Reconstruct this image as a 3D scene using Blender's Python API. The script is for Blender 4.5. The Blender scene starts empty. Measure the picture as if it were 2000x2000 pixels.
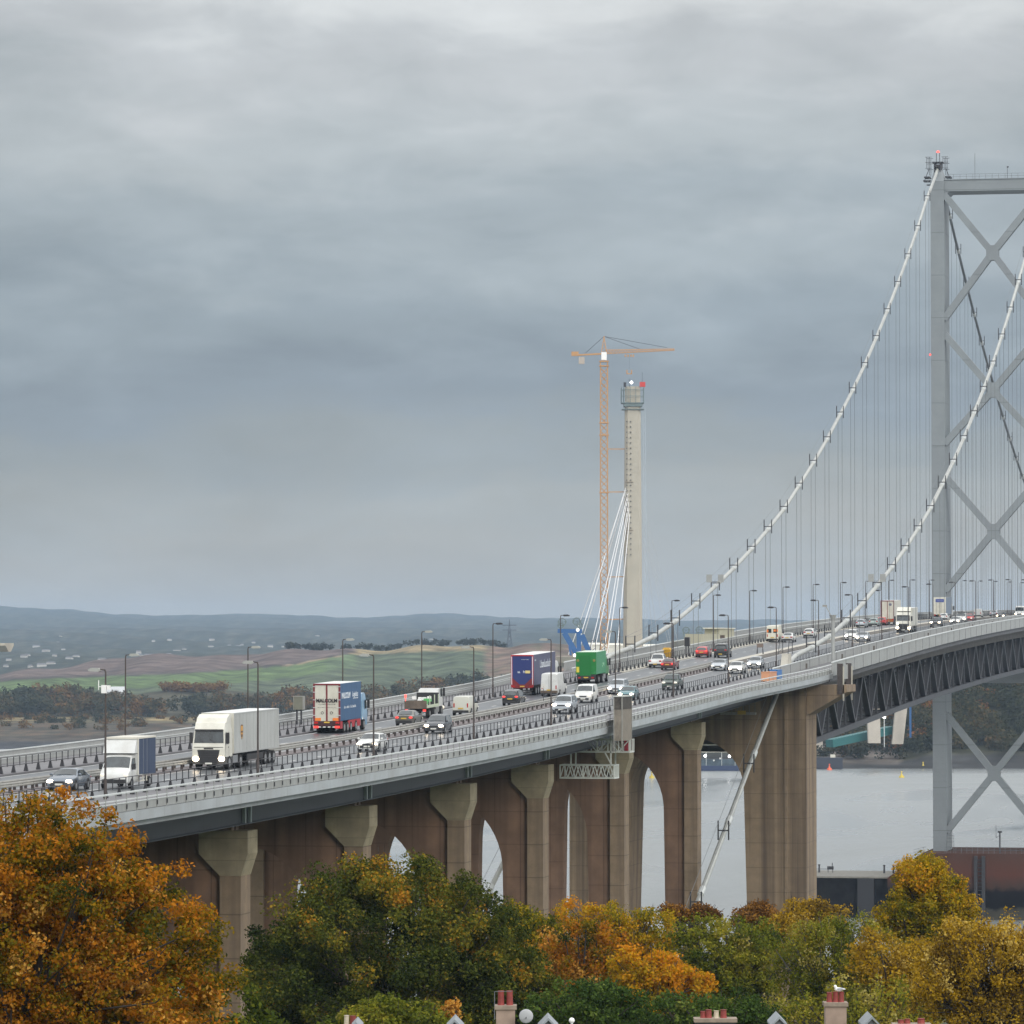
import bpy, math, random
import numpy as np
from mathutils import Vector, Matrix

random.seed(11)
RNG = np.random.default_rng(11)
S = bpy.context.scene
COL = S.collection

# ------------------------------------------------------------------ camera
CAMX, CAMZ = 90.2646, 58.7            # the bridge runs along +Y, its axis is X = 0, water is Z = 0
FPX, YAW, PITCH = 8962.34, 0.196684, 0.0279374
cam = bpy.data.cameras.new('camera')
cam.sensor_width = 36.0
cam.lens = FPX / 2000.0 * 36.0
cam.clip_start = 5.0
cam.clip_end = 60000.0
camo = bpy.data.objects.new('camera', cam)
camo.location = (CAMX, 0.0, CAMZ)
camo.rotation_euler = (math.pi / 2 + PITCH, 0.0, YAW)
COL.objects.link(camo)
S.camera = camo

# ------------------------------------------------------------------ light, sky, exposure
SUN_EL, SUN_AZ = math.radians(22.0), math.radians(137.0)     # azimuth clockwise from +Y
sun = bpy.data.lights.new('sun', 'SUN')
sun.energy = 1.15
sun.angle = math.radians(18.0)
sun.color = (1.0, 0.95, 0.87)
suno = bpy.data.objects.new('sun', sun)
_d = Vector((math.sin(SUN_AZ) * math.cos(SUN_EL), math.cos(SUN_AZ) * math.cos(SUN_EL), math.sin(SUN_EL)))
suno.rotation_euler = _d.to_track_quat('Z', 'Y').to_euler()
suno.location = (0, -200, 400)
COL.objects.link(suno)

world = bpy.data.worlds.new('World')
S.world = world
world.use_nodes = True


def build_sky():
    nt = world.node_tree
    N, L = nt.nodes, nt.links
    N.clear()

    def nd(t, **k):
        n = N.new(t)
        for a, b in k.items():
            setattr(n, a, b)
        return n

    def val(s, v):
        s.default_value = v

    out = nd('ShaderNodeOutputWorld')
    bg = nd('ShaderNodeBackground')
    val(bg.inputs['Strength'], 1.0)
    L.new(bg.outputs[0], out.inputs[0])
    sky = nd('ShaderNodeTexSky', sky_type='NISHITA', sun_disc=False, sun_elevation=SUN_EL, sun_rotation=SUN_AZ)
    tc = nd('ShaderNodeTexCoord')
    sep = nd('ShaderNodeSeparateXYZ')
    L.new(tc.outputs['Generated'], sep.inputs[0])

    def mth(op, a, b=None, c=None, clamp=False):
        m = nd('ShaderNodeMath', operation=op, use_clamp=clamp)
        for i, v in enumerate((a, b, c)):
            if v is None:
                continue
            if isinstance(v, (int, float)):
                val(m.inputs[i], v)
            else:
                L.new(v, m.inputs[i])
        return m.outputs[0]

    def rng(v, a, b, c, d, smooth=False):
        m = nd('ShaderNodeMapRange', clamp=True)
        if smooth:
            m.interpolation_type = 'SMOOTHSTEP'
        L.new(v, m.inputs[0])
        for i, q in enumerate((a, b, c, d)):
            val(m.inputs[i + 1], q)
        return m.outputs[0]

    def noise(scale, zk, detail, rough, dist, off):
        mp = nd('ShaderNodeMapping')
        val(mp.inputs['Location'], off)
        val(mp.inputs['Scale'], (scale, scale, scale * zk))
        L.new(tc.outputs['Generated'], mp.inputs[0])
        n = nd('ShaderNodeTexNoise')
        val(n.inputs['Scale'], 1.0)
        val(n.inputs['Detail'], detail)
        val(n.inputs['Roughness'], rough)
        val(n.inputs['Distortion'], dist)
        L.new(mp.outputs[0], n.inputs['Vector'])
        return n.outputs[0]

    e = sep.outputs['Z']
    n1 = noise(10.0, 3.4, 4.0, 0.55, 0.25, (3.1, 1.7, 0.4))       # broad banks
    n2 = noise(26.0, 2.7, 5.0, 0.58, 0.3, (7.3, 2.2, 5.0))        # ragged edges
    n3 = noise(5.0, 2.2, 2.0, 0.5, 0.0, (0.3, 9.0, 2.0))         # very broad
    # push the layers up and down with the clouds
    w = mth('MULTIPLY_ADD', mth('SUBTRACT', n1, 0.5), 0.066, e)
    w = mth('MULTIPLY_ADD', mth('SUBTRACT', n2, 0.5), 0.022, w)
    t = rng(w, 0.0, 0.16, 0.0, 1.0)
    ramp = nd('ShaderNodeValToRGB')
    cr = ramp.color_ramp
    cr.interpolation = 'EASE'

    def srgb(c):
        return tuple(((x / 255.0) / 12.92 if x <= 10 else (((x / 255.0) + 0.055) / 1.055) ** 2.4) for x in c) + (1.0,)
    stops = [(0.0, (186, 188, 186)), (0.08, (181, 184, 183)), (0.17, (173, 179, 181)), (0.25, (159, 168, 174)),
             (0.34, (146, 158, 170)), (0.45, (156, 168, 178)), (0.56, (170, 180, 187)),
             (0.68, (184, 191, 195)), (0.80, (195, 199, 202)), (0.90, (214, 217, 218)), (1.0, (240, 241, 241))]
    for i, (p, c) in enumerate(stops):
        el = cr.elements[i] if i < 2 else cr.elements.new(p)
        el.position = p
        el.color = srgb(c)
    L.new(t, ramp.inputs[0])
    # soft light / dark patches
    patch = mth('MULTIPLY_ADD', mth('SUBTRACT', n2, 0.5), 0.44, 1.0)
    patch = mth('MULTIPLY', patch, mth('MULTIPLY_ADD', mth('SUBTRACT', n1, 0.5), 0.36, 1.0))
    patch = mth('MULTIPLY', patch, mth('MULTIPLY_ADD', mth('SUBTRACT', n3, 0.5), 0.45, 1.0))
    # the overcast is brightest overhead and towards the hidden sun
    up = mth('MULTIPLY_ADD', rng(e, 0.14, 0.7, 0.0, 1.0, True), 0.75, 1.0)
    dot = nd('ShaderNodeVectorMath', operation='DOT_PRODUCT')
    L.new(tc.outputs['Generated'], dot.inputs[0])
    val(dot.inputs[1], tuple(_d))
    to_sun = mth('MULTIPLY_ADD', rng(dot.outputs['Value'], -0.3, 1.0, 0.0, 1.0, True), 0.7, 1.0)
    gain = mth('MULTIPLY', mth('MULTIPLY', up, to_sun), patch)
    vm = nd('ShaderNodeVectorMath', operation='SCALE')
    L.new(ramp.outputs[0], vm.inputs[0])
    L.new(gain, vm.inputs['Scale'])
    sm = nd('ShaderNodeVectorMath', operation='SCALE')
    L.new(sky.outputs[0], sm.inputs[0])
    val(sm.inputs['Scale'], 0.06)
    mx = nd('ShaderNodeMix', data_type='RGBA')
    val(mx.inputs[0], 0.90)
    L.new(sm.outputs[0], mx.inputs[6])
    L.new(vm.outputs[0], mx.inputs[7])
    L.new(mx.outputs[2], bg.inputs['Color'])


build_sky()
world.cycles.sampling_method = 'MANUAL'
world.cycles.sample_map_resolution = 256
S.view_settings.view_transform = 'Standard'
S.view_settings.look = 'None'
S.view_settings.exposure = 0.0
S.view_settings.gamma = 1.0
S.render.engine = 'CYCLES'
cy = S.cycles
cy.max_bounces = 5
cy.diffuse_bounces = 3
cy.glossy_bounces = 2
cy.transmission_bounces = 3
cy.transparent_max_bounces = 4
cy.volume_bounces = 0
cy.use_denoising = True
cy.sample_clamp_indirect = 6.0

# ------------------------------------------------------------------ photo <-> world
_fw = Vector((-math.sin(YAW) * math.cos(PITCH), math.cos(YAW) * math.cos(PITCH), math.sin(PITCH)))
_rt = Vector((math.cos(YAW), math.sin(YAW), 0.0))
_up = _rt.cross(_fw)
_fh = Vector((-math.sin(YAW), math.cos(YAW), 0.0))
CAM = Vector((CAMX, 0.0, CAMZ))


def ray(x, y):
    return _fw + _rt * ((x - 1000.0) / FPX) + _up * ((1000.0 - y) / FPX)


def at_depth(x, y, D):
    d = ray(x, y)
    return CAM + d * (D / d.dot(_fh))


def at_x(x, y, X):
    d = ray(x, y)
    return CAM + d * ((X - CAMX) / d.x)


def at_y(x, y, Y):
    d = ray(x, y)
    return CAM + d * (Y / d.y)


def at_z(x, y, Z):
    d = ray(x, y)
    return CAM + d * ((Z - CAMZ) / d.z)


# ------------------------------------------------------------------ materials
MATS = {}


def mat(name, color, rough=0.6, metal=0.0, vary=0.0, scale=1.0, stretch=(1, 1, 1), bump=0.0, bscale=6.0,
        emit=None, estr=0.0, spec=0.5, joints=(), tint=None, tamount=0.0, tscale=0.2, tstretch=(1, 1, 1), coat=0.0):
    """procedural surface: base colour, fine mottling (vary) and large soft stains (tint)"""
    if name in MATS:
        return MATS[name]
    m = bpy.data.materials.new(name)
    m.use_nodes = True
    nt = m.node_tree
    N, L = nt.nodes, nt.links
    b = N['Principled BSDF']
    b.inputs['Base Color'].default_value = (*color, 1)
    b.inputs['Roughness'].default_value = rough
    b.inputs['Metallic'].default_value = metal
    b.inputs['Specular IOR Level'].default_value = spec
    b.inputs['Coat Weight'].default_value = coat
    if emit:
        b.inputs['Emission Color'].default_value = (*emit, 1)
        b.inputs['Emission Strength'].default_value = estr
    src = None
    if vary or tint or bump or joints:
        tc = N.new('ShaderNodeTexCoord')

        def noise(sc, st, det=5.0):
            mp = N.new('ShaderNodeMapping')
            mp.inputs['Scale'].default_value = tuple(sc * q for q in st)
            L.new(tc.outputs['Object'], mp.inputs[0])
            n = N.new('ShaderNodeTexNoise')
            n.inputs['Scale'].default_value = 1.0
            n.inputs['Detail'].default_value = det
            n.inputs['Roughness'].default_value = 0.6
            L.new(mp.outputs[0], n.inputs['Vector'])
            return n.outputs[0]
    if vary:
        f = noise(scale, stretch)
        r = N.new('ShaderNodeValToRGB')
        r.color_ramp.elements[0].position = 0.3
        r.color_ramp.elements[1].position = 0.7
        r.color_ramp.elements[0].color = (*[max(0, c * (1 - vary)) for c in color], 1)
        r.color_ramp.elements[1].color = (*[min(1, c * (1 + vary)) for c in color], 1)
        L.new(f, r.inputs[0])
        src = r.outputs[0]
    if tint:
        f = noise(tscale, tstretch, 4.0)
        r = N.new('ShaderNodeMapRange')
        r.inputs[1].default_value = 0.42
        r.inputs[2].default_value = 0.66
        r.inputs[3].default_value = 0.0
        r.inputs[4].default_value = tamount
        L.new(f, r.inputs[0])
        x = N.new('ShaderNodeMix')
        x.data_type = 'RGBA'
        L.new(r.outputs[0], x.inputs[0])
        if src:
            L.new(src, x.inputs[6])
        else:
            x.inputs[6].default_value = (*color, 1)
        x.inputs[7].default_value = (*tint, 1)
        src = x.outputs[2]
    for ax, pitch, width, dark in joints:          # construction joints: thin lines every so many metres
        sp_ = N.new('ShaderNodeSeparateXYZ')
        L.new(tc.outputs['Object'], sp_.inputs[0])
        dv = N.new('ShaderNodeMath')
        dv.operation = 'DIVIDE'
        dv.inputs[1].default_value = pitch
        L.new(sp_.outputs[ax], dv.inputs[0])
        fr = N.new('ShaderNodeMath')
        fr.operation = 'FRACT'
        L.new(dv.outputs[0], fr.inputs[0])
        lt = N.new('ShaderNodeMath')
        lt.operation = 'LESS_THAN'
        lt.inputs[1].default_value = width / pitch
        L.new(fr.outputs[0], lt.inputs[0])
        am = N.new('ShaderNodeMath')
        am.operation = 'MULTIPLY'
        am.inputs[1].default_value = dark
        L.new(lt.outputs[0], am.inputs[0])
        x = N.new('ShaderNodeMix')
        x.data_type = 'RGBA'
        L.new(am.outputs[0], x.inputs[0])
        if src:
            L.new(src, x.inputs[6])
        else:
            x.inputs[6].default_value = (*color, 1)
        x.inputs[7].default_value = (*[c * .25 for c in color], 1)
        src = x.outputs[2]
    if src:
        L.new(src, b.inputs['Base Color'])
    if bump:
        f = noise(bscale, (1, 1, 1))
        bp = N.new('ShaderNodeBump')
        bp.inputs['Strength'].default_value = bump
        bp.inputs['Distance'].default_value = 0.05
        L.new(f, bp.inputs['Height'])
        L.new(bp.outputs[0], b.inputs['Normal'])
    MATS[name] = m
    return m


# ------------------------------------------------------------------ mesh builder
class MB:
    def __init__(s):
        s.v, s.f, s.m = [], [], []

    def add(s, verts, faces, mi=0):
        o = len(s.v)
        s.v += [tuple(p) for p in verts]
        for f in faces:
            s.f.append(tuple(i + o for i in f))
            s.m.append(mi)

    def box(s, x0, x1, y0, y1, z0, z1, mi=0):
        s.add([(x0, y0, z0), (x1, y0, z0), (x1, y1, z0), (x0, y1, z0), (x0, y0, z1), (x1, y0, z1), (x1, y1, z1), (x0, y1, z1)],
              [(0, 3, 2, 1), (4, 5, 6, 7), (0, 1, 5, 4), (1, 2, 6, 5), (2, 3, 7, 6), (3, 0, 4, 7)], mi)
        return s

    def cbox(s, x, y, z, sx, sy, sz, mi=0):
        return s.box(x - sx / 2, x + sx / 2, y - sy / 2, y + sy / 2, z - sz / 2, z + sz / 2, mi)

    def frustum(s, x0, x1, y0, y1, z0, X0, X1, Y0, Y1, z1, mi=0):
        s.add([(x0, y0, z0), (x1, y0, z0), (x1, y1, z0), (x0, y1, z0), (X0, Y0, z1), (X1, Y0, z1), (X1, Y1, z1), (X0, Y1, z1)],
              [(0, 3, 2, 1), (4, 5, 6, 7), (0, 1, 5, 4), (1, 2, 6, 5), (2, 3, 7, 6), (3, 0, 4, 7)], mi)
        return s

    def bar(s, p, q, w, h=None, mi=0):
        p, q = Vector(p), Vector(q)
        h = h or w
        d = (q - p).normalized()
        ref = Vector((0, 0, 1)) if abs(d.z) < 0.95 else Vector((0, 1, 0))
        a = d.cross(ref).normalized() * (w / 2)
        b = a.cross(d).normalized() * (h / 2)
        vs = [p - a - b, p + a - b, p + a + b, p - a + b, q - a - b, q + a - b, q + a + b, q - a + b]
        s.add(vs, [(0, 1, 2, 3), (7, 6, 5, 4), (0, 4, 5, 1), (1, 5, 6, 2), (2, 6, 7, 3), (3, 7, 4, 0)], mi)
        return s

    def tube(s, pts, r, n=8, mi=0, cap=True):
        pts = [Vector(p) for p in pts]
        rs = r if isinstance(r, (list, tuple)) else [r] * len(pts)
        rings, prev = [], None
        for i, p in enumerate(pts):
            d = (pts[min(i + 1, len(pts) - 1)] - pts[max(i - 1, 0)])
            d = d.normalized() if d.length > 1e-9 else Vector((0, 0, 1))
            if prev is None:
                ref = Vector((0, 0, 1)) if abs(d.z) < 0.9 else Vector((1, 0, 0))
                a = d.cross(ref).normalized()
            else:
                a = (prev - d * prev.dot(d)).normalized()
            prev = a
            b = d.cross(a)
            rings.append([p + (a * math.cos(2 * math.pi * k / n) + b * math.sin(2 * math.pi * k / n)) * rs[i] for k in range(n)])
        vs = [q for g in rings for q in g]
        fs = []
        for i in range(len(pts) - 1):
            for k in range(n):
                k2 = (k + 1) % n
                fs.append((i * n + k, i * n + k2, (i + 1) * n + k2, (i + 1) * n + k))
        if cap:
            fs.append(tuple(range(n - 1, -1, -1)))
            fs.append(tuple((len(pts) - 1) * n + k for k in range(n)))
        s.add(vs, fs, mi)
        return s

    def prism(s, poly, axis, a, b, mi=0):
        """polygon extruded along axis; poly in the two other coordinates (x: (y,z), y: (x,z), z: (x,y))"""
        def P(u, v, t):
            return {'x': (t, u, v), 'y': (u, t, v), 'z': (u, v, t)}[axis]
        n = len(poly)
        vs = [P(u, v, a) for u, v in poly] + [P(u, v, b) for u, v in poly]
        fs = [tuple(range(n)), tuple(range(2 * n - 1, n - 1, -1))]
        for i in range(n):
            j = (i + 1) % n
            fs.append((i, j, n + j, n + i))
        s.add(vs, fs, mi)
        return s

    def ball(s, c, r, n=8, m=6, mi=0, sc=(1, 1, 1)):
        vs, fs = [], []
        for i in range(m + 1):
            th = math.pi * i / m
            for k in range(n):
                ph = 2 * math.pi * k / n
                vs.append((c[0] + r * sc[0] * math.sin(th) * math.cos(ph), c[1] + r * sc[1] * math.sin(th) * math.sin(ph), c[2] + r * sc[2] * math.cos(th)))
        for i in range(m):
            for k in range(n):
                k2 = (k + 1) % n
                fs.append((i * n + k, (i + 1) * n + k, (i + 1) * n + k2, i * n + k2))
        s.add(vs, fs, mi)
        return s

    def mesh(s, name, mats, smooth=False, fix=True):
        me = bpy.data.meshes.new(name)
        me.from_pydata(s.v, [], s.f)
        for m in (mats if isinstance(mats, (list, tuple)) else [mats]):
            me.materials.append(m)
        if len(set(s.m)) > 1:
            me.polygons.foreach_set('material_index', s.m)
        if fix:
            import bmesh
            bm = bmesh.new()
            bm.from_mesh(me)
            bmesh.ops.recalc_face_normals(bm, faces=bm.faces)
            bm.to_mesh(me)
            bm.free()
        if smooth:
            me.polygons.foreach_set('use_smooth', [True] * len(me.polygons))
            try:
                me.set_sharp_from_angle(angle=math.radians(38))
            except Exception:
                pass
        me.update()
        return me

    def build(s, name, mats, parent=None, smooth=False, fix=True):
        return place(name, s.mesh(name, mats, smooth, fix), parent)


def place(name, me, parent=None, loc=None, rot=None, scale=None):
    o = bpy.data.objects.new(name, me)
    COL.objects.link(o)
    if parent:
        o.parent = parent
    if loc is not None:
        o.location = loc
    if rot is not None:
        o.rotation_euler = rot
    if scale is not None:
        o.scale = scale
    return o


def tag(o, label=None, cat=None, group=None, kind=None):
    if label:
        o['label'] = label
    if cat:
        o['category'] = cat
    if group:
        o['group'] = group
    if kind:
        o['kind'] = kind
    return o


def thing(name, label, cat, loc=(0, 0, 0), rz=0.0, group=None, rx=0.0):
    o = bpy.data.objects.new(name, None)
    o.empty_display_size = 0.5
    COL.objects.link(o)
    o.location = loc
    o.rotation_euler = (rx, 0, rz)
    return tag(o, label, cat, group)


def copy_tree(o, parent=None):
    c = o.copy()
    COL.objects.link(c)
    if parent:
        c.parent = parent
    for ch in list(o.children):
        copy_tree(ch, c)
    return c


def many(parent, name, me, locs, limit=100, rot=None, keep=None):
    """repeats of one part: the nearest as parts of their own, what is past the limit as one part of kind stuff"""
    locs = list(locs)
    locs.sort(key=lambda p: p[1])
    for p in locs[:limit]:
        place(name, me, parent, p[:3])
    rest = locs[limit:]
    if rest:
        vs = np.array([v.co for v in me.vertices])
        fs = [tuple(p.vertices) for p in me.polygons]
        b = MB()
        for p in rest:
            b.add(vs + np.array(p[:3]), fs)
        tag(b.build(name, list(me.materials), parent, fix=False), kind='stuff')


ORD = ['first', 'second', 'third', 'fourth', 'fifth', 'sixth', 'seventh', 'eighth', 'ninth', 'tenth', 'eleventh', 'twelfth',
       'thirteenth', 'fourteenth', 'fifteenth', 'sixteenth', 'seventeenth', 'eighteenth', 'nineteenth', 'twentieth',
       'twenty-first', 'twenty-second', 'twenty-third', 'twenty-fourth', 'twenty-fifth', 'twenty-sixth', 'twenty-seventh', 'twenty-eighth']

# ------------------------------------------------------------------ the deck's line
_DK = np.array([(100, 48.1), (200, 48.35), (240, 48.5), (274, 48.72), (312, 48.98), (348, 49.38), (386, 49.92), (421, 50.58), (456, 51.4),
                (492, 52.35), (532, 53.45), (575, 54.75), (618, 56.05), (655, 57.15), (692, 58.2), (729, 59.15), (766, 60.0), (811, 60.9),
                (850, 61.65), (898, 62.4), (983, 63.4), (1100, 64.6), (1250, 65.7), (1400, 66.3), (1486, 66.4), (1700, 65.9)])
_YS = np.arange(100.0, 1700.0, 4.0)
_ZS = np.interp(_YS, _DK[:, 0], _DK[:, 1])
for _ in range(3):
    _ZS = np.convolve(np.pad(_ZS, 4, mode='edge'), np.ones(9) / 9, mode='valid')


def zd(y):
    return float(np.interp(y, _YS, _ZS))


def grade(y):
    return (zd(y + 4) - zd(y - 4)) / 8.0


def smooth(a, b, t):
    t = min(1.0, max(0.0, (t - a) / (b - a)))
    return t * t * (3 - 2 * t)


def par_e(y):                       # plan line of the outer parapets of the viaduct (they flare round the end pier)
    return 15.3 + 2.3 * smooth(500, 566, y)


def sweep(profile, y0, y1, step, mats, name, parent=None, mis=None, xoff=None, smooth_=False, closed=True):
    """section [(x, dz)] carried along the deck line; xoff(y) shifts it sideways"""
    n = max(1, int(math.ceil((y1 - y0) / step)))
    ys = [y0 + (y1 - y0) * i / n for i in range(n + 1)]
    k = len(profile)
    vs, fs, mi = [], [], []
    for y in ys:
        z = zd(y)
        dx = xoff(y) if xoff else 0.0
        vs += [(px + dx, y, z + pz) for px, pz in profile]
    for i in range(n):
        for j in range(k if closed else k - 1):
            j2 = (j + 1) % k
            fs.append((i * k + j, i * k + j2, (i + 1) * k + j2, (i + 1) * k + j))
            mi.append(mis[j] if mis else 0)
    if closed:
        fs.append(tuple(range(k)))
        fs.append(tuple(n * k + j for j in range(k - 1, -1, -1)))
        mi += [0, 0]
    b = MB()
    b.v, b.f, b.m = vs, fs, mi
    return b.build(name, mats, parent, smooth_, fix=closed)
# ================================================================== materials of the bridge
M_ASPH = mat('wet_asphalt', (0.060, 0.066, 0.074), 0.36, vary=0.28, scale=0.9, stretch=(1.0, 0.12, 1), tint=(0.12, 0.125, 0.13), tamount=0.5, tscale=0.35, tstretch=(1, 0.06, 1), spec=0.5)
M_FOOT = mat('mauve_footway', (0.125, 0.121, 0.128), 0.55, vary=0.2, scale=0.7)
M_MED = mat('median_strip', (0.15, 0.125, 0.125), 0.6, vary=0.25, scale=0.6)
M_MARK = mat('road_paint', (0.62, 0.62, 0.60), 0.55, vary=0.15, scale=2.0)
M_FASC = mat('pale_steel_paint', (0.36, 0.39, 0.41), 0.5, joints=((1, 6.1, .06, .45),), vary=0.09, scale=0.4, tint=(0.27, 0.275, 0.275), tamount=0.6, tscale=0.5, tstretch=(1, 0.5, 0.3))
M_PANEL = mat('grey_parapet_mesh', (0.30, 0.31, 0.305), 0.55, joints=((1, 3.05, .05, .3),), vary=0.12, scale=1.2, tint=(0.27, 0.265, 0.255), tamount=0.5, tscale=0.5)
M_RAIL = mat('galvanised_rail', (0.52, 0.545, 0.54), 0.42, vary=0.1, scale=2.0)
M_SOFF = mat('dark_soffit', (0.09, 0.092, 0.10), 0.7, vary=0.2, scale=0.4)
M_GIRD = mat('dark_girder_paint', (0.060, 0.064, 0.074), 0.55, joints=((1, 4.6, .08, .4),), vary=0.15, scale=0.3, stretch=(1, 0.2, 1))
M_STIFF = mat('pale_blue_stiffener', (0.38, 0.44, 0.45), 0.5)
M_CAP = mat('weathered_concrete', (0.295, 0.252, 0.168), 0.85, joints=((2, 1.55, .06, .35),), vary=0.2, scale=0.9, tint=(0.15, 0.128, 0.09), tamount=0.6, tscale=0.35, tstretch=(1.5, 1.5, 0.25), bump=0.2)
M_LEG = mat('brown_concrete', (0.225, 0.165, 0.110), 0.85, joints=((2, 3.05, .09, .5),), vary=0.18, scale=0.9, tint=(0.135, 0.10, 0.075), tamount=0.7, tscale=0.45, tstretch=(2.5, 2.5, 0.08), bump=0.2)
M_WALL = mat('reddish_concrete', (0.185, 0.112, 0.074), 0.88, joints=((2, 3.05, .09, .35), (0, 2.45, .07, .5)), vary=0.2, scale=0.6, tint=(0.105, 0.062, 0.042), tamount=0.7, tscale=0.4, tstretch=(2.2, 2.2, 0.07), bump=0.2)
M_EPIER = mat('stained_tower_concrete', (0.225, 0.165, 0.108), 0.85, joints=((2, 3.05, .10, .35),), vary=0.16, scale=0.6, tint=(0.075, 0.052, 0.038), tamount=0.85, tscale=0.36, tstretch=(2.4, 1.2, 0.045), bump=0.2)
M_TOWER = mat('tower_grey_paint', (0.205, 0.228, 0.24), 0.5, joints=((2, 9.1, .14, .45), (2, 1.3, .05, .12)), vary=0.09, scale=0.25, tint=(0.185, 0.20, 0.215), tamount=0.5, tscale=0.1, tstretch=(1, 1, 0.5))
M_TRUSS = mat('truss_grey_paint', (0.045, 0.047, 0.055), 0.55, vary=0.15, scale=0.5)
M_TRUSSB = mat('brown_stringer', (0.105, 0.092, 0.078), 0.65, vary=0.25, scale=0.7)
M_CABLE = mat('white_cable_paint', (0.37, 0.38, 0.355), 0.4, vary=0.06, scale=0.5, tint=(0.28, 0.29, 0.29), tamount=0.6, tscale=0.4)
M_BAND = mat('cable_band_paint', (0.50, 0.52, 0.51), 0.4)
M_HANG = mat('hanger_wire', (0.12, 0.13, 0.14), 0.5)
M_DARK = mat('dark_steel', (0.035, 0.035, 0.04), 0.5, vary=0.2, scale=2)
M_BLACK = mat('black_post_paint', (0.022, 0.022, 0.026), 0.5)
M_RUST = mat('brown_rail_post', (0.052, 0.041, 0.038), 0.6, vary=0.3, scale=3)
M_WBEAM = mat('weathered_rail', (0.25, 0.245, 0.225), 0.5, vary=0.25, scale=1.5)
M_PALECON = mat('pale_kerb_concrete', (0.42, 0.40, 0.345), 0.75, vary=0.12, scale=0.8)
M_WHITE = mat('white_paint', (0.78, 0.78, 0.76), 0.4)
M_LAMP = mat('lantern_glass', (0.33, 0.34, 0.32), 0.35)
M_RED = mat('red_beacon', (0.8, 0.05, 0.03), 0.4, emit=(1.0, 0.07, 0.05), estr=3.0)


def sweepf(fn, y0, y1, step, mats, name, parent=None, mis=None):
    n = max(1, int(math.ceil((y1 - y0) / step)))
    ys = [y0 + (y1 - y0) * i / n for i in range(n + 1)]
    b = MB()
    k = len(fn(y0))
    for y in ys:
        z = zd(y)
        b.v += [(px, y, z + pz) for px, pz in fn(y)]
    for i in range(n):
        for j in range(k):
            j2 = (j + 1) % k
            b.f.append((i * k + j, i * k + j2, (i + 1) * k + j2, (i + 1) * k + j))
            b.m.append(mis[j] if mis else 0)
    b.f.append(tuple(range(k)))
    b.f.append(tuple(n * k + j for j in range(k - 1, -1, -1)))
    b.m += [0, 0]
    return b.build(name, mats, parent)


def rect(x0, x1, z0, z1):
    return [(x0, z0), (x1, z0), (x1, z1), (x0, z1)]


YN, YE, YF = 150.0, 569.0, 1500.0      # near end, end pier, far end of what can be seen

# ---------------------------------------------------------------- road surfaces (setting)
for x0, x1 in ((0.95, 9.0), (-9.0, -0.95)):
    tag(sweepf(lambda y: rect(x0, x1, -0.05, 0.004), YN, YF, 8, M_ASPH, 'road'), kind='structure')
tag(sweepf(lambda y: rect(-0.95, 0.95, -0.05, 0.06), YN, 590.0, 8, M_MED, 'median'), kind='structure')
tag(sweepf(lambda y: [(-0.95, -0.05), (0.95, -0.05), (0.95, 0.05), (0.62, 0.42), (-0.62, 0.42), (-0.95, 0.05)], 590.2, YF, 8, [M_TRUSSB, M_PALECON], 'median', mis=[0, 0, 0, 1, 0, 0]), kind='structure')
for s in (1, -1):
    tag(sweepf(lambda y: rect(*sorted((s * 9.0, s * (par_e(y) - 0.12))), -0.05, 0.13), YN, YE, 6, M_FOOT, 'footpath'), kind='structure')
    tag(sweepf(lambda y: rect(*sorted((s * 9.0, s * 10.6)), -0.05, 0.13), YE + 1, YF, 8, M_PALECON, 'kerb'), kind='structure')
    tag(sweepf(lambda y: rect(*sorted((s * 12.5, s * 16.9)), -0.05, 0.10), YE + 1, YF, 8, M_FOOT, 'footpath'), kind='structure')
b = MB()
for X in (4.15, -5.55):
    y = 200.0
    while y < 1400:
        z = zd(y)
        z2 = zd(y + 2.4)
        b.add([(X - 0.08, y, z + 0.009), (X + 0.08, y, z + 0.009), (X + 0.08, y + 2.4, z2 + 0.009), (X - 0.08, y + 2.4, z2 + 0.009)], [(0, 1, 2, 3)])
        y += 9.0
for X in (8.55, 1.35, -1.35, -8.55):
    y = 160.0
    while y < 1480:
        z, z2 = zd(y), zd(y + 10)
        b.add([(X - 0.07, y, z + 0.009), (X + 0.07, y, z + 0.009), (X + 0.07, y + 10, z2 + 0.009), (X - 0.07, y + 10, z2 + 0.009)], [(0, 1, 2, 3)])
        y += 10
tag(b.build('road_marking', M_MARK, fix=False), kind='structure')

# ---------------------------------------------------------------- approach viaduct
via = thing('approach_viaduct', 'grey viaduct deck rising on brown concrete piers towards the suspension bridge', 'viaduct', (0, 0, 0))
sweepf(lambda y: rect(-par_e(y) + 0.25, par_e(y) - 0.25, -0.42, -0.06), YN, YE, 6, M_SOFF, 'deck_slab', via)
for s in (1, -1):
    sweepf(lambda y: rect(*sorted((s * (par_e(y) - 0.2), s * (par_e(y) + 0.06))), -0.62, -0.02), YN, YE, 6, M_FASC, 'edge_beam', via)
    sweepf(lambda y: rect(*sorted((s * (par_e(y) - 0.9), s * (par_e(y) - 0.45))), -1.0, -0.44), YN, YE, 6, M_FASC, 'edge_stringer', via)
    sweepf(lambda y: rect(*sorted((s * 6.9, s * 9.55)), -3.0, -0.44), YN, YE - 3, 6, M_GIRD, 'box_girder', via)
    sweepf(lambda y: rect(*sorted((s * 6.7, s * 9.75)), -3.08, -3.0), YN, YE - 3, 6, M_GIRD, 'girder_flange', via)

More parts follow.
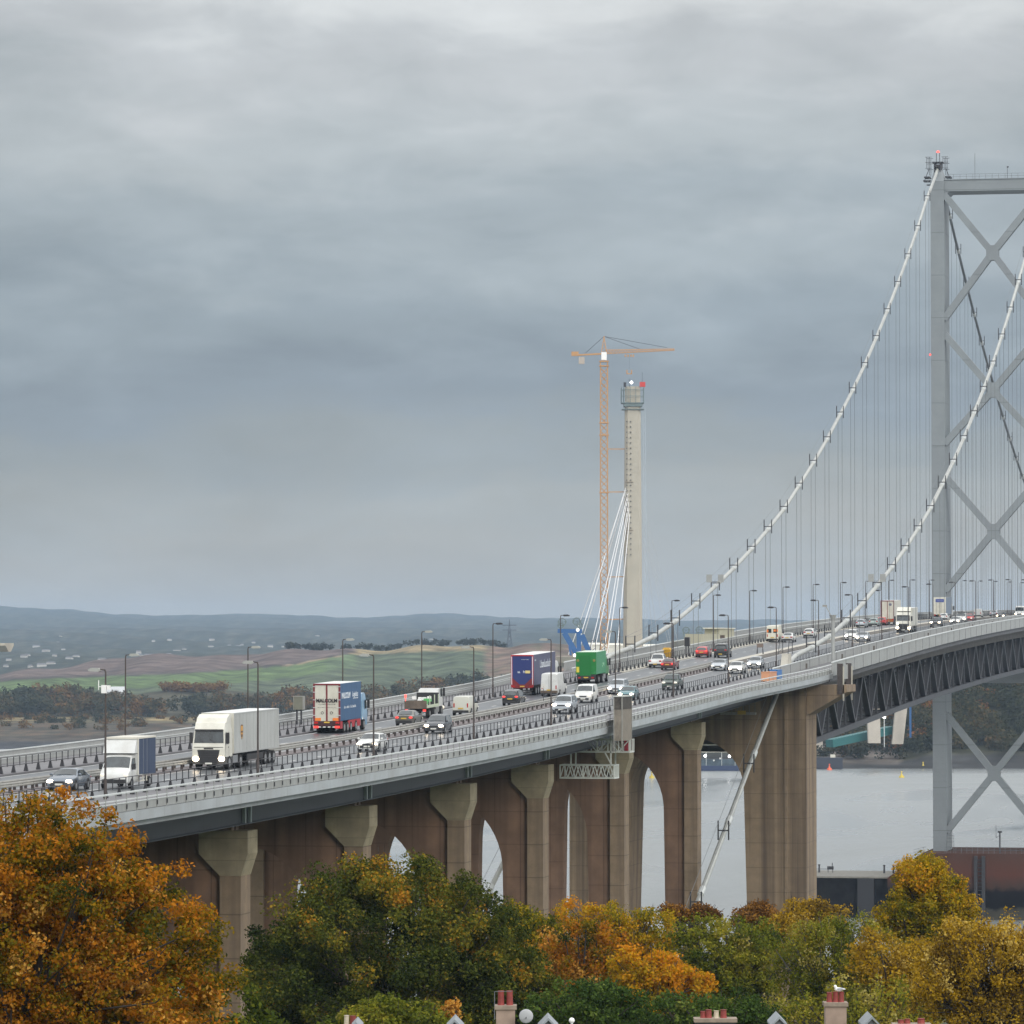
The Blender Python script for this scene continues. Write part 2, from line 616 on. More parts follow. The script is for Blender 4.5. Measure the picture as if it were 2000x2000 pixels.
PIERS = [(272.5, 2.75), (308.6, 2.75), (345.9, 2.8), (384.0, 2.9), (419.5, 2.9), (463.6, 2.9), (511.6, 2.9)]
PIERS = [(238.0, 2.7)] + PIERS
st = MB()
st.box(-0.11, 0.11, -0.16, 0.16, -2.52, 0.0)
st_me = st.mesh('stiffener', M_STIFF)
rib = MB()
rib.box(0, 0.5, -0.12, 0.12, -2.5, 0.0)
for i, (py, t) in enumerate(PIERS):
    for s in (1, -1):
        for dy in (-0.55 + 1.3, 1.3 + 1.0):
            place('stiffener', st_me, via, (s * 9.66, py + dy, zd(py) - 0.45))


def ground_z(y):
    return float(np.interp(y, [0, 60, 110, 200, 300, 450, 600, 700, 760, 900], [56.8, 49, 43.5, 32.5, 24, 13.5, 6.5, 2.0, -2.0, -4.0]))


def make_pier(i, py, t):
    top = zd(py + t / 2) - 3.5
    gz = ground_z(py) - 2.0
    pos = ['nearest the orange maple, half hidden by leaves', 'nearest the left edge, behind the orange maple', 'standing clear just right of the orange maple', 'rising behind the top of the round green tree',
           'just right of the round green tree', 'carrying its cap beside the white hanging gantry', 'behind the timber clad shaft and white gantry', 'last slender one before the massive end pier'][i]
    p = thing('viaduct_pier', 'brown concrete arched viaduct pier ' + pos, 'pier', (0, py, 0), group='viaduct piers')
    # portal wall with its arched opening
    c0, c1, h = 5.7, 6.15, 6.75
    zs = top - 3.2 - h
    opening = [(-c1, gz), (-c0, zs)]
    for k in range(1, 24):
        a = math.pi - math.pi * k / 24
        opening.append((c0 * math.cos(a), zs + h * math.sin(a)))
    opening += [(c0, zs), (c1, gz)]
    outer = [(8.15, gz), (8.15, top), (-8.15, top), (-8.15, gz)]
    wb = MB()
    ya, yb = 0.45, t - 0.45
    # front and back as strips between the arch and the top edge
    n = len(opening)
    for yy in (ya, yb):
        base = len(wb.v)
        for (x, z) in opening:
            wb.v.append((x, yy, z))
        for (x, z) in opening:
            wb.v.append((x if abs(x) < c0 - 1e-6 else math.copysign(8.15, x), yy, top if abs(x) < c0 - 1e-6 else z))
        for k in range(n - 1):
            wb.f.append((base + k, base + k + 1, base + n + k + 1, base + n + k))
            wb.m.append(0)
        wb.v += [(-8.15, yy, top), (8.15, yy, top)]
        q = base + 2 * n
        wb.f += [(base + n + 1, base + n + 2, q), (base + n + n - 3, base + n + n - 2, q + 1)]
        wb.m += [0, 0]
    half = 2 * n + 2
    for k in range(n - 1):                # intrados
        wb.f.append((k, half + k, half + k + 1, k + 1))
        wb.m.append(0)
    q = 2 * n
    wb.f += [(q, q + 1, half + q + 1, half + q), (n, n + 1, half + n + 1, half + n), (n + 1, q, half + q, half + n + 1),
             (2 * n - 1, 2 * n - 2, half + 2 * n - 2, half + 2 * n - 1), (2 * n - 2, q + 1, half + q + 1, half + 2 * n - 2)]
    wb.m += [0] * 5
    wb.build('portal_wall', M_WALL, p)
    for s in (1, -1):
        lb = MB()
        x0, x1 = sorted((s * 8.1, s * 9.6))
        lb.box(x0, x1, 0.04, t - 0.04, gz, top - 3.0)
        lb.build('leg', M_LEG, p)
        cb = MB()
        prof = [(8.1, top - 3.12), (9.62, top - 3.12), (10.1, top - 1.6), (10.1, top), (6.6, top), (6.6, top - 1.6)]
        cb.prism([(s * x, z) for x, z in prof], 'y', 0, t)
        cb.build('pier_cap', M_CAP, p)
        for dy in (0.75, t - 0.75):
            pb = MB()
            pb.cbox(s * 8.3, dy, top + 0.21, 1.1, 0.7, 0.42)
            pb.build('bearing', M_LEG, p)
    return p


for i, (py, t) in enumerate(PIERS):
    make_pier(i, py, t)

# ---------------------------------------------------------------- the massive end pier under the cable
EP = thing('end_pier', 'massive stained concrete pier where viaduct meets the suspended deck', 'pier', (0, 564.5, 0))
gz = ground_z(570) - 3
topz = zd(569) - 1.1
c0, c1, apex, h = 7.1, 8.0, 46.7, 6.6
zs = apex - h
eb = MB()
opening = [(-c1, gz), (-c0, zs)] + [(c0 * math.cos(math.pi - math.pi * k / 28), zs + h * math.sin(math.pi * k / 28)) for k in range(1, 28)] + [(c0, zs), (c1, gz)]
n = len(opening)
T = 9.7
for yy in (0.0, T):
    base = len(eb.v)
    for (x, z) in opening:
        eb.v.append((x, yy, z))
    for k, (x, z) in enumerate(opening):
        if k in (0, 1):
            eb.v.append((-14.9, yy, z))
        elif k in (n - 2, n - 1):
            eb.v.append((14.9, yy, z))
        else:
            eb.v.append((x, yy, topz))
    for k in range(n - 1):
        eb.f.append((base + k, base + k + 1, base + n + k + 1, base + n + k))
        eb.m.append(0)
    q = len(eb.v)
    eb.v += [(-14.9, yy, topz), (14.9, yy, topz)]
    eb.f += [(base + n + 1, base + n + 2, q), (base + 2 * n - 3, base + 2 * n - 2, q + 1)]
    eb.m += [0, 0]
half = 2 * n + 2
for k in range(n - 1):
    eb.f.append((k, half + k, half + k + 1, k + 1))
    eb.m.append(0)
q = 2 * n
for A, B in ((q, q + 1), (n, n + 1), (n + 1, q), (2 * n - 1, 2 * n - 2), (2 * n - 2, q + 1)):
    eb.f.append((A, B, half + B, half + A))
    eb.m.append(0)
eb.build('portal', M_EPIER, EP)
for s in (1, -1):
    bb = MB()
    bb.prism([(s * 14.93, 49.4), (s * 14.93, topz - 0.3), (s * 19.9, topz - 0.3), (s * 19.9, 52.3)], 'y', 0.3, T - 0.3)
    bb.build('bracket', M_LEG, EP)
    for dy in (0.2, T - 1.0):
        kb = MB()
        kb.box(*sorted((s * 18.75, s * 19.4)), dy, dy + 0.75, 52.0, zd(569) + 1.25)
        kb.build('bracket_post', M_RUST, EP)
    kb = MB()
    kb.box(*sorted((s * 18.95, s * 19.05)), 1.0, T - 1.05, zd(569) - 0.7, zd(569) + 1.1)
    kb.build('link_panel', M_PANEL, EP)
    pb = MB()
    for dy in (0.3, T - 0.95):
        pb = MB()
        pb.box(*sorted((s * 19.42, s * 19.58)), dy, dy + 0.2, 51.2, zd(569) + 0.9)
        pb.build('down_pipe', M_PALECON, EP)
    nb = MB()
    nb.box(*sorted((s * 12.2, s * 12.55)), -0.14, 0.0, gz, 50.5)
    nb.build('pilaster', M_LEG, EP)

# ---------------------------------------------------------------- suspended span
SP = thing('suspended_deck', 'dark lattice truss deck of the suspension bridge with grey parapets', 'bridge deck')
Y0S = 571.0
sweepf(lambda y: rect(-10.6, 10.6, -0.5, -0.06), Y0S, YF, 8, M_SOFF, 'deck_slab', SP)
for s in (1, -1):
    sweepf(lambda y: rect(*sorted((s * 12.4, s * 17.0)), -0.45, -0.06), Y0S, YF, 8, M_SOFF, 'footway_slab', SP)
    sweepf(lambda y: rect(*sorted((s * 17.0, s * 17.16)), -0.5, 1.18), Y0S + 2, YF, 8, [M_PANEL], 'outer_parapet', SP)
    sweepf(lambda y: rect(*sorted((s * 16.93, s * 17.23)), 1.18, 1.3), Y0S + 2, YF, 8, M_RAIL, 'handrail', SP)
    sweepf(lambda y: rect(*sorted((s * 12.3, s * 12.44)), -0.6, 1.15), 553.0, YF, 8, M_PANEL, 'inner_parapet', SP)
    sweepf(lambda y: rect(*sorted((s * 12.24, s * 12.5)), 1.15, 1.25), 553.0, YF, 8, M_RAIL, 'handrail', SP)
    sweepf(lambda y: [(s * 16.75, -0.46), (s * 16.75, -1.25), (s * 12.8, -1.75), (s * 12.5, -1.75), (s * 12.5, -0.46)], Y0S + 2, YF, 8, M_SOFF, 'cantilever_bracket', SP)
    sweepf(lambda y: rect(*sorted((s * 11.6, s * 12.75)), -3.15, -1.78), Y0S, YF, 8, M_TRUSSB, 'top_chord', SP)
    sweepf(lambda y: rect(*sorted((s * 11.5, s * 12.3)), -10.1, -9.3), Y0S, YF, 8, M_TRUSS, 'bottom_chord', SP)
    sm_ = MB()
    sm_.box(-0.02, 0.02, -0.03, 0.03, -0.5, 1.15)
    seam_me = sm_.mesh('panel_seam', M_SOFF)
    many(SP, 'panel_seam', seam_me, [(s * 17.17, yy, zd(yy)) for yy in np.arange(Y0S + 6, 1000, 9.144)])
    many(SP, 'panel_seam', seam_me, [(s * 12.45, yy, zd(yy)) for yy in np.arange(Y0S - 12, 1000, 9.144)])
    bx_ = MB()
    bx_.box(-0.02, 0.1, -0.45, 0.45, -0.1, 0.75)
    many(SP, 'junction_box', bx_.mesh('junction_box', M_TRUSSB), [(s * 12.46 + (0 if s > 0 else -0.08), yy, zd(yy)) for yy in np.arange(Y0S + 12, 1000, 36.576)])
    locs = []
    pan = 18.288
    k = 0
    y = Y0S + 1.0
    dg = {0: None, 1: None}
    while y < YF - pan:
        za, zb = zd(y), zd(y + pan / 2)
        z2 = zd(y + pan)
        locs.append((y, za, zb, z2))
        y += pan
    for j, (y, za, zb, z2) in enumerate(locs):
        m = MB()
        m.bar((0, 0, za - 2.9), (0, pan / 2, zb - 9.35), 0.8, 0.6)
        m.bar((0, pan / 2, zb - 9.35), (0, pan, z2 - 2.9), 0.8, 0.6)
        m.box(-0.16, 0.16, -0.16, 0.16, za - 9.3, za - 2.3)
        m.box(-0.14, 0.14, pan / 2 - 0.14, pan / 2 + 0.14, zb - 9.3, zb - 2.3)
        o = place('truss_panel', m.mesh('truss_panel', M_TRUSS), SP, (s * 11.9, y, 0))
    # inner fishing of the underside: cross frames seen through the truss
for j in range(0, len(locs)):
    y, za, zb, z2 = locs[j]
    m = MB()
    m.box(-11.6, 11.6, -0.15, 0.15, za - 2.3, za - 0.55)
    m.box(-11.4, 11.4, -0.2, 0.2, za - 10.0, za - 9.5)
    m.bar((-11.4, 0, za - 9.6), (0, 0, za - 2.4), 0.35)
    m.bar((11.4, 0, za - 9.6), (0, 0, za - 2.4), 0.35)
    place('cross_frame', m.mesh('cross_frame', M_TRUSS), SP, (0, y, 0))
lt = MB()
for j, (y, za, zb, z2) in enumerate(locs):
    lt.bar((-11.2, y, za - 9.9), (11.2, y + pan, z2 - 9.9), 0.35)
    lt.bar((11.2, y, za - 9.9), (-11.2, y + pan, z2 - 9.9), 0.35)
lt.build('bottom_bracing', M_TRUSS, SP)

# ---------------------------------------------------------------- main tower
TY0, TT = 976.0, 10.4
TW = thing('bridge_tower', 'tall grey steel suspension tower with crossed braces and red beacon', 'bridge tower', (0, 0, 0))
ZB, ZT = 13.4, 156.7


def leg_x(z):                              # outer and inner faces
    f = (z - ZB) / (ZT - ZB)
    return 12.9 + 0.25 * f, 9.95 + 0.30 * f


for s in (1, -1):
    o0, i0 = leg_x(ZB)
    o1, i1 = leg_x(ZT)
    m = MB()
    zs_ = [ZB + (ZT - ZB) * k / 12 for k in range(13)]
    for k in range(12):
        a, b2 = zs_[k], zs_[k + 1]
        oa, ia = leg_x(a)
        ob, ib = leg_x(b2)
        xa0, xa1 = sorted((s * oa, s * ia))
        xb0, xb1 = sorted((s * ob, s * ib))
        ta = 11.4 - 1.2 * k / 12
        tb = 11.4 - 1.2 * (k + 1) / 12
        vs = [(xa0, TY0, a), (xa1, TY0, a), (xa1, TY0 + ta, a), (xa0, TY0 + ta, a), (xb0, TY0, b2), (xb1, TY0, b2), (xb1, TY0 + tb, b2), (xb0, TY0 + tb, b2)]
        m.add(vs, [(0, 1, 5, 4), (1, 2, 6, 5), (2, 3, 7, 6), (3, 0, 4, 7)])
    m.add([(s * o1, TY0, ZT), (s * i1, TY0, ZT), (s * i1, TY0 + 10.2, ZT), (s * o1, TY0 + 10.2, ZT)], [(0, 1, 2, 3)])
    leg = m.build('tower_leg', M_TOWER, TW)
    m = MB()
    m.cbox(s * 11.4, TY0 - 0.02, 56.0, 3.1, 0.06, 0.14)
    m.cbox(s * 11.4, TY0 - 0.02, 100.0, 3.0, 0.06, 0.1)
    m.cbox(s * 11.45, TY0 - 0.02, 40.0, 1.9, 0.06, 1.6)
    m.build('leg_seam', M_TOWER, leg)
    # saddle housing and working platforms on the leg top
    m = MB()
    m.frustum(s * 11.7 - 1.5, s * 11.7 + 1.5, TY0 + 1, TY0 + 9, ZT, s * 11.8 - 0.75, s * 11.8 + 0.75, TY0 + 2.5, TY0 + 7, ZT + 2.6)
    m.build('saddle_housing', M_TOWER, leg)
    m = MB()
    for q in (-0.62, 0.62):
        m.box(s * 11.9 + q - 0.1, s * 11.9 + q + 0.1, TY0 + 2.2, TY0 + 6.4, ZT + 1.2, ZT + 4.2)
    m.cbox(s * 11.9, TY0 + 4, ZT + 4.3, 2.3, 3.0, 0.18)
    m.cbox(s * 11.9, TY0 + 2.2, ZT + 3.5, 1.1, 0.3, 0.5)
    m.build('saddle_frame', M_DARK, TW)
    m = MB()
    for q in (-0.35, 0.35):
        m.tube([(s * 11.9 + q, TY0 + 4, ZT + 4.3), (s * 11.9 + q, TY0 + 4, ZT + 6.4)], 0.07, 6)
    for q in (-1, 1):
        bx = s * 11.9 + q * 1.75
        for yy in (TY0 + 3, TY0 + 6):
            m.tube([(bx, yy, ZT + 1.5), (bx, yy, ZT + 5.5)], 0.055, 5)
            m.tube([(bx - 0.6, yy, ZT + 3.0), (bx - 0.6, yy, ZT + 5.5)], 0.045, 5)
            for zz in (3.05, 4.3, 5.45):
                m.tube([(bx - 0.9, yy, ZT + zz), (bx + 0.5, yy, ZT + zz)], 0.05, 5)
        m.tube([(bx, TY0 + 3, ZT + 3), (bx + q * 1.2, TY0 + 3, ZT + 0.1)], 0.07, 5)
        m.box(bx - 0.6 + q * 0.5, bx + 0.6 + q * 0.5, TY0 + 2.4, TY0 + 6, ZT + 1.0, ZT + 1.25)
    m.box(*sorted((s * 13.2, s * 14.9)), TY0 + 2, TY0 + 5, ZT + 0.2, ZT + 0.4)
    m.box(*sorted((s * 13.2, s * 14.2)), TY0 + 2.5, TY0 + 4, ZT - 0.6, ZT - 0.45)
    m.build('working_platform', M_DARK, TW)
    m = MB()
    m.ball((s * 11.9, TY0 + 4, ZT + 6.65), 0.32, 10, 6, sc=(1.15, 1, 0.7))
    m.build('beacon_light', M_RED, TW)
    m = MB()
    m.ball((s * 13.35, TY0 + 0.5, 119.6), 0.22, 8, 6)
    m.build('beacon_light', M_RED, TW)
m = MB()
m.box(-10.25, 10.25, TY0 + 0.5, TY0 + 9.2, 154.5, 156.9)
m.box(-10.25, 10.25, TY0 + 0.3, TY0 + 9.4, 156.9, 157.05)
m.prism([(-10.3, 153.4), (-10.3, 154.52), (-9.1, 154.52)], 'y', TY0 + 0.6, TY0 + 9)
m.prism([(10.3, 153.4), (10.3, 154.52), (9.1, 154.52)], 'y', TY0 + 0.6, TY0 + 9)
m.build('portal_beam', M_TOWER, TW)
m = MB()
for k in range(15):
    x = -9.6 + 19.2 * k / 14
    m.tube([(x, TY0 + 0.5, 157.05), (x, TY0 + 0.5, 158.1)], 0.035, 5)
for zz in (157.6, 158.1):
    m.tube([(-9.6, TY0 + 0.5, zz), (9.6, TY0 + 0.5, zz)], 0.03, 5)
m.build('railing', M_HANG, TW)
m = MB()
m.tube([(-4.0, TY0 + 4, 157.05), (-4.0, TY0 + 4, 162.9)], 0.05, 6)
m.build('aerial', M_HANG, TW)
m = MB()
m.tube([(3.1, TY0 + 2, 157.05), (3.1, TY0 + 2, 159.5)], 0.05, 6)
m.cbox(3.2, TY0 + 2, 159.6, 0.4, 0.3, 0.25)
m.build('camera_mast', M_DARK, TW)
for (za, zc_, zb_) in ((154.0, 141.2, 127.2), (124.1, 111.9, 100.6), (93.8, 81.8, 69.2), (43.0, 30.4, 18.0)):
    for s in (1, -1):
        for (zq, sg) in ((za, 1), (zb_, -1)):
            m = MB()
            ix = leg_x(zq)[1]
            a = Vector((s * (ix + 0.15), TY0 + 1.3, zq))
            c = Vector((0, TY0 + 1.3, zc_))
            m.bar(a, c - (c - a).normalized() * 0.8, 2.2, 1.35)
            m.build('diagonal_brace', M_TOWER, TW)
    m = MB()
    m.prism([(-1.3, zc_ - 0.8), (-0.8, zc_ - 1.6), (0.8, zc_ - 1.6), (1.3, zc_ - 0.8), (1.3, zc_ + 0.8), (0.8, zc_ + 1.6), (-0.8, zc_ + 1.6), (-1.3, zc_ + 0.8)], 'y', TY0 + 0.15, TY0 + 2.45)
    m.build('brace_gusset', M_TOWER, TW)
m = MB()
m.box(-10.0, 10.0, TY0 + 1.5, TY0 + 9, 49.6, 52.6)
m.build('deck_cross_beam', M_TOWER, TW)

# ---------------------------------------------------------------- main cables
CZ = [151.3, 143.4, 136.1, 129.1, 122.4, 116.0, 109.8, 104.1, 98.8, 93.6, 88.8, 84.3, 79.9, 76.2, 72.7, 69.5, 66.6, 63.8, 61.3, 59.2, 57.7]
CY0 = 983.36 - 7.35
SADY = 980.5


def cable_z(y):
    if y <= SADY:
        ys = [CY0 - 18.29 * k for k in range(1, 22)]
        pts = sorted(list(zip(ys, CZ)) + [(SADY, 160.2), (975.0, 157.7)])
        return float(np.interp(y, [p[0] for p in pts], [p[1] for p in pts]))
    u = (y - SADY) / 503.0                  # half of the main span
    return 160.2 - (160.2 - 69.5) * (2 * u - u * u)


band = MB()
band.tube([(0, -0.9, 0), (0, 0.9, 0)], 0.37, 12)
band_me = {'b': band.mesh('cable_band', M_BAND, True)}
hp = MB()
for q in (-1, 1):
    hp.box(q * 0.60 - 0.075, q * 0.60 + 0.075, -0.06, 0.06, -0.6, 1.6)
hp.box(-0.60, 0.60, -0.06, 0.06, 0.42, 0.56)
hp_me = hp.mesh('stanchion', M_DARK)
for s, nm in ((-1, 'far'), (1, 'near')):
    X = s * 11.9
    lab = {-1: 'pale main cable on the far side, ending at the tower with the beacon', 1: 'pale main cable on the near side, running out of frame at right'}[s]
    mc = thing('main_cable', lab, 'cable', (X, 0, 0), group='main cables')
    pts = [(0, 480.0, 24.2), (0, 496.3, 29.67), (0, 540.0, 45.2), (0, 559.7, 52.1), (0, 566.0, 54.4), (0, 571.5, 56.0), (0, 577.0, 56.75)]
    pts += [(0, CY0 - 18.29 * k, CZ[k - 1]) for k in range(21, 0, -1)]
    pts += [(0, 975.0, 157.7), (0, SADY, 160.2)]
    low = [p for p in pts if p[1] <= 577.1]
    hi = [p for p in pts if p[1] >= 576.9]
    MB().tube(low, 0.29, 12).build('backstay', M_CABLE, mc, smooth=True)
    MB().tube(hi, 0.305, 12).build('side_span_cable', M_CABLE, mc, smooth=True)
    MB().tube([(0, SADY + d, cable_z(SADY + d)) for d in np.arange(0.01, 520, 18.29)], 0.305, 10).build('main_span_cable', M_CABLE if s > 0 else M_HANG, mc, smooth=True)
    sh = MB()
    sh.frustum(-0.48, 0.48, 565.9, 569.6, 54.9, -0.38, 0.38, 567.2, 570.2, 57.05)
    sh.build('saddle_shroud', M_PALECON, mc)
    sh = MB()
    for q in (-0.6, 0.6):
        sh.tube([(q, 565.6, 57.0), (q, 566.6, 58.6), (q, 568.0, 58.7)], 0.05, 5)
        sh.tube([(q, 569.5, 57.0), (q, 569.5, 58.8)], 0.05, 5)
        sh.tube([(q, 565.6, 57.2), (q, 569.5, 57.7)], 0.04, 5)
    sh.build('saddle_rail', M_DARK, mc)
    ys = [CY0 - 18.29 * k for k in range(1, 22)]
    for y in ys:
        z = cable_z(y)
        sl = math.atan2(cable_z(y + 6) - cable_z(y - 6), 12.0)
        place('cable_band', band_me['b'], mc, (0, y, z), (sl, 0, 0))
        place('stanchion', hp_me, mc, (0, y, z))
        zt = zd(y) - 1.8
        if z - zt > 3.4:
            for q in (-0.36, 0.36):
                MB().tube([(q, y, z), (q, y, zt)], 0.034, 5, cap=False).build('hanger', M_HANG, mc)
    y = SADY + 24.0
    while y < SADY + 430:
        z = cable_z(y)
        place('cable_band', band_me['b'], mc, (0, y, z), (-0.3, 0, 0))
        place('stanchion', hp_me, mc, (0, y, z))
        for q in (-0.36, 0.36):
            MB().tube([(q, y, z), (q, y, zd(y) - 1.8)], 0.034, 5, cap=False).build('hanger', M_HANG, mc)
        y += 18.29
    hr = MB()
    for q in (-0.62, 0.62):
        hr.tube([(q, yy, cable_z(yy) + 1.45) for yy in [585.0] + ys[::-1] + [974.0]], 0.022, 4, cap=False)
    hr.build('hand_rope', M_HANG, mc)
    br = MB()
    for q in (-0.55, 0.55):
        br.tube([(q, 482.0, 26.2), (q, 520.0, 39.5), (q, 556.0, 52.2)], 0.025, 4, cap=False)
    br.build('hand_rope', M_HANG, mc)
    for yb_ in (496.0, 516.0, 536.0):
        zz = float(np.interp(yb_, [496.3, 559.7], [29.67, 52.1]))
        place('stanchion', hp_me, mc, (0, yb_, zz))
        place('cable_band', band_me['b'], mc, (0, yb_ + 4, zz + 1.4), (0.34, 0, 0))

# sign boards hung on the cables at the seventeenth band
for s, lab in ((-1, 'pair of pale grey square boards hung on the far cable'), (1, 'pair of pale grey square boards hung on the near cable')):
    yb_ = CY0 - 18.29 * 17
    t = thing('cable_sign', lab, 'sign', (s * 11.9, yb_, cable_z(yb_)), group='boards on the cables')
    for q in (-0.86, 0.86):
        m = MB()
        m.cbox(q, -0.25, 1.15, 0.82, 0.07, 1.15)
        m.build('board', M_PANEL, t)
    m = MB()
    m.bar((-1.0, -0.18, 0.7), (1.0, -0.18, 0.7), 0.06)
    m.build('bracket', M_DARK, t)

# ---------------------------------------------------------------- parapets of the viaduct
def viaduct_parapet(s, lab):
    t = thing('parapet', lab, 'parapet', group='parapets of the viaduct')
    f = lambda y: s * par_e(y)
    for z0, z1, w, nm, m in ((1.08, 1.17, 0.16, 'top_rail', M_RAIL), (0.68, 0.75, 0.10, 'middle_rail', M_RAIL), (0.50, 0.56, 0.10, 'lower_rail', M_RAIL)):
        sweepf(lambda y: rect(f(y) - w / 2, f(y) + w / 2, z0, z1), YN, YE - 1, 6, m, nm, t)
    sweepf(lambda y: rect(f(y) - 0.015, f(y) + 0.015, 0.02, 0.5), YN, YE - 1, 6, M_PANEL, 'infill_panel', t)
    if s < 0:
        sweepf(lambda y: rect(f(y) - 0.012, f(y) + 0.012, 0.56, 1.08), YN, YE - 1, 6, M_PANEL, 'infill_panel', t)
    p = MB()
    p.box(-0.03, 0.03, -0.035, 0.035, 0.0, 1.1)
    p.m = [0] * 6
    if s > 0:
        p.box(0.02, 0.06, -0.07, 0.07, 0.16, 0.44, 1)
    me = p.mesh('post', [M_PANEL, M_DARK])
    y = 236.0 if s > 0 else 300.0
    locs = []
    while y < YE - 2:
        locs.append((f(y) + (0.03 * s), y, zd(y)))
        y += 2.2
    many(t, 'post', me, locs)
    return t


viaduct_parapet(1, 'pale grey tube rail parapet along the near edge of the viaduct')
viaduct_parapet(-1, 'grey mesh parapet along the far edge of the viaduct')


# ---------------------------------------------------------------- traffic barriers
def barrier(s, lab):
    t = thing('traffic_barrier', lab, 'barrier', group='black kerbside barriers')
    X = s * 9.45
    foot = MB()
    foot.frustum(-0.16, 0.16, -0.13, 0.13, 0.0, -0.05, 0.05, -0.06, 0.06, 0.55)
    foot_me = foot.mesh('post_foot', M_BLACK)
    up = MB()
    up.box(-0.025, 0.025, -0.03, 0.03, 0.5, 1.18)
    up_me = up.mesh('upright', M_BLACK)
    step = 3.0
    feet, ups = [], []
    y = 240.0 if s > 0 else 296.0
    while y < 1240:
        feet.append((X, y, zd(y) + 0.1))
        ups.append((X, y, zd(y) + 0.1))
        ups.append((X, y + step / 2, zd(y + step / 2) + 0.1))
        y += step
    many(t, 'post_foot', foot_me, feet)
    many(t, 'upright', up_me, ups)
    sweepf(lambda y: rect(X - 0.045, X + 0.045, 1.25, 1.29), 200, 1240, 8, M_DARK, 'top_rail', t)
    sweepf(lambda y: rect(X - 0.05, X + 0.05, 0.64, 0.69), 200, 1240, 8, M_DARK, 'lower_rail', t)
    return t


barrier(1, 'black post and rail barrier beside the oncoming carriageway')
barrier(-1, 'black post and rail barrier beside the far departing carriageway')


def median_rail(X, lab):
    t = thing('crash_barrier', lab, 'barrier', group='central crash barriers')
    y1 = 590.0
    sweepf(lambda y: [(X - 0.05, 0.42), (X + 0.05, 0.42), (X + 0.09, 0.5), (X + 0.05, 0.58), (X + 0.09, 0.66), (X + 0.05, 0.74), (X - 0.05, 0.74)], 200, y1, 6, M_WBEAM, 'rail', t)
    p = MB()
    p.box(-0.08, 0.08, -0.1, 0.1, 0.0, 0.62)
    me = p.mesh('post', M_RUST)
    y = 250.0
    locs = []
    while y < y1:
        locs.append((X - 0.02, y, zd(y) + 0.05))
        y += 2.45
    many(t, 'post', me, locs)


median_rail(0.62, 'brown posted crash rail in the middle of road, on the oncoming side')
median_rail(-0.62, 'brown posted crash rail in the middle of road, on the departing side')

# ---------------------------------------------------------------- lamp posts
LY = [274.0, 311.8, 347.8, 386.0, 421.5, 456.2, 492.5, 532.5, 573.0, 614.0, 651.0, 687.0, 723.5, 760.0, 796.5, 833.0, 869.5, 906.0, 942.5, 1010.0, 1047.0, 1084.0, 1121.0, 1157.0]


def lamp_post(s, y, i):
    side = 'near kerb' if s > 0 else 'far kerb'
    t = thing('lamp_post', '%s dark lamp post from the left along the %s' % (ORD[i], side), 'lamp post', (s * 10.0, y, zd(y)), group='lamp posts along the bridge')
    MB().tube([(0, 0, 0.05), (0, 0, 1.4)], 0.105, 8).build('base', M_RUST, t)
    MB().tube([(0, 0, 1.4), (0, 0, 8.0), (-s * 0.08, 0, 8.17)], [0.072, 0.052, 0.045], 8).build('mast', M_RUST, t)
    MB().tube([(0, 0, 8.12), (-s * 0.5, 0, 8.2)], 0.04, 6).build('arm', M_RUST, t)
    l = MB()
    l.prism([(-s * 0.3, 8.10), (-s * 0.5, 8.02), (-s * 1.05, 8.05), (-s * 1.12, 8.14), (-s * 0.9, 8.26), (-s * 0.42, 8.25)], 'y', -0.16, 0.16)
    lo = l.build('lantern', M_LAMP if y < 470 else M_DARK, t)
    return t


for s in (1, -1):
    seq = [y for y in LY if not (s < 0 and y < 330)]
    for i, y in enumerate(seq):
        t = lamp_post(s, y, i)
        if s > 0 and i == 0:
            m = MB()
            m.cbox(-0.05, -0.15, 6.95, 0.3, 0.25, 0.5)
            m.cbox(0.22, -0.05, 7.05, 0.18, 0.2, 0.26)
            m.tube([(-0.45, 0, 6.9), (-0.45, 0, 7.5)], 0.03, 5)
            m.bar((-0.45, 0, 7.1), (0.3, 0, 7.1), 0.05)
            m.build('aerial_box', M_WHITE, t)
            t['label'] = 'lamp post at the left with a white aerial box on its mast'
# ================================================================== vehicles
M_GLASS = mat('dark_car_glass', (0.028, 0.036, 0.04), 0.06, spec=0.9, vary=.5, scale=1.2)
M_TYRE = mat('tyre_rubber', (0.018, 0.018, 0.019), 0.85)
M_RIM = mat('wheel_rim', (0.33, 0.34, 0.35), 0.35, metal=0.6)
M_TRIM = mat('black_trim', (0.025, 0.025, 0.027), 0.55)
M_HEAD = mat('lit_headlight', (0.9, 0.88, 0.8), 0.2, emit=(1.0, 0.80, 0.55), estr=14.0)
M_HDIM = mat('headlight_glass', (0.55, 0.55, 0.52), 0.15, emit=(1.0, 0.85, 0.6), estr=0.5)
M_TAIL = mat('tail_light', (0.38, 0.02, 0.02), 0.25)
M_BRAKE = mat('lit_brake_light', (0.6, 0.03, 0.02), 0.25, emit=(1.0, 0.07, 0.06), estr=1.1)
M_PLW = mat('white_plate', (0.6, 0.6, 0.55), 0.5)
M_PLY = mat('yellow_plate', (0.55, 0.36, 0.06), 0.5)
M_ORNG = mat('orange_reflector', (0.75, 0.2, 0.03), 0.5)


def paint(name, c, rough=0.28, metal=0.0):
    return mat(name, c, rough, metal, coat=0.4)


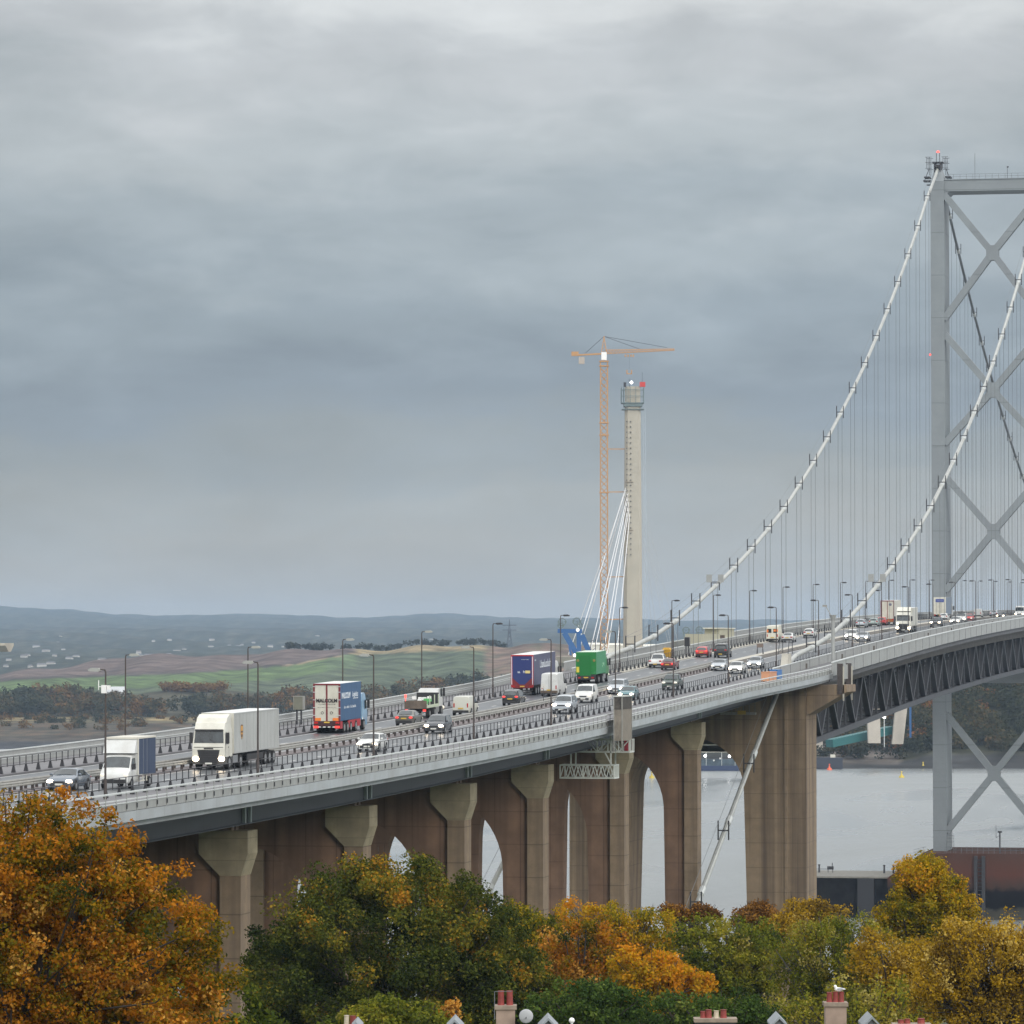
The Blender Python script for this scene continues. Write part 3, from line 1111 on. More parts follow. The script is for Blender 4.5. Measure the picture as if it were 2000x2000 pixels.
P_WHITE = mat('white_car_paint', (0.58, 0.59, 0.58), 0.3, coat=0.3, tint=(.42, .41, .38), tamount=.5, tscale=1.1)
P_SILV = paint('silver_car_paint', (0.42, 0.45, 0.48), 0.3, 0.4)
P_DGREY = paint('dark_grey_car_paint', (0.055, 0.06, 0.068), 0.25, 0.2)
P_BLUEG = paint('blue_grey_car_paint', (0.14, 0.165, 0.20), 0.25, 0.3)
P_BRONZE = paint('bronze_grey_car_paint', (0.125, 0.122, 0.105), 0.3, 0.3)
P_BLACK = paint('black_car_paint', (0.014, 0.015, 0.017), 0.2)
P_TEAL = paint('teal_car_paint', (0.10, 0.20, 0.22), 0.25, 0.3)
P_GREEN = paint('dark_green_car_paint', (0.045, 0.065, 0.055), 0.3, 0.1)
P_RED = paint('red_car_paint', (0.42, 0.025, 0.025), 0.28)
P_DRED = paint('dark_red_car_paint', (0.16, 0.02, 0.02), 0.28)
P_BEIGE = paint('dirty_white_van_paint', (0.50, 0.50, 0.44), 0.45)

wheel_cache = {}


def wheel(parent, x, y, r, w, side):
    key = (round(r, 2), round(w, 2))
    if key not in wheel_cache:
        t = MB().tube([(-w / 2, 0, 0), (w / 2, 0, 0)], r, 18)
        rm = MB().tube([(0, 0, 0), (0.02, 0, 0)], r * 0.62, 14)
        wheel_cache[key] = (t.mesh('tyre', M_TYRE, True), rm.mesh('rim', M_RIM, True))
    tm, rm = wheel_cache[key]
    o = place('wheel', tm, parent, (x, y, r))
    place('rim', rm, o, (side * (w / 2 + 0.005), 0, 0))
    return o


class Shell:
    """a car body: side profile, plan taper and tumblehome, lofted along its length"""

    def __init__(s, L, W, prof, belt, z0=0.24, tumble=0.26, taper=0.10):
        s.L, s.W, s.prof, s.belt, s.z0, s.tumble, s.taper = L, W, prof, belt, z0, tumble, taper
        s.H = max(p[1] for p in prof)
        s.py = [p[0] for p in prof]
        s.pz = [p[1] for p in prof]

    def top(s, y):
        return float(np.interp(y, s.py, s.pz))

    def half(s, y):
        return s.W / 2 * (1 - s.taper * (abs(y) / (s.L / 2)) ** 5)

    def ring(s, y):
        zt, w = s.top(y), s.half(y)
        u = min(1, max(0, (zt - s.belt) / max(0.05, s.H - s.belt)))
        zc = max(min(s.belt, zt - 0.07), s.z0 + 0.2)
        xt = w * (1 - s.tumble * u) - 0.02
        return [(w * 0.9, s.z0), (w, s.z0 + 0.15), (w, zc), (xt, max(zt - 0.05, zc + 0.01)), (xt * 0.84, max(zt, zc + 0.02)), (0, max(zt + 0.02, zc + 0.03))]

    def build(s, material, parent, name='body'):
        ys = set(s.py)
        a, b = s.py[0], s.py[-1]
        k = 0
        while a + k * 0.25 < b:
            ys.add(round(a + k * 0.25, 3))
            k += 1
        ys = sorted(ys)
        ys = [y for i, y in enumerate(ys) if i == 0 or y - ys[i - 1] > 0.03]
        m = MB()
        n = None
        for y in ys:
            r = s.ring(y)
            full = [(x, y, z) for x, z in r] + [(-x, y, z) for x, z in r[-2::-1]]
            n = len(full)
            m.v += full
        for i in range(len(ys) - 1):
            for j in range(n):
                j2 = (j + 1) % n
                m.f.append((i * n + j, i * n + j2, (i + 1) * n + j2, (i + 1) * n + j))
                m.m.append(0)
        m.f += [tuple(range(n)), tuple((len(ys) - 1) * n + j for j in range(n - 1, -1, -1))]
        m.m += [0, 0]
        return m.build(name, material, parent, smooth=True)

    def roof_glass(s, y0, y1, name, parent, off=0.022, wide=0.93):
        rows = [y0 + (y1 - y0) * i / 3 for i in range(4)]
        m = MB()
        ss = [-1, -0.5, 0, 0.5, 1]
        dz = s.top(y1) - s.top(y0)
        nrm = Vector((0, -dz, (y1 - y0))).normalized()
        if nrm.z < 0:
            nrm = -nrm
        for y in rows:
            r = s.ring(y)
            xt = r[3][0] * wide
            for q in ss:
                m.v.append((q * xt, y + nrm.y * off, s.top(y) + 0.02 * (1 - q * q) - (0.03 if abs(q) == 1 else 0) + nrm.z * off))
        for i in range(3):
            for j in range(4):
                m.f.append((i * 5 + j, i * 5 + j + 1, (i + 1) * 5 + j + 1, (i + 1) * 5 + j))
                m.m.append(0)
        return m.build(name, M_GLASS, parent, fix=False)

    def side_glass(s, yb0, yb1, yt0, yt1, parent, material=None):
        for sd in (1, -1):
            m = MB()
            for i in range(5):
                f = i / 4
                yb, yt = yb0 + (yb1 - yb0) * f, yt0 + (yt1 - yt0) * f
                ytc = min(max(yt, s.py[0]), s.py[-1])
                xt = s.ring(ytc)[3][0]
                w = s.half(yb)
                zt = s.H - 0.12
                fr = (zt - s.belt) / (s.H - 0.05 - s.belt)
                m.v.append((sd * (w + 0.012), yb, s.belt + 0.03))
                m.v.append((sd * (w + (xt - w) * fr + 0.014), yt, zt))
            for i in range(4):
                m.f.append((2 * i, 2 * i + 2, 2 * i + 3, 2 * i + 1))
                m.m.append(0)
            m.build('side_window', material or M_GLASS, parent, fix=False)


STY = {
    'hatch': dict(L=4.1, W=1.76, belt=0.92, prof=[(-2.05, .62), (-2.0, .95), (-1.72, 1.3), (-1.3, 1.44), (-.2, 1.48), (.3, 1.42), (1.12, 1.0), (1.75, .86), (2.0, .66), (2.05, .45)],
                  ws=(1.06, .36), rw=(-1.95, -1.66), sg=(-1.45, .95, -1.3, .25), wh=(1.28, -1.25, .31)),
    'saloon': dict(L=4.6, W=1.8, belt=0.92, prof=[(-2.3, .6), (-2.26, .96), (-1.72, 1.03), (-1.05, 1.38), (-.2, 1.43), (.25, 1.38), (1.05, .99), (1.95, .84), (2.25, .64), (2.3, .45)],
                   ws=(1.0, .3), rw=(-1.66, -1.1), sg=(-1.35, .9, -.95, .2), wh=(1.4, -1.35, .32)),
    'estate': dict(L=4.6, W=1.8, belt=0.94, prof=[(-2.3, .6), (-2.26, .98), (-2.0, 1.4), (-1.4, 1.48), (.0, 1.5), (.35, 1.42), (1.1, 1.0), (1.95, .86), (2.25, .66), (2.3, .45)],
                   ws=(1.05, .4), rw=(-2.22, -2.03), sg=(-1.85, .95, -1.7, .3), wh=(1.4, -1.35, .32)),
    'mpv': dict(L=4.4, W=1.82, belt=0.98, prof=[(-2.2, .6), (-2.17, 1.0), (-2.0, 1.5), (-1.4, 1.64), (-.1, 1.67), (.45, 1.56), (1.35, 1.06), (1.9, .9), (2.15, .7), (2.2, .45)],
                ws=(1.28, .5), rw=(-2.13, -2.02), sg=(-1.8, 1.15, -1.65, .4), wh=(1.35, -1.3, .32)),
    'suv': dict(L=4.7, W=1.92, belt=1.08, z0=.36, prof=[(-2.35, .7), (-2.3, 1.1), (-2.15, 1.68), (-1.6, 1.8), (.1, 1.82), (.5, 1.72), (1.15, 1.17), (2.0, 1.06), (2.3, .9), (2.35, .55)],
                ws=(1.08, .55), rw=(-2.27, -2.16), sg=(-2.0, 1.0, -1.9, .45), wh=(1.45, -1.4, .38)),
    'pickup': dict(L=5.2, W=1.86, belt=1.06, z0=.38, prof=[(-2.6, .7), (-2.58, 1.05), (-.75, 1.06), (-.66, 1.12), (-.45, 1.68), (-.2, 1.76), (.45, 1.76), (.75, 1.68), (1.35, 1.14), (2.2, 1.02), (2.55, .86), (2.6, .55)],
                   ws=(1.28, .8), rw=(-.66, -.46), sg=(-.4, 1.2, -.3, .7), wh=(1.65, -1.55, .38)),
    'van': dict(L=4.5, W=1.86, belt=1.12, z0=.28, tumble=.12, prof=[(-2.25, .7), (-2.22, 1.4), (-2.12, 1.84), (-1.5, 1.9), (.35, 1.9), (.65, 1.8), (1.38, 1.16), (2.0, .98), (2.2, .75), (2.25, .45)],
                ws=(1.3, .72), rw=None, sg=(.1, 1.25, .15, .6), wh=(1.4, -1.4, .33)),
    'bigvan': dict(L=5.6, W=2.0, belt=1.3, z0=.3, tumble=.08, taper=.06, prof=[(-2.8, .7), (-2.77, 2.0), (-2.68, 2.45), (-2.0, 2.55), (.9, 2.55), (1.2, 2.4), (1.95, 1.4), (2.5, 1.12), (2.75, .85), (2.8, .45)],
                   ws=(1.9, 1.3), rw=None, sg=(.7, 1.75, .75, 1.2), wh=(1.75, -1.65, .35)),
}


def on_lane(lane, y):
    return (lane, y, zd(y) + 0.006)


def heading(t, y, away):
    t.rotation_euler = (math.atan(grade(y)) * (1 if away else -1), 0, 0.0 if away else math.pi)


def car(name, label, cat, style, body, lane, y, away, lights=True, plate=True, group=None, glass=True):
    """y is the place of the end that faces the camera"""
    d = STY[style]
    L = d['L']
    yc = y + L / 2
    t = thing(name, label, cat, on_lane(lane, yc), group=group)
    heading(t, yc, away)
    s = Shell(L, d['W'], d['prof'], d['belt'], d.get('z0', .24), d.get('tumble', .26), d.get('taper', .10))
    bo = s.build(body, t)
    if d['ws']:
        s.roof_glass(d['ws'][0], d['ws'][1], 'windscreen', t)
    if d['rw']:
        s.roof_glass(d['rw'][0], d['rw'][1], 'rear_window', t, wide=0.86)
    s.side_glass(*d['sg'], t)
    fy, ry, r = d['wh']
    for sd in (1, -1):
        for wy in (fy, ry):
            x = sd * (s.half(wy) - 0.08)
            MB().tube([(sd * (s.half(wy) - 0.2), wy, r + .02), (sd * (s.half(wy) + 0.012), wy, r + .02)], r + 0.07, 16).build('wheel_arch', M_TRIM, t)
            wheel(t, x, wy, r, 0.22, sd)
    zb = d['prof'][-2][1]
    zl = zb - 0.02
    hw = s.half(L / 2 - .15)
    hm = M_HEAD if lights and not away else M_HDIM
    for sd in (1, -1):
        m = MB()
        m.ball((0, 0, 0), 1.0, 8, 6, sc=(0.24, 0.10, 0.135))
        m.build('headlight', hm, t).location = (sd * (hw - 0.20), L / 2 - 0.10, zl)
        m = MB()
        zt = d['prof'][1][1] - (0.12 if style not in ('van', 'bigvan', 'mpv', 'hatch', 'suv', 'estate') else 0.02)
        if style in ('van', 'bigvan'):
            zt = 1.05
            m.cbox(0, 0, 0, 0.12, 0.06, 0.42)
        else:
            m.ball((0, 0, 0), 1.0, 8, 6, sc=(0.19, 0.09, 0.10))
        m.build('tail_light', M_BRAKE if (lights and away) else M_TAIL, t).location = (sd * (s.half(-L / 2 + .1) - 0.17), -L / 2 + 0.03, zt - 0.04)
        m = MB()
        m.ball((0, 0, 0), 1.0, 8, 5, sc=(0.11, 0.06, 0.09))
        m.build('wing_mirror', body if style not in ('van', 'bigvan') else M_TRIM, t).location = (sd * (s.half(d['ws'][0]) + 0.09), d['ws'][0] - 0.2, d['belt'] + 0.12)
    m = MB()
    m.cbox(0, L / 2 - 0.03, 0.42, d['W'] * 0.66, 0.14, 0.2)
    m.cbox(0, L / 2 - 0.05, zl - 0.04, d['W'] * 0.40, 0.14, 0.12)
    m.build('grille', M_TRIM, t)
    m = MB()
    m.cbox(0, -L / 2 + 0.02, 0.40, d['W'] * 0.86, 0.14, 0.26)
    m.build('rear_bumper', M_TRIM, t)
    if plate:
        MB().cbox(0, L / 2 + 0.055, 0.44, 0.52, 0.02, 0.12).build('number_plate', M_PLW, t)
        MB().cbox(0, -L / 2 - 0.06, 0.50 if style in ('pickup', 'suv') else 0.72, 0.52, 0.03, 0.13).build('number_plate', M_PLY, t)
    return t


def text_mesh(parent, name, body, size, material, loc, rot, bold=0.0, shear=0.0):
    c = bpy.data.curves.new(name, 'FONT')
    c.body = body
    c.size = size
    c.align_x = 'CENTER'
    c.align_y = 'CENTER'
    c.offset = bold
    c.shear = shear
    c.extrude = 0.004
    o = bpy.data.objects.new('tmp_text', c)
    COL.objects.link(o)
    bpy.context.view_layer.update()
    dg = bpy.context.evaluated_depsgraph_get()
    me = bpy.data.meshes.new_from_object(o.evaluated_get(dg))
    bpy.data.objects.remove(o)
    bpy.data.curves.remove(c)
    me.name = name
    me.materials.clear()
    me.materials.append(material)
    return place(name, me, parent, loc, rot)


def scribble(parent, name, w, h, material, loc, rot, seed, gaps=()):
    """a line of lettering too small to read in the photograph: a row of letter-like strokes"""
    r = random.Random(seed)
    m = MB()
    x = -w / 2
    while x < w / 2:
        cw = h * r.uniform(.45, .7)
        k = r.random()
        st_ = h * .16
        if r.random() < 0.12:
            x += cw * .8
            continue
        tall = h if r.random() < .35 else h * .68
        m.box(x, x + st_, 0, tall, 0, .004)
        if k < .75:
            m.box(x + cw - st_, x + cw, 0, h * .68, 0, .004)
        if k < .5:
            m.box(x + st_, x + cw - st_, h * .68 - st_, h * .68, 0, .004)
        if k > .3:
            m.box(x + st_, x + cw - st_, 0, st_, 0, .004)
        x += cw + h * .16
    return m.build(name, material, parent, fix=False) if not m.v else _put(m, name, material, parent, loc, rot)


def _put(m, name, material, parent, loc, rot):
    o = m.build(name, material, parent, fix=False)
    o.location = loc
    o.rotation_euler = rot
    return o


R_REAR = (math.pi / 2, 0, 0)                     # lettering facing -Y (the rear of a departing vehicle)
R_RIGHT = (math.pi / 2, 0, math.pi / 2)          # facing +X
R_LEFT = (math.pi / 2, 0, -math.pi / 2)          # facing -X


def tractor(t, y0, body, H=3.7, W=2.5, lights=True, lower=None):
    """cab-over tractor, its front at local y0 looking to +Y"""
    m = MB()
    prof = [(y0 - 2.2, .95), (y0 - 2.2, H - .75), (y0 - 1.95, H - .1), (y0 - 1.0, H), (y0 - .55, H - .12), (y0 - .28, H - .62), (y0 - .12, 2.0), (y0, 1.55), (y0, .95)]
    n = len(prof)
    hw = [W / 2] * n
    for i, (y, z) in enumerate(prof):
        hw[i] = W / 2 - (0.10 if z > H - .7 else 0)
    vs = [(-hw[i], y, z) for i, (y, z) in enumerate(prof)] + [(hw[i], y, z) for i, (y, z) in enumerate(prof)]
    fs = [tuple(range(n)), tuple(range(2 * n - 1, n - 1, -1))] + [(i, (i + 1) % n, n + (i + 1) % n, n + i) for i in range(n)]
    m.add(vs, fs)
    m.build('cab', body, t)
    m = MB()
    zt = min(3.08, H - .70)
    yt = y0 - .12 - .16 * (zt - 2.0) / (H - 2.62) + .025
    m.add([(-1.12, y0 - .095, 1.98), (1.12, y0 - .095, 1.98), (1.06, yt, zt), (-1.06, yt, zt)], [(0, 1, 2, 3)])
    m.build('windscreen', M_GLASS, t, fix=False)
    m = MB()
    m.box(-1.05, 1.05, y0 - .4, y0 - .08, zt + .02, zt + .13)
    m.build('sun_visor', M_TRIM if lower else body, t)
    for sd in (1, -1):
        x = sd * (W / 2 + .012)
        m = MB()
        m.add([(x, y0 - .35, 1.95), (x, y0 - 1.05, 1.85), (x, y0 - 1.05, 2.7), (x, y0 - .5, 2.75)], [(0, 1, 2, 3)])
        m.build('side_window', M_GLASS, t, fix=False)
        m = MB()
        m.box(*sorted((sd * (W / 2 + .05), sd * (W / 2 + .28))), y0 - .34, y0 - .2, 1.95, 2.75)
        m.build('wing_mirror', M_TRIM, t)
        m = MB()
        m.ball((0, 0, 0), 1, 8, 6, sc=(.25, .09, .19))
        m.build('headlight', M_HEAD if lights else M_HDIM, t).location = (sd * .98, y0 + .0, .82)
    m = MB()
    m.box(-W / 2 + .02, W / 2 - .02, y0 - 1.0, y0 - .02, .42, .96)
    m.build('bumper', lower or body, t)
    m = MB()
    m.add([(-.85, y0 + .015, 1.48), (.85, y0 + .015, 1.48), (.66, y0 + .015, .5), (-.66, y0 + .015, .5)], [(0, 1, 2, 3)])
    m.add([(-.85, y0 - .05, 1.48), (.85, y0 - .05, 1.48), (.66, y0 - .05, .5), (-.66, y0 - .05, .5)], [(3, 2, 1, 0)])
    m.build('grille', M_TRIM, t, fix=False)
    MB().cbox(0, y0 + .02, .48, .52, .03, .12).build('number_plate', M_PLW, t)
    m = MB()
    m.box(-.45, .45, y0 - 6.2, y0 - 1.0, .62, .95)
    m.build('chassis', M_TRIM, t)
    for sd in (1, -1):
        m = MB()
        m.box(*sorted((sd * .75, sd * 1.2)), y0 - 3.9, y0 - 2.5, .45, 1.0)
        m.build('fuel_tank', M_RIM, t)
        wheel(t, sd * 1.08, y0 - 1.35, .5, .32, sd)
        wheel(t, sd * 1.0, y0 - 4.6, .5, .5, sd)


def trailer(t, y0, L, H, side, rear, roof, W=2.5, zf=1.12, front=None, axles=3, frame=None):
    """box or curtain body from local y0 (front) back to y0 - L"""
    m = MB()
    m.box(-W / 2, W / 2, y0 - L, y0, zf, H)
    m.m = [1, 2, 3, 0, 4, 0]
    m.build('box_body', [side, M_TRIM, roof, rear, front or roof], t, fix=False)
    m = MB()
    m.box(-.5, .5, y0 - L + .3, y0 - .5, .75, zf - .01)
    m.build('chassis', M_TRIM, t)
    for k in range(axles):
        for sd in (1, -1):
            wheel(t, sd * 1.05, y0 - L + 1.6 + 1.3 * k, .48, .4, sd)


# ------------------------------------------------------------------ oncoming side (towards the camera)
IN, OUT = 2.45, 5.7
car('parked_car', 'x', 'car', 'saloon', P_BLUEG, IN, 289.0, False)['label'] = 'blue grey saloon with lit headlights half behind the maple, at far left'
t = [o for o in COL.objects if o.get('label') == 'blue grey saloon with lit headlights half behind the maple, at far left'][0]
t.name = 'saloon_car'
car('hatchback', 'shiny white hatchback with lit headlights behind the black barrier', 'car', 'hatch', P_WHITE, OUT, 364.0, False)
car('people_carrier', 'dark grey people carrier with bright headlights on the oncoming side', 'car', 'mpv', P_DGREY, IN, 404.5, False)
car('off_road_car', 'silver off-roader with two bright headlights ahead of the small white van', 'car', 'suv', P_SILV, 5.2, 452.0, False)
car('small_van', 'small white panel van with dark bumper on the oncoming side', 'van', 'van', P_WHITE, 2.3, 480.0, False, lights=False)
car('people_carrier', 'pale blue people carrier with headlights seen just above the timber clad shaft', 'car', 'mpv', P_SILV, 1.75, 503.0, False)
car('hatchback', 'teal hatchback half hidden behind the timber clad shaft', 'car', 'hatch', P_TEAL, OUT, 487.0, False)
t = car('pickup_truck', 'dark green pickup with a tall load frame on its bed', 'pickup', 'pickup', P_GREEN, OUT, 516.0, False, lights=False)
m = MB()
for xx in (-.8, .8):
    for yy in (-2.4, -.9):
        m.bar((xx, yy, 1.0), (xx, yy, 1.75), .06)
    m.bar((xx, -2.4, 1.72), (xx, -.9, 1.72), .06)
m.bar((-.8, -2.4, 1.72), (.8, -2.4, 1.72), .06)
m.bar((-.8, -.9, 1.72), (.8, -.9, 1.72), .06)
m.build('load_frame', M_DARK, t)
car('saloon_car', 'dark silver saloon with dim headlights beside the white hatchback near the cable end', 'car', 'saloon', P_SILV, 1.9, 577.0, False, lights=False)
car('hatchback', 'white hatchback with lit headlights above the orange and blue boxes', 'car', 'hatch', P_WHITE, 5.6, 567.0, False)
car('hatchback', 'silver hatchback with lit headlights just before the near cable end', 'car', 'hatch', P_SILV, 5.4, 585.0, False)
car('people_carrier', 'white people carrier with lit headlights behind the lower near cable', 'car', 'mpv', P_WHITE, 2.3, 711.0, False)
car('saloon_car', 'silver saloon with one glaring headlight under the lower near cable', 'car', 'saloon', P_SILV, 4.9, 704.0, False)
car('off_road_car', 'dark boxy off-roader with bright headlights following the distant white lorry', 'car', 'suv', P_DGREY, 4.6, 815.0, False)
car('hatchback', 'white hatchback with headlights on, before the roof-racked van', 'car', 'hatch', P_WHITE, 4.7, 848.0, False, plate=False)
t = car('small_van', 'white van with a dark roof rack and one glaring headlight', 'van', 'van', P_WHITE, 3.0, 876.0, False, plate=False)
m = MB()
m.cbox(0, -.4, 2.02, 1.6, 2.4, .08)
m.build('roof_rack', M_DARK, t)
car('saloon_car', 'red car queueing behind the roof-racked van', 'car', 'hatch', P_RED, 2.6, 895.0, False, lights=False, plate=False)
car('saloon_car', 'black saloon with two bright headlights near the crest of bridge', 'car', 'saloon', P_BLACK, 2.4, 966.0, False, plate=False)
car('large_van', 'white van with warm headlights at the right edge of the picture', 'van', 'bigvan', P_WHITE, 3.6, 998.0, False, plate=False)

# luton van
M_NAVYC = mat('blue_curtain', (0.030, 0.048, 0.095), 0.6, vary=0.25, scale=1.0, stretch=(.3, 5, .2))
t = thing('box_van', 'white cabbed box van with dark blue curtain side, behind the maple top', 'van', on_lane(4.95, 297.5))
heading(t, 297.5, False)
yb = 297.5 - 293.5
s = Shell(2.6, 2.0, [(-1.3, 1.5), (-1.25, 2.2), (-.3, 2.3), (.0, 2.15), (.75, 1.35), (1.1, 1.1), (1.27, .85), (1.3, .45)], 1.25, .35, .12, .05)
cab = thing('cab_mount', None, None)
cab.parent = t
cab.location = (0, yb - 1.3 + 0.3, 0)
COL.objects.unlink(cab)
bpy.data.objects.remove(cab)


def shift(o, dy):
    for v in o.data.vertices:
        v.co.y += dy


dy = yb - 1.0
o = s.build(P_WHITE, t, 'cab')
shift(o, dy)
o = s.roof_glass(.72, .08, 'windscreen', t)
shift(o, dy)
for sd in (1, -1):
    m = MB()
    m.add([(sd * 1.01, dy + .55, 1.3), (sd * 1.01, dy - .55, 1.3), (sd * .96, dy - .5, 2.0), (sd * .96, dy + .05, 2.0)], [(0, 1, 2, 3)])
    m.build('side_window', M_GLASS, t, fix=False)
    m = MB()
    m.box(*sorted((sd * 1.03, sd * 1.25)), dy + .35, dy + .5, 1.25, 1.65)
    m.build('wing_mirror', M_TRIM, t)
    m = MB()
    m.ball((0, 0, 0), 1, 8, 6, sc=(.18, .1, .15))
    m.build('headlight', M_HDIM, t).location = (sd * .8, dy + 1.2, .88)
    wheel(t, sd * .92, dy + .45, .34, .22, sd)
    wheel(t, sd * .95, dy - 3.6, .34, .3, sd)
m = MB()
m.cbox(0, dy + 1.28, .5, 1.6, .12, .26)
m.build('grille', M_TRIM, t)
m = MB()
m.box(-1.1, 1.1, dy - 5.0, dy - .62, .85, 3.25)
m.m = [0, 1, 2, 0, 2, 0]
m.build('box_body', [M_NAVYC, P_WHITE, P_WHITE], t, fix=False)
m = MB()
m.prism([(dy - .62, 2.32), (dy - .62, 3.2), (dy - .35, 3.15), (dy + .05, 2.32)], 'x', -1.08, 1.08)
m.build('wind_deflector', P_WHITE, t)
m = MB()
m.box(-1.13, 1.13, dy - 5.03, dy - .55, 3.25, 3.36)
for sd in (1, -1):
    m.box(*sorted((sd * 1.09, sd * 1.125)), dy - .85, dy - .6, .85, 3.25)
m.build('body_frame', mat('cream_frame_paint', (.55, .53, .46), .5), t)
m = MB()
for sd in (1, -1):
    for k, zz in enumerate((.4, .8)):
        m.box(*sorted((sd * 1.05, sd * 1.1)), dy - 3.0, dy - .8, zz, zz + .08)
    for yy in (-2.9, -2.0, -1.0):
        m.box(*sorted((sd * 1.05, sd * 1.1)), dy + yy, dy + yy + .1, .4, .88)
m.build('side_guard', mat('cream_frame_paint', (.55, .53, .46), .5), t)
for yy in (-2.0, -2.9):
    MB().box(1.101, 1.112, dy + yy, dy + yy + .05, .95, 3.2).build('curtain_strap', M_RIM, t)
    MB().box(-1.112, -1.101, dy + yy, dy + yy + .05, .95, 3.2).build('curtain_strap', M_RIM, t)

# the white articulated lorry
P_CREAM = mat('cream_white_lorry_paint', (0.60, 0.59, 0.52), 0.35, coat=.2, tint=(.42, .40, .34), tamount=.5, tscale=.9)
M_GREYBOX = mat('grey_trailer_side', (0.38, 0.39, 0.38), 0.5, vary=0.06, scale=0.5, tint=(.27, .27, .25), tamount=.5, tscale=.5, tstretch=(1, 1, .3))
M_ROOFW = mat('white_trailer_roof', (0.60, 0.61, 0.60), 0.5)
t = thing('articulated_lorry', 'cream white articulated lorry with grey trailer and a brown shield emblem', 'lorry', on_lane(2.35, 335.0))
heading(t, 335.0, False)
y0 = 335.0 - 327.0
tractor(t, y0, P_CREAM, H=3.55, W=2.46, lower=mat('grey_bumper', (.07, .068, .066), .5))
m = MB()
m.prism([(y0 - 2.2, 3.2), (y0 - 2.2, 4.02), (y0 - 1.75, 4.05), (y0 - 1.05, 3.80), (y0 - .8, 3.45)], 'x', -1.15, 1.15)
m.build('wind_deflector', P_CREAM, t)
m = MB()
m.box(-1.1, 1.1, y0 + .02, y0 + .03, .98, 1.0)
for k in range(5):
    zz = .62 + k * .17
    m.box(-.6 - k * .03, .6 + k * .03, y0 + .02, y0 + .035, zz, zz + .03)
m.build('grille_slat', M_DARK, t)
sm2 = MB()
for sd in (1, -1):
    for yy in (y0 - .32, y0 - 1.22):
        sm2.box(*sorted((sd * 1.225, sd * 1.236)), yy, yy + .025, .75, 2.8)
    sm2.box(*sorted((sd * 1.225, sd * 1.25)), y0 - 1.15, y0 - .95, 1.62, 1.68)
    sm2.box(*sorted((sd * 1.2, sd * 1.24)), y0 - 2.1, y0 - 1.0, .42, .74)
sm2.box(-1.1, 1.1, y0 - .10, y0 + .012, 1.66, 1.69)
sm2.box(-.35, .35, y0 - .05, y0 + .03, 1.53, 1.62)
sm2.build('cab_seam', M_TRIM, t)
for xx in (-.5, .35):
    wm_ = MB()
    wm_.bar((xx, y0 - .06, 2.0), (xx + .42, y0 - .10, 2.25), .03)
    wm_.build('wiper', M_TRIM, t)
rb_ = MB()
for sd in (1, -1):
    for k in range(13):
        rb_.box(*sorted((sd * 1.25, sd * 1.262)), y0 - 3.1 - k * 1.06, y0 - 3.07 - k * 1.06, 1.16, 4.06)
    rb_.box(*sorted((sd * 1.25, sd * 1.27)), y0 - 16.15, y0 - 2.65, 1.12, 1.24)
    rb_.box(*sorted((sd * 1.25, sd * 1.27)), y0 - 16.15, y0 - 2.65, 4.02, 4.1)
rb_.build('side_rib', mat('pale_trim', (.34, .35, .345), .5), t)
trailer(t, y0 - 2.6, 13.6, 4.12, M_GREYBOX, M_GREYBOX, M_ROOFW, front=P_CREAM, W=2.5)
M_SHB = mat('emblem_brown', (0.10, 0.045, 0.015), .5)
M_SHG = mat('emblem_gold', (0.55, 0.28, 0.05), .5)
for sd in (1, -1):
    x = sd * 1.252
    cy_ = y0 - 4.9

    def sh(sc, mm, xx, nm, top=1.0):
        pts = [(-.42, .55 * top), (0, .66 * top), (.42, .55 * top), (.42, -.05), (.25, -.42), (0, -.62), (-.25, -.42), (-.42, -.05)]
        b_ = MB()
        b_.add([(xx, cy_ + p * sc, 2.62 + q * sc) for p, q in pts], [tuple(range(8))])
        return b_.build(nm, mm, t, fix=False)
    sh(.92, M_SHB, x, 'shield_emblem')
    sh(.79, M_SHG, x + sd * .004, 'shield_emblem')
    b_ = MB()
    for ya_, za_, zb3 in ((.26, 2.60, 2.74), (.19, 2.28, 2.48)):
        b_.add([(x + sd * .008, cy_ - ya_, za_), (x + sd * .008, cy_ + ya_, za_), (x + sd * .008, cy_ + ya_, zb3), (x + sd * .008, cy_ - ya_, zb3)], [(0, 1, 2, 3)])
    b_.build('shield_emblem', M_SHB, t, fix=False)
    m = MB()
    m.box(*sorted((sd * 1.15, sd * 1.22)), y0 - 11.4, y0 - 6.6, .5, .95)
    m.build('side_guard', M_TRIM, t)

# the distant white lorry
t = thing('box_lorry', 'white lorry with lit headlights and dark grille, framed by hangers near the tower', 'lorry', on_lane(4.55, 772.0))
heading(t, 772.0, False)
y0 = 772.0 - 764.5
tractor(t, y0, P_CREAM, H=3.5, lower=M_TRIM)
trailer(t, y0 - 2.4, 8.4, 4.1, mat('pale_ribbed_side', (.45, .45, .41), .5, vary=.12, scale=1.5, stretch=(1, 6, .1)), M_GREYBOX, M_ROOFW, front=P_CREAM, axles=2)
m = MB()
m.prism([(y0 - 2.2, 3.4), (y0 - 2.2, 4.25), (y0 - 1.6, 4.25), (y0 - .7, 3.6)], 'x', -1.15, 1.15)
m.build('wind_deflector', P_CREAM, t)
for sd in (1, -1):
    m = MB()
    m.ball((0, 0, 0), 1, 8, 6, sc=(.16, .08, .12))
    m.build('fog_light', M_HEAD, t).location = (sd * .95, y0 + .02, 1.55 if sd > 0 else .55)

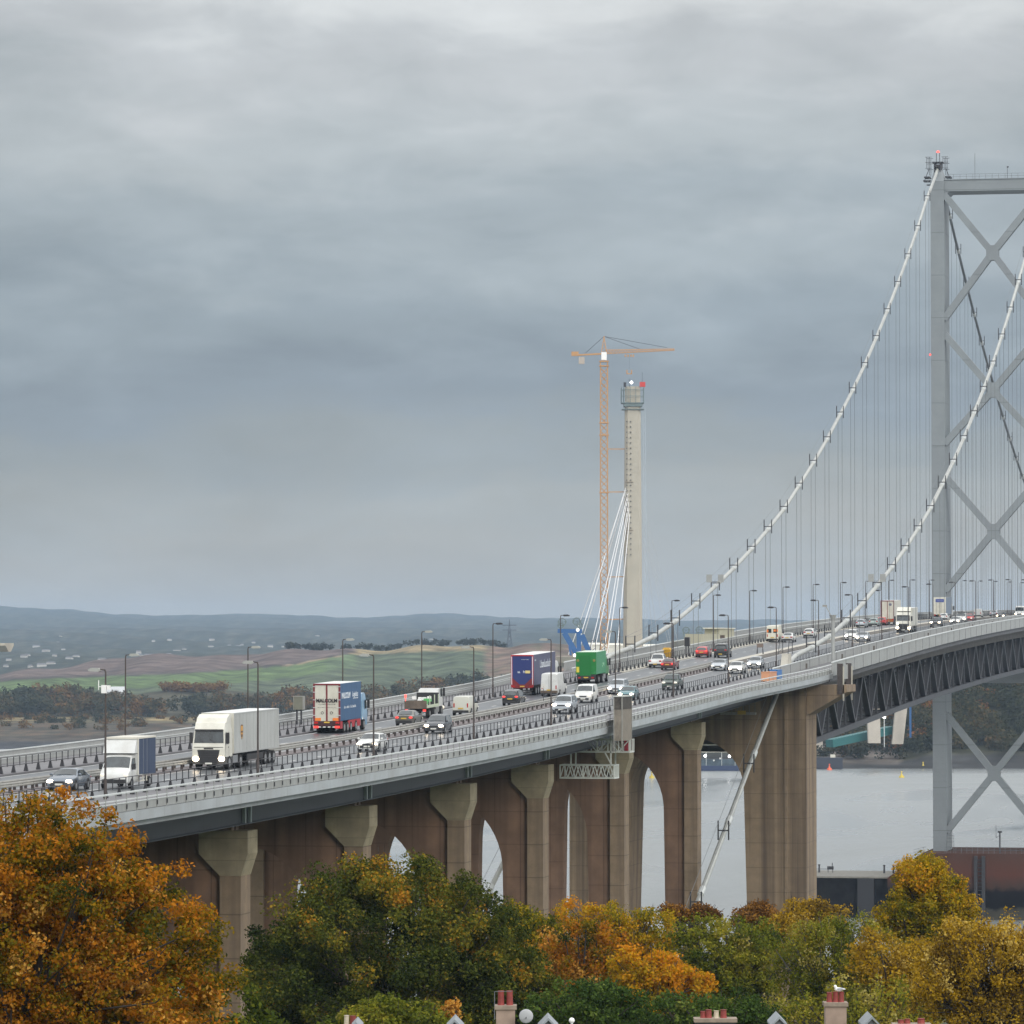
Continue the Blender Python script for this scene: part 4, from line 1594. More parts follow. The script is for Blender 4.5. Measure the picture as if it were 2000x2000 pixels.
# ------------------------------------------------------------------ departing side (away from the camera)
WI, WO = -4.0, -7.5
car('saloon_car', 'bronze grey saloon with red lights beside the median, behind the striped lorry', 'car', 'saloon', P_BRONZE, -4.1, 421.5, True)
car('small_van', 'dirty white small van with red tail lights beside the flatbed', 'van', 'van', P_BEIGE, -4.0, 447.0, True, lights=False)
car('hatchback', 'black hatchback braking behind the white panel van', 'car', 'mpv', P_BLACK, -4.0, 472.0, True)
t = car('large_van', 'tall white panel van seen from behind, next to the navy trailer', 'van', 'bigvan', P_WHITE, -4.6, 497.0, True, lights=False)
m = MB()
m.box(-.012, .012, -2.835, -2.82, .7, 2.3)
m.build('door_seam', M_TRIM, t)
m = MB()
m.box(-.95, .95, -2.86, -2.8, .42, .66)
m.build('door_step', mat('brown_bumper', (.10, .07, .05), .6), t)
t = car('pickup_truck', 'white pickup seen from behind on the outer departing lane', 'pickup', 'pickup', P_WHITE, -7.8, 587.0, True, lights=False)
car('saloon_car', 'dark red saloon with pale roof and bright brake lights', 'car', 'saloon', P_DRED, -4.9, 579.0, True)
car('hatchback', 'bright red hatchback braking beside the black sign', 'car', 'hatch', P_RED, -8.0, 627.0, True)
t = car('off_road_car', 'white topped black off-roader to the right of the red hatchback', 'car', 'suv', P_BLACK, -5.2, 626.0, True, lights=False)
m = MB()
m.box(-.72, .72, -1.95, .3, 1.835, 1.87)
m.build('roof_panel', P_WHITE, t)
t = car('minibus', 'cream minibus with orange rear markings seen from behind', 'minibus', 'bigvan', paint('cream_minibus_paint', (.62, .60, .50), .4), -8.4, 700.0, True, lights=False)
m = MB()
for xx in (-.45, .45):
    m.box(xx - .3, xx + .3, -2.80, -2.775, 1.45, 2.05)
m.build('rear_window', M_GLASS, t)
m = MB()
m.box(.2, .85, -2.812, -2.79, 1.62, 1.95)
m.box(-.86, -.6, -2.812, -2.79, 1.5, 1.9)
m.build('rear_marking', M_ORNG, t)
car('saloon_car', 'low white saloon just right of the minibus', 'car', 'saloon', P_WHITE, -6.0, 699.0, True, lights=False)
car('hatchback', 'white hatchback with a dark rear bumper alone in the departing lane', 'car', 'hatch', P_WHITE, -6.4, 727.0, True, lights=False)
car('estate_car', 'pale silver estate above the lower near cable, leftmost of two', 'car', 'estate', P_SILV, -8.4, 812.0, True, lights=False, plate=False)
car('estate_car', 'silver green estate close behind its pale neighbour', 'car', 'estate', paint('pale_green_car_paint', (.30, .36, .34), .3, .3), -7.8, 826.0, True, lights=False, plate=False)
car('hatchback', 'small red hatchback just left of the red framed trailer', 'car', 'hatch', P_RED, -8.0, 840.0, True, lights=False, plate=False)
car('hatchback', 'white hatchback below the trailer with a blue sign', 'car', 'hatch', P_WHITE, -4.3, 915.0, True, lights=False, plate=False)
car('small_van', 'white van with an orange lamp beyond the red car', 'van', 'van', P_WHITE, -6.8, 1012.0, True, lights=False, plate=False)
car('saloon_car', 'pale low car at the crest between lamp posts', 'car', 'saloon', P_SILV, -6.8, 1050.0, True, lights=False, plate=False)


def lorry_away(name, label, lane, y, L, H, side, rear, roof, cabc, W=2.5, cab=True):
    t = thing(name, label, 'lorry', on_lane(lane, y + L / 2))
    heading(t, y + L / 2, True)
    trailer(t, L / 2, L, H, side, rear, roof, W)
    if cab:
        tractor(t, L / 2 + 2.6, cabc, H=3.4, lights=False)
    for sd in (1, -1):
        MB().cbox(sd * 1.0, -L / 2 - .03, .98, .36, .06, .2).build('tail_light', M_TAIL, t)
    MB().cbox(0, -L / 2 - .04, 1.0, .52, .03, .13).build('number_plate', M_PLY, t)
    m = MB()
    m.box(-1.2, 1.2, -L / 2 - .02, -L / 2 + .1, .5, .62)
    m.build('under_run_bar', M_TRIM, t)
    return t, -L / 2


M_CREAMD = mat('cream_trailer_door', (.56, .545, .47), .5, vary=.08, scale=.8, tint=(.40, .38, .31), tamount=.5, tscale=.6)
M_MALB = mat('blue_curtain_side', (.038, .092, .185), .55, vary=.12, scale=.7, stretch=(1, 2, .4))
M_MAROON = mat('maroon_frame', (.16, .018, .025), .45)
M_REDP = mat('red_chassis_panel', (.36, .02, .03), .45)
M_LETW = mat('white_lettering', (.62, .66, .70), .5)
M_LETB = mat('black_lettering', (.02, .016, .02), .5)
t, yr = lorry_away('articulated_lorry', 'cream doored lorry lettered MALCOLM with blue curtain side and red skirt', -7.3, 404.0, 8.2, 4.5, M_MALB, M_CREAMD, M_ROOFW, paint('pale_blue_cab_paint', (.20, .34, .48)))
m = MB()
for x0, x1 in ((-1.26, -1.1), (1.1, 1.26), (-.07, .07)):
    m.box(x0, x1, yr - .05, yr + .02, 1.12, 4.5)
m.box(-1.1, 1.1, yr - .05, yr + .02, 4.36, 4.5)
m.build('door_frame', M_MAROON, t)
m = MB()
for sd in (1, -1):
    for zz in (1.6, 2.3, 3.0, 3.7, 4.2):
        m.box(*sorted((sd * 1.0, sd * 1.28)), yr - .07, yr - .045, zz, zz + .06)
m.build('door_hinge', M_RAIL, t)
m = MB()
for xx in (-.62, .62):
    m.box(xx - .02, xx + .02, yr - .03, yr - .005, 1.3, 4.3)
m.build('door_bar', M_CREAMD, t)
for sd in (1, -1):
    MB().box(*sorted((sd * .55, sd * 1.09)), yr - .04, yr - .005, 1.14, 1.4).build('reflector', M_ORNG, t)
    MB().cbox(sd * .98, yr - .1, .58, .42, .12, .2).build('marker_light', M_BRAKE, t)
    rg = MB()
    for k in range(14):
        a0, a1 = 2 * math.pi * k / 14, 2 * math.pi * (k + 1) / 14
        rg.bar((sd * .42 + .11 * math.cos(a0), yr - .012, 1.86 + .11 * math.sin(a0)), (sd * .42 + .11 * math.cos(a1), yr - .012, 1.86 + .11 * math.sin(a1)), .035)
    rg.build('speed_roundel', M_LETB, t)
m = MB()
m.box(-1.22, 1.22, yr - .02, yr + .25, .66, 1.1)
m.build('rear_panel', mat('dark_maroon_panel', (.045, .012, .016), .5), t)
m = MB()
for k in range(4):
    x = -.8 + k * .45
    m.box(x, x + .24, yr - .09, yr - .03, .54, .62)
m.build('chevron_board', M_WHITE, t)
text_mesh(t, 'lettering', 'MALCOLM', .52, M_LETB, (0.0, yr - .062, 2.95), R_REAR, bold=.02, shear=.0).scale = (.80, .86, 1)
scribble(t, 'small_lettering', 1.5, .09, M_LETB, (0, yr - .01, 2.58), R_REAR, 3)
scribble(t, 'small_lettering', 1.7, .05, M_LETB, (0, yr - .01, 2.32), R_REAR, 4)
text_mesh(t, 'lettering', 'MALCOLM', .72, M_LETW, (1.256, -1.9, 3.35), R_RIGHT, bold=.025, shear=.2)
text_mesh(t, 'lettering', 'Logistics', .66, M_LETW, (1.256, 1.75, 3.4), R_RIGHT, bold=.01, shear=.2)
scribble(t, 'small_lettering', 2.0, .14, M_LETW, (1.256, 1.9, 2.98), R_RIGHT, 8)
scribble(t, 'small_lettering', 4.6, .26, M_LETW, (1.256, -.3, 2.2), R_RIGHT, 9)
for sd in (1, -1):
    m = MB()
    m.box(*sorted((sd * 1.17, sd * 1.235)), -.9, 3.9, .42, 1.08)
    m.box(*sorted((sd * 1.17, sd * 1.235)), yr + .1, yr + .95, .42, 1.08)
    m.build('side_skirt', M_REDP, t)

M_NAVY = mat('navy_trailer_door', (.022, .035, .14), .4)
M_NAVYS = mat('slate_curtain_side', (.075, .08, .135), .55, vary=.12, scale=.8, stretch=(1, 2, .4))
t, yr = lorry_away('articulated_lorry', 'navy doored lorry with red frame and slate blue curtain beside the white van', -8.2, 500.0, 13.2, 4.5, M_NAVYS, M_NAVY, M_ROOFW, P_WHITE)
m = MB()
m.box(-1.27, -1.1, yr - .05, yr + .03, .9, 4.5)
m.box(1.1, 1.27, yr - .05, yr + .03, .9, 4.5)
m.box(-1.1, 1.1, yr - .05, yr + .03, 4.36, 4.5)
m.build('door_frame', M_REDP, t)
m = MB()
for sd in (1, -1):
    m.box(*sorted((sd * 1.14, sd * 1.21)), yr - .065, yr - .05, 1.2, 4.3)
m.build('frame_strip', M_LETW, t)
m = MB()
m.add([(-1.1, yr - .03, 1.95), (-.3, yr - .03, 1.2), (.3, yr - .03, 1.2), (1.1, yr - .03, 1.95), (1.1, yr - .03, .8), (-1.1, yr - .03, .8)], [(0, 1, 5), (1, 2, 4, 5), (2, 3, 4)])
m.build('rear_panel', mat('dark_red_panel', (.17, .014, .018), .45), t, fix=False)
m = MB()
m.box(.35, .9, yr - .03, yr - .005, 2.45, 2.75)
m.build('sign_plate', mat('cream_yellow_plate', (.62, .5, .2), .5), t)
scribble(t, 'lettering', .8, .28, M_LETW, (-.1, yr - .012, 2.48), R_REAR, 21)
scribble(t, 'small_lettering', .9, .08, M_LETW, (.3, yr - .012, 3.95), R_REAR, 22)
scribble(t, 'lettering', 6.4, .85, M_LETW, (1.256, .6, 2.95), R_RIGHT, 23)
scribble(t, 'small_lettering', .9, .2, M_LETW, (1.256, -5.4, 3.8), R_RIGHT, 24)

M_GRN = mat('green_box_rear', (.012, .17, .035), .4)
M_GRNS = mat('pale_green_side', (.045, .23, .11), .45, vary=.1, scale=1.2, stretch=(1, 5, .2))
t = thing('box_lorry', 'bright green box lorry seen from behind with yellow notices', 'lorry', on_lane(-7.3, 538.5))
heading(t, 538.5, True)
yr = 534.5 - 538.5
trailer(t, yr + 6.6, 6.6, 3.75, M_GRNS, M_GRN, mat('pale_green_roof', (.5, .6, .5), .5), W=2.45, axles=1)
tractor(t, yr + 8.9, paint('green_cab_paint', (.02, .2, .05)), H=3.0, lights=False, W=2.3)
m = MB()
m.box(-.75, .6, yr - .05, yr, .95, 3.35)
m.build('tail_lift', mat('green_tail_lift', (.010, .145, .03), .35), t)
m = MB()
m.box(-1.15, -.82, yr - .02, yr, 1.35, 2.0)
m.build('notice', mat('yellow_notice', (.6, .5, .05), .5), t)
for sd in (1, -1):
    MB().ball((sd * .98, yr - .01, 2.75), .17, 10, 6, sc=(1, .1, 1)).build('marker', mat('brown_roundel', (.2, .18, .05), .5), t)
    MB().cbox(sd * .8, yr - .03, .72, .3, .06, .16).build('tail_light', M_TAIL, t)
MB().cbox(0, yr - .05, .74, .55, .03, .13).build('number_plate', M_PLY, t)
m = MB()
m.box(-1.1, 1.1, yr - .03, yr + .3, .5, 1.1)
m.build('under_run_bar', M_TRIM, t)
m = MB()
for a, b_ in (((0, 1.9), (1.2, 2.25)), ((.2, 2.3), (1.3, 2.3)), ((1.2, 2.25), (1.5, 1.95))):
    m.bar((1.232, a[0], a[1]), (1.232, b_[0], b_[1]), .012, .1)
m.build('side_emblem', mat('pale_green_emblem', (.3, .55, .35), .5), t)

t, yr = lorry_away('articulated_lorry', 'pale trailer with dark red door frame and round mark beyond the near cable', -7.4, 845.0, 11.0, 4.5, mat('pale_beige_side', (.5, .49, .44), .5), M_CREAMD, M_ROOFW, P_WHITE)
m = MB()
m.box(-1.27, -1.12, yr - .05, yr + .03, 1.0, 4.5)
m.box(1.12, 1.27, yr - .05, yr + .03, 1.0, 4.5)
m.box(-1.12, 1.12, yr - .05, yr + .03, 4.34, 4.5)
m.box(-.05, .05, yr - .03, yr + .03, 1.2, 4.34)
m.build('door_frame', M_MAROON, t)
MB().ball((.55, yr - .02, 3.75), .27, 12, 6, sc=(1, .06, 1)).build('round_mark', mat('grey_round_mark', (.14, .15, .2), .5), t)
m = MB()
m.box(-1.1, 1.1, yr - .04, yr + .1, .55, 1.05)
m.build('rear_panel', mat('orange_brown_panel', (.3, .11, .03), .5), t)
t, yr = lorry_away('articulated_lorry', 'pale trailer with a blue sign on its door, below the tower leg', -7.4, 938.0, 12.0, 4.6, mat('blue_grey_side', (.16, .20, .26), .5), M_CREAMD, M_ROOFW, P_WHITE)
m = MB()
m.box(-.85, .85, yr - .04, yr, 3.6, 4.25)
m.build('door_sign', mat('blue_door_sign', (.04, .06, .24), .5), t)
m = MB()
for xx in (-.7, -.1, .3):
    m.box(xx - .02, xx + .02, yr - .03, yr, 1.3, 3.5)
m.build('door_bar', M_DARK, t)
scribble(t, 'small_lettering', 1.3, .3, mat('grey_blue_lettering', (.18, .22, .4), .5), (0, yr - .045, 3.78), R_REAR, 31)

# flatbed recovery lorry
t = thing('flatbed_lorry', 'works flatbed with low wooden sides, white and green load and a light bar', 'lorry', on_lane(-7.0, 444.5))
heading(t, 444.5, True)
yr = 439.8 - 444.5
m = MB()
m.box(-1.1, 1.1, yr, yr + 5.6, .95, 1.1)
m.build('bed', M_TRIM, t)
M_WOOD = mat('brown_board', (.11, .085, .065), .7, vary=.3, scale=2)
m = MB()
m.box(-1.12, 1.12, yr - .05, yr, .95, 1.75)
m.box(-1.12, -1.06, yr, yr + 5.6, 1.0, 1.6)
m.build('side_board', M_WOOD, t)
m = MB()
m.box(1.06, 1.12, yr, yr + 5.6, 1.0, 1.28)
for yy in (1.5, 3.7, 5.5):
    m.box(1.05, 1.13, yr + yy, yr + yy + .1, 1.0, 2.2)
m.build('side_board', mat('pale_green_board', (.42, .47, .36), .6), t)
m = MB()
m.box(-1.12, 1.12, yr + 5.5, yr + 5.62, 1.1, 2.35)
m.build('headboard', M_TRIM, t)
m = MB()
r_ = random.Random(5)
for k in range(9):
    x, y, z = r_.uniform(-.7, .8), yr + r_.uniform(1.2, 3.6), 1.12 + r_.uniform(.0, .7)
    m.cbox(x, y, z + .15, .35, .4, .3)
m.build('load', M_WHITE, t)
m = MB()
m.cbox(.55, yr + 3.0, 1.7, .7, .5, .3)
m.cbox(.6, yr + 1.6, 1.45, .5, .6, .25)
m.build('green_load', mat('bright_green_plastic', (.10, .42, .13), .4), t)
tractor(t, yr + 7.8, P_WHITE, H=2.75, W=2.1, lights=False)
m = MB()
m.cbox(0, yr + 6.9, 3.15, 1.5, .25, .16)
m.bar((-.5, yr + 6.9, 2.7), (-.5, yr + 6.9, 3.1), .05)
m.bar((.5, yr + 6.9, 2.7), (.5, yr + 6.9, 3.1), .05)
m.build('light_bar', M_DARK, t)
for sd in (1, -1):
    wheel(t, sd * .95, yr + 1.4, .42, .35, sd)
    MB().cbox(sd * .9, yr - .08, .78, .3, .06, .2).build('tail_light', M_BRAKE, t)
m = MB()
m.cbox(-1.0, yr - .08, 2.2, .16, .1, .26)
m.bar((-1.0, yr - .05, 1.7), (-1.0, yr - .05, 2.1), .05)
m.build('warning_lamp', M_RED, t)
# ================================================================== water, far shores, the unfinished cable-stayed bridge
def make_water():
    m = bpy.data.materials.new('estuary_water')
    m.use_nodes = True
    nt = m.node_tree
    N, L = nt.nodes, nt.links
    b = N['Principled BSDF']
    b.inputs['Base Color'].default_value = (0.20, 0.215, 0.215, 1)
    b.inputs['Roughness'].default_value = 0.30
    b.inputs['IOR'].default_value = 1.33
    b.inputs['Specular IOR Level'].default_value = 0.75
    tc = N.new('ShaderNodeTexCoord')
    hs = []
    for sc, st, dist in ((0.35, (1.0, 0.5, 1), 0.5), (0.05, (1.0, 0.35, 1), 0.8)):
        mp = N.new('ShaderNodeMapping')
        mp.inputs['Scale'].default_value = tuple(sc * q for q in st)
        L.new(tc.outputs['Object'], mp.inputs[0])
        n = N.new('ShaderNodeTexNoise')
        n.inputs['Scale'].default_value = 1.0
        n.inputs['Detail'].default_value = 4.0
        L.new(mp.outputs[0], n.inputs['Vector'])
        hs.append(n.outputs[0])
    mp = N.new('ShaderNodeMapping')
    mp.inputs['Scale'].default_value = (.011, .0035, 1)
    mp.inputs['Rotation'].default_value = (0, 0, .25)
    L.new(tc.outputs['Object'], mp.inputs[0])
    n = N.new('ShaderNodeTexNoise')
    n.inputs['Scale'].default_value = 1.0
    n.inputs['Detail'].default_value = 5.0
    n.inputs['Distortion'].default_value = 0.8
    L.new(mp.outputs[0], n.inputs['Vector'])
    rr_ = N.new('ShaderNodeMapRange')
    rr_.inputs[1].default_value, rr_.inputs[2].default_value = .35, .65
    rr_.inputs[3].default_value, rr_.inputs[4].default_value = .14, .46
    L.new(n.outputs[0], rr_.inputs[0])
    L.new(rr_.outputs[0], b.inputs['Roughness'])
    b1 = N.new('ShaderNodeBump')
    b1.inputs['Strength'].default_value = 0.8
    b1.inputs['Distance'].default_value = 0.35
    L.new(hs[0], b1.inputs['Height'])
    b2 = N.new('ShaderNodeBump')
    b2.inputs['Strength'].default_value = 0.4
    b2.inputs['Distance'].default_value = 1.5
    L.new(hs[1], b2.inputs['Height'])
    L.new(b1.outputs[0], b2.inputs['Normal'])
    L.new(b2.outputs[0], b.inputs['Normal'])
    return m


wb = MB()
wb.add([(-6900, -100, 0), (2300, -100, 0), (2300, 13900, 0), (-6900, 13900, 0)], [(0, 1, 2, 3)])
tag(wb.build('water', make_water(), fix=False), kind='structure')

SKYL = np.array([(-400, 1185), (0, 1187), (140, 1190), (217, 1201), (310, 1204), (466, 1198), (600, 1204), (672, 1208), (846, 1200), (982, 1206), (1091, 1208), (1300, 1211), (1540, 1213), (2600, 1216)])
RIDGE = np.array([(-400, 1340), (0, 1319), (186, 1289), (373, 1279), (600, 1272), (652, 1269), (808, 1262), (943, 1265), (990, 1261), (1021, 1252), (1091, 1256), (1200, 1266), (1300, 1290), (2600, 1300)])
PATH = np.array([(-400, 1345), (0, 1332), (56, 1328), (248, 1321), (404, 1315), (512, 1305), (575, 1300), (652, 1285), (690, 1277), (827, 1268), (982, 1266), (1100, 1266)])
HY = 1000 + FPX * math.tan(PITCH)


def zy(y, D):
    return CAMZ + (HY - y) * D / FPX


def far_z(x, D):
    """height of the far land; x is a compass bearing given as a picture column, D the distance"""
    ridge, skyl = float(np.interp(x, RIDGE[:, 0], RIDGE[:, 1])), float(np.interp(x, SKYL[:, 0], SKYL[:, 1]))
    zr = zy(ridge, 3550.0)
    l = np.interp(D, [2300, 2478, 2525, 2600, 2750, 2860, 2900, 3060, 3220, 3550, 3900, 4700, 6000, 8200, 9500, 13000, 16500],
                  [-4, 0, 3, 6, 9.5, 11, 13, 24, 31 if zr > 33 else zr - 3, zr, zr - 5, 42, zy(1266, 6000), zy(1233, 8200), zy(1228, 9500), zy(skyl, 13000), zy(skyl + 12, 16500)])
    r = np.interp(D, [2000, 2105, 2130, 2165, 2240, 2330, 2440, 2700, 3550, 6000, 8200, 9500, 13000, 16500],
                  [-4, 0, 4, 8, 24, 36, 44, 34, 30, 30, zy(1240, 8200), zy(1238, 9500), zy(skyl, 13000), zy(skyl + 12, 16500)])
    t = smooth(1130, 1330, x)
    # lower ground with works at the landing of the new bridge
    low = smooth(1500, 1600, x) * (1 - smooth(1760, 1830, x))
    r = r * (1 - 0.55 * low) if D < 3000 else r
    bump = 1.6 * math.sin(x * .021 + D * .004) + 1.1 * math.sin(x * .05 - D * .011)
    return float(l * (1 - t) + r * t) + (bump * smooth(2850, 3200, D) if D < 6000 else bump * 2)


xs_ = np.arange(-460, 2620, 14.0)
Ds = np.concatenate([np.arange(2010, 2500, 18), np.arange(2500, 3700, 18), np.arange(3700, 5000, 100), np.arange(5000, 10000, 200), np.arange(10000, 13700, 300)])
tv, tf, tcol = [], [], []
rr = random.Random(3)
for D in Ds:
    for x in xs_:
        z = far_z(x, D)
        p = CAM + (_fh + _rt * ((x - 1000) / FPX)) * D
        tv.append((p.x, p.y, z))
        yi = HY - (z - CAMZ) * FPX / D
        path = float(np.interp(x, PATH[:, 0], PATH[:, 1]))
        j = rr.uniform(.85, 1.15)
        t = smooth(1130, 1330, x)
        if D > 3700:
            c = (.034, .044, .038) if rr.random() < .7 else (.06, .066, .055)
        elif t > .5:
            c = (.035, .035, .035) if D < 2150 else ((.05, .05, .03) if D < 2600 else (.06, .075, .05))
            if 1590 < x < 1760 and 2120 < D < 2500:
                c = (.115, .10, .088)
        elif D < 2560:
            c = (.038, .039, .042) if D < 2535 else (.055, .047, .038)
        elif D < 2740:
            c = (.058, .05, .036) if rr.random() < .7 else (.085, .06, .04)
        elif D < 2850:
            c = (.20, .155, .08) if (D > 2780 and math.sin(x * .023) + rr.uniform(-.6, .6) > .1) else (.085, .075, .045)
        elif D < 3060:
            c = (.06, .055, .035)
        elif x > 940:
            c = (.145, .10, .075) if rr.random() < .7 else (.10, .085, .055)
        elif yi > path - 1 and x < 700:
            c = (.080, .118, .048) if x < 640 else (.085, .12, .06)
            if yi > path + 24:
                c = (.07, .088, .052)
        elif x >= 690:
            c = (.066, .084, .050) if yi > path + 4 else (.20, .16, .09)
        elif abs(yi - path) < 3 and x > 520:
            c = (.25, .19, .12)
        else:
            c = (.105, .080, .072) if yi < path - 6 else (.065, .055, .05)
        tcol.append([q * j for q in c] + [1.0])
nx = len(xs_)
for i in range(len(Ds) - 1):
    for k in range(nx - 1):
        tf.append((i * nx + k, i * nx + k + 1, (i + 1) * nx + k + 1, (i + 1) * nx + k))


def attr_mat(name, rough=0.95, noise=0.0, nscale=0.05):
    m = bpy.data.materials.new(name)
    m.use_nodes = True
    N, L = m.node_tree.nodes, m.node_tree.links
    b = N['Principled BSDF']
    b.inputs['Roughness'].default_value = rough
    b.inputs['Specular IOR Level'].default_value = 0.15
    a = N.new('ShaderNodeAttribute')
    a.attribute_name = 'cover'
    src = a.outputs['Color']
    if noise:
        tc = N.new('ShaderNodeTexCoord')
        n = N.new('ShaderNodeTexNoise')
        n.inputs['Scale'].default_value = nscale
        n.inputs['Detail'].default_value = 6
        L.new(tc.outputs['Object'], n.inputs['Vector'])
        mr = N.new('ShaderNodeMapRange')
        mr.inputs[1].default_value = .3
        mr.inputs[2].default_value = .7
        mr.inputs[3].default_value = 1 - noise
        mr.inputs[4].default_value = 1 + noise
        L.new(n.outputs[0], mr.inputs[0])
        v = N.new('ShaderNodeVectorMath')
        v.operation = 'SCALE'
        L.new(src, v.inputs[0])
        L.new(mr.outputs[0], v.inputs['Scale'])
        src = v.outputs[0]
    L.new(src, b.inputs['Base Color'])
    return m


def cover(me, cols):
    a = me.color_attributes.new('cover', 'FLOAT_COLOR', 'POINT')
    a.data.foreach_set('color', np.array(cols, dtype=np.float32).ravel())


me = bpy.data.meshes.new('far_land')
me.from_pydata(tv, [], tf)
me.materials.append(attr_mat('far_land_cover', noise=.55, nscale=.045))
cover(me, tcol)
me.polygons.foreach_set('use_smooth', [True] * len(me.polygons))
tag(place('terrain', me), kind='structure')


def land(x, D, dz=0.0):
    p = CAM + (_fh + _rt * ((x - 1000) / FPX)) * D
    return Vector((p.x, p.y, far_z(x, D) + dz))


# ------------------------------------------------------------------ leaves: many small leaf-sized faces
def leaf_mesh(name, centres, radii, n_per, size, tints, material, squash=(1, 1, 0.8), jit=1.0, seed=0, trend=None):
    """clumps of little folded leaves; centres (k,3), radii (k,), tints (k,) give each clump's place on the colour ramp"""
    g = np.random.default_rng(seed)
    k = len(centres)
    n = k * n_per
    c = np.repeat(np.asarray(centres, float), n_per, 0)
    r = np.repeat(np.asarray(radii, float), n_per)
    d = g.normal(size=(n, 3))
    d /= np.linalg.norm(d, axis=1)[:, None]
    rad = g.random(n) ** 0.45
    p = c + d * (rad * r)[:, None] * np.asarray(squash)
    # leaves hang and face outwards, more or less
    nrm = d + g.normal(size=(n, 3)) * 0.9 + np.array([0, 0, 0.55])
    nrm /= np.linalg.norm(nrm, axis=1)[:, None]
    a = np.cross(nrm, g.normal(size=(n, 3)))
    a /= np.linalg.norm(a, axis=1)[:, None]
    b = np.cross(nrm, a)
    s = size * g.uniform(0.6, 1.35, n)
    v = np.empty((n, 4, 3))
    v[:, 0] = p - a * s[:, None] * 0.62
    v[:, 1] = p - b * s[:, None] * 0.42 + nrm * s[:, None] * 0.10
    v[:, 2] = p + a * s[:, None] * 0.70
    v[:, 3] = p + b * s[:, None] * 0.42 + nrm * s[:, None] * 0.10
    me = bpy.data.meshes.new(name)
    me.vertices.add(n * 4)
    me.vertices.foreach_set('co', v.reshape(-1))
    me.loops.add(n * 4)
    me.loops.foreach_set('vertex_index', np.arange(n * 4, dtype=np.int32))
    me.polygons.add(n)
    me.polygons.foreach_set('loop_start', np.arange(0, n * 4, 4, dtype=np.int32))
    me.polygons.foreach_set('loop_total', np.full(n, 4, dtype=np.int32))
    t = np.repeat(np.asarray(tints, float), n_per) + g.normal(size=n) * 0.13 * jit
    at = me.attributes.new('hue', 'FLOAT', 'FACE')
    at.data.foreach_set('value', np.clip(t, 0, 1).astype(np.float32))
    me.materials.append(material)
    me.update()
    me.validate()
    return me


def leaf_mat(name, stops, trans=0.35, rough=0.55):
    """stops: leaf colours from 0 to 1 (species and season)"""
    if name in MATS:
        return MATS[name]
    m = bpy.data.materials.new(name)
    m.use_nodes = True
    N, L = m.node_tree.nodes, m.node_tree.links
    N.clear()
    out = N.new('ShaderNodeOutputMaterial')
    a = N.new('ShaderNodeAttribute')
    a.attribute_name = 'hue'
    r = N.new('ShaderNodeValToRGB')
    cr = r.color_ramp
    for i, (p, c) in enumerate(stops):
        el = cr.elements[i] if i < 2 else cr.elements.new(p)
        el.position = p
        el.color = (*c, 1)
    L.new(a.outputs['Fac'], r.inputs[0])
    d = N.new('ShaderNodeBsdfDiffuse')
    L.new(r.outputs[0], d.inputs[0])
    tr = N.new('ShaderNodeBsdfTranslucent')
    L.new(r.outputs[0], tr.inputs[0])
    mx = N.new('ShaderNodeMixShader')
    mx.inputs[0].default_value = trans
    L.new(d.outputs[0], mx.inputs[1])
    L.new(tr.outputs[0], mx.inputs[2])
    L.new(mx.outputs[0], out.inputs[0])
    MATS[name] = m
    return m


FARLEAF = leaf_mat('far_wood_leaves', [(0, (.028, .034, .026)), (.25, (.05, .055, .032)), (.5, (.095, .075, .035)), (.7, (.16, .085, .03)), (.85, (.20, .12, .035)), (1, (.17, .055, .03))], .2)


def far_wood(name, spots, label, leaf, per, seed):
    """spots: (x, D, height, width, tint)"""
    cs, rs, ts = [], [], []
    g = random.Random(seed)
    for x, D, h, w, ti in spots:
        b = land(x, D)
        for q in range(5):
            cs.append((b.x + g.uniform(-.35, .35) * w, b.y + g.uniform(-.35, .35) * w, b.z + h * g.uniform(.35, .82)))
            rs.append(w * g.uniform(.28, .42))
            ts.append(ti + g.uniform(-.05, .05))
    o = place(name, leaf_mesh(name, cs, rs, per, leaf, ts, FARLEAF, (1, 1, .95), .6, seed))
    tag(o, label, 'wood', kind='stuff')
    return o


g = random.Random(8)
sp = []
while len(sp) < 620:
    x = g.uniform(-420, 1080)
    D = g.uniform(2850, 3190) if x < 700 else g.uniform(2880, 3240)
    yt = HY - (far_z(x, D) + 10 - CAMZ) * FPX / D
    lim = np.interp(x, [-420, 0, 130, 200, 240, 300, 420, 560, 640, 740, 830, 900, 1080], [1336, 1337, 1338, 1346, 1352, 1362, 1352, 1342, 1345, 1335, 1322, 1318, 1310])
    if yt < lim + g.uniform(-3, 5):
        continue
    cl = .5 + .5 * math.sin(x * .03 + D * .012) * math.sin(x * .011 + 1)
    sp.append((x, D, g.uniform(8, 13), g.uniform(8, 13), min(1, max(0, .15 + .5 * cl * g.uniform(.4, 1.6)))))
far_wood('far_wood', sp, 'autumn wood along the far shore below the green field', 1.5, 34, 5)
far_scrub = []
for _ in range(170):
    x = g.uniform(-420, 900)
    far_scrub.append((x, g.uniform(2640, 2860), g.uniform(1.5, 4), g.uniform(4, 9), g.choice([.15, .3, .5, .62])))
far_wood('far_scrub', far_scrub, 'low autumn scrub along the flat foreshore', 1.0, 26, 15)
sp = [(x, 3560 + g.uniform(0, 40), g.uniform(3, 6), g.uniform(4, 8), .1) for x in [g.uniform(560, 990) for _ in range(60)]]
sp += [(x, 3050 + g.uniform(0, 20), 5, 8, .72) for x in np.arange(318, 440, 3.0)]
far_wood('far_hedge', sp, 'hedge and scattered bushes on the far ridge', 1.2, 20, 6)
sp = []
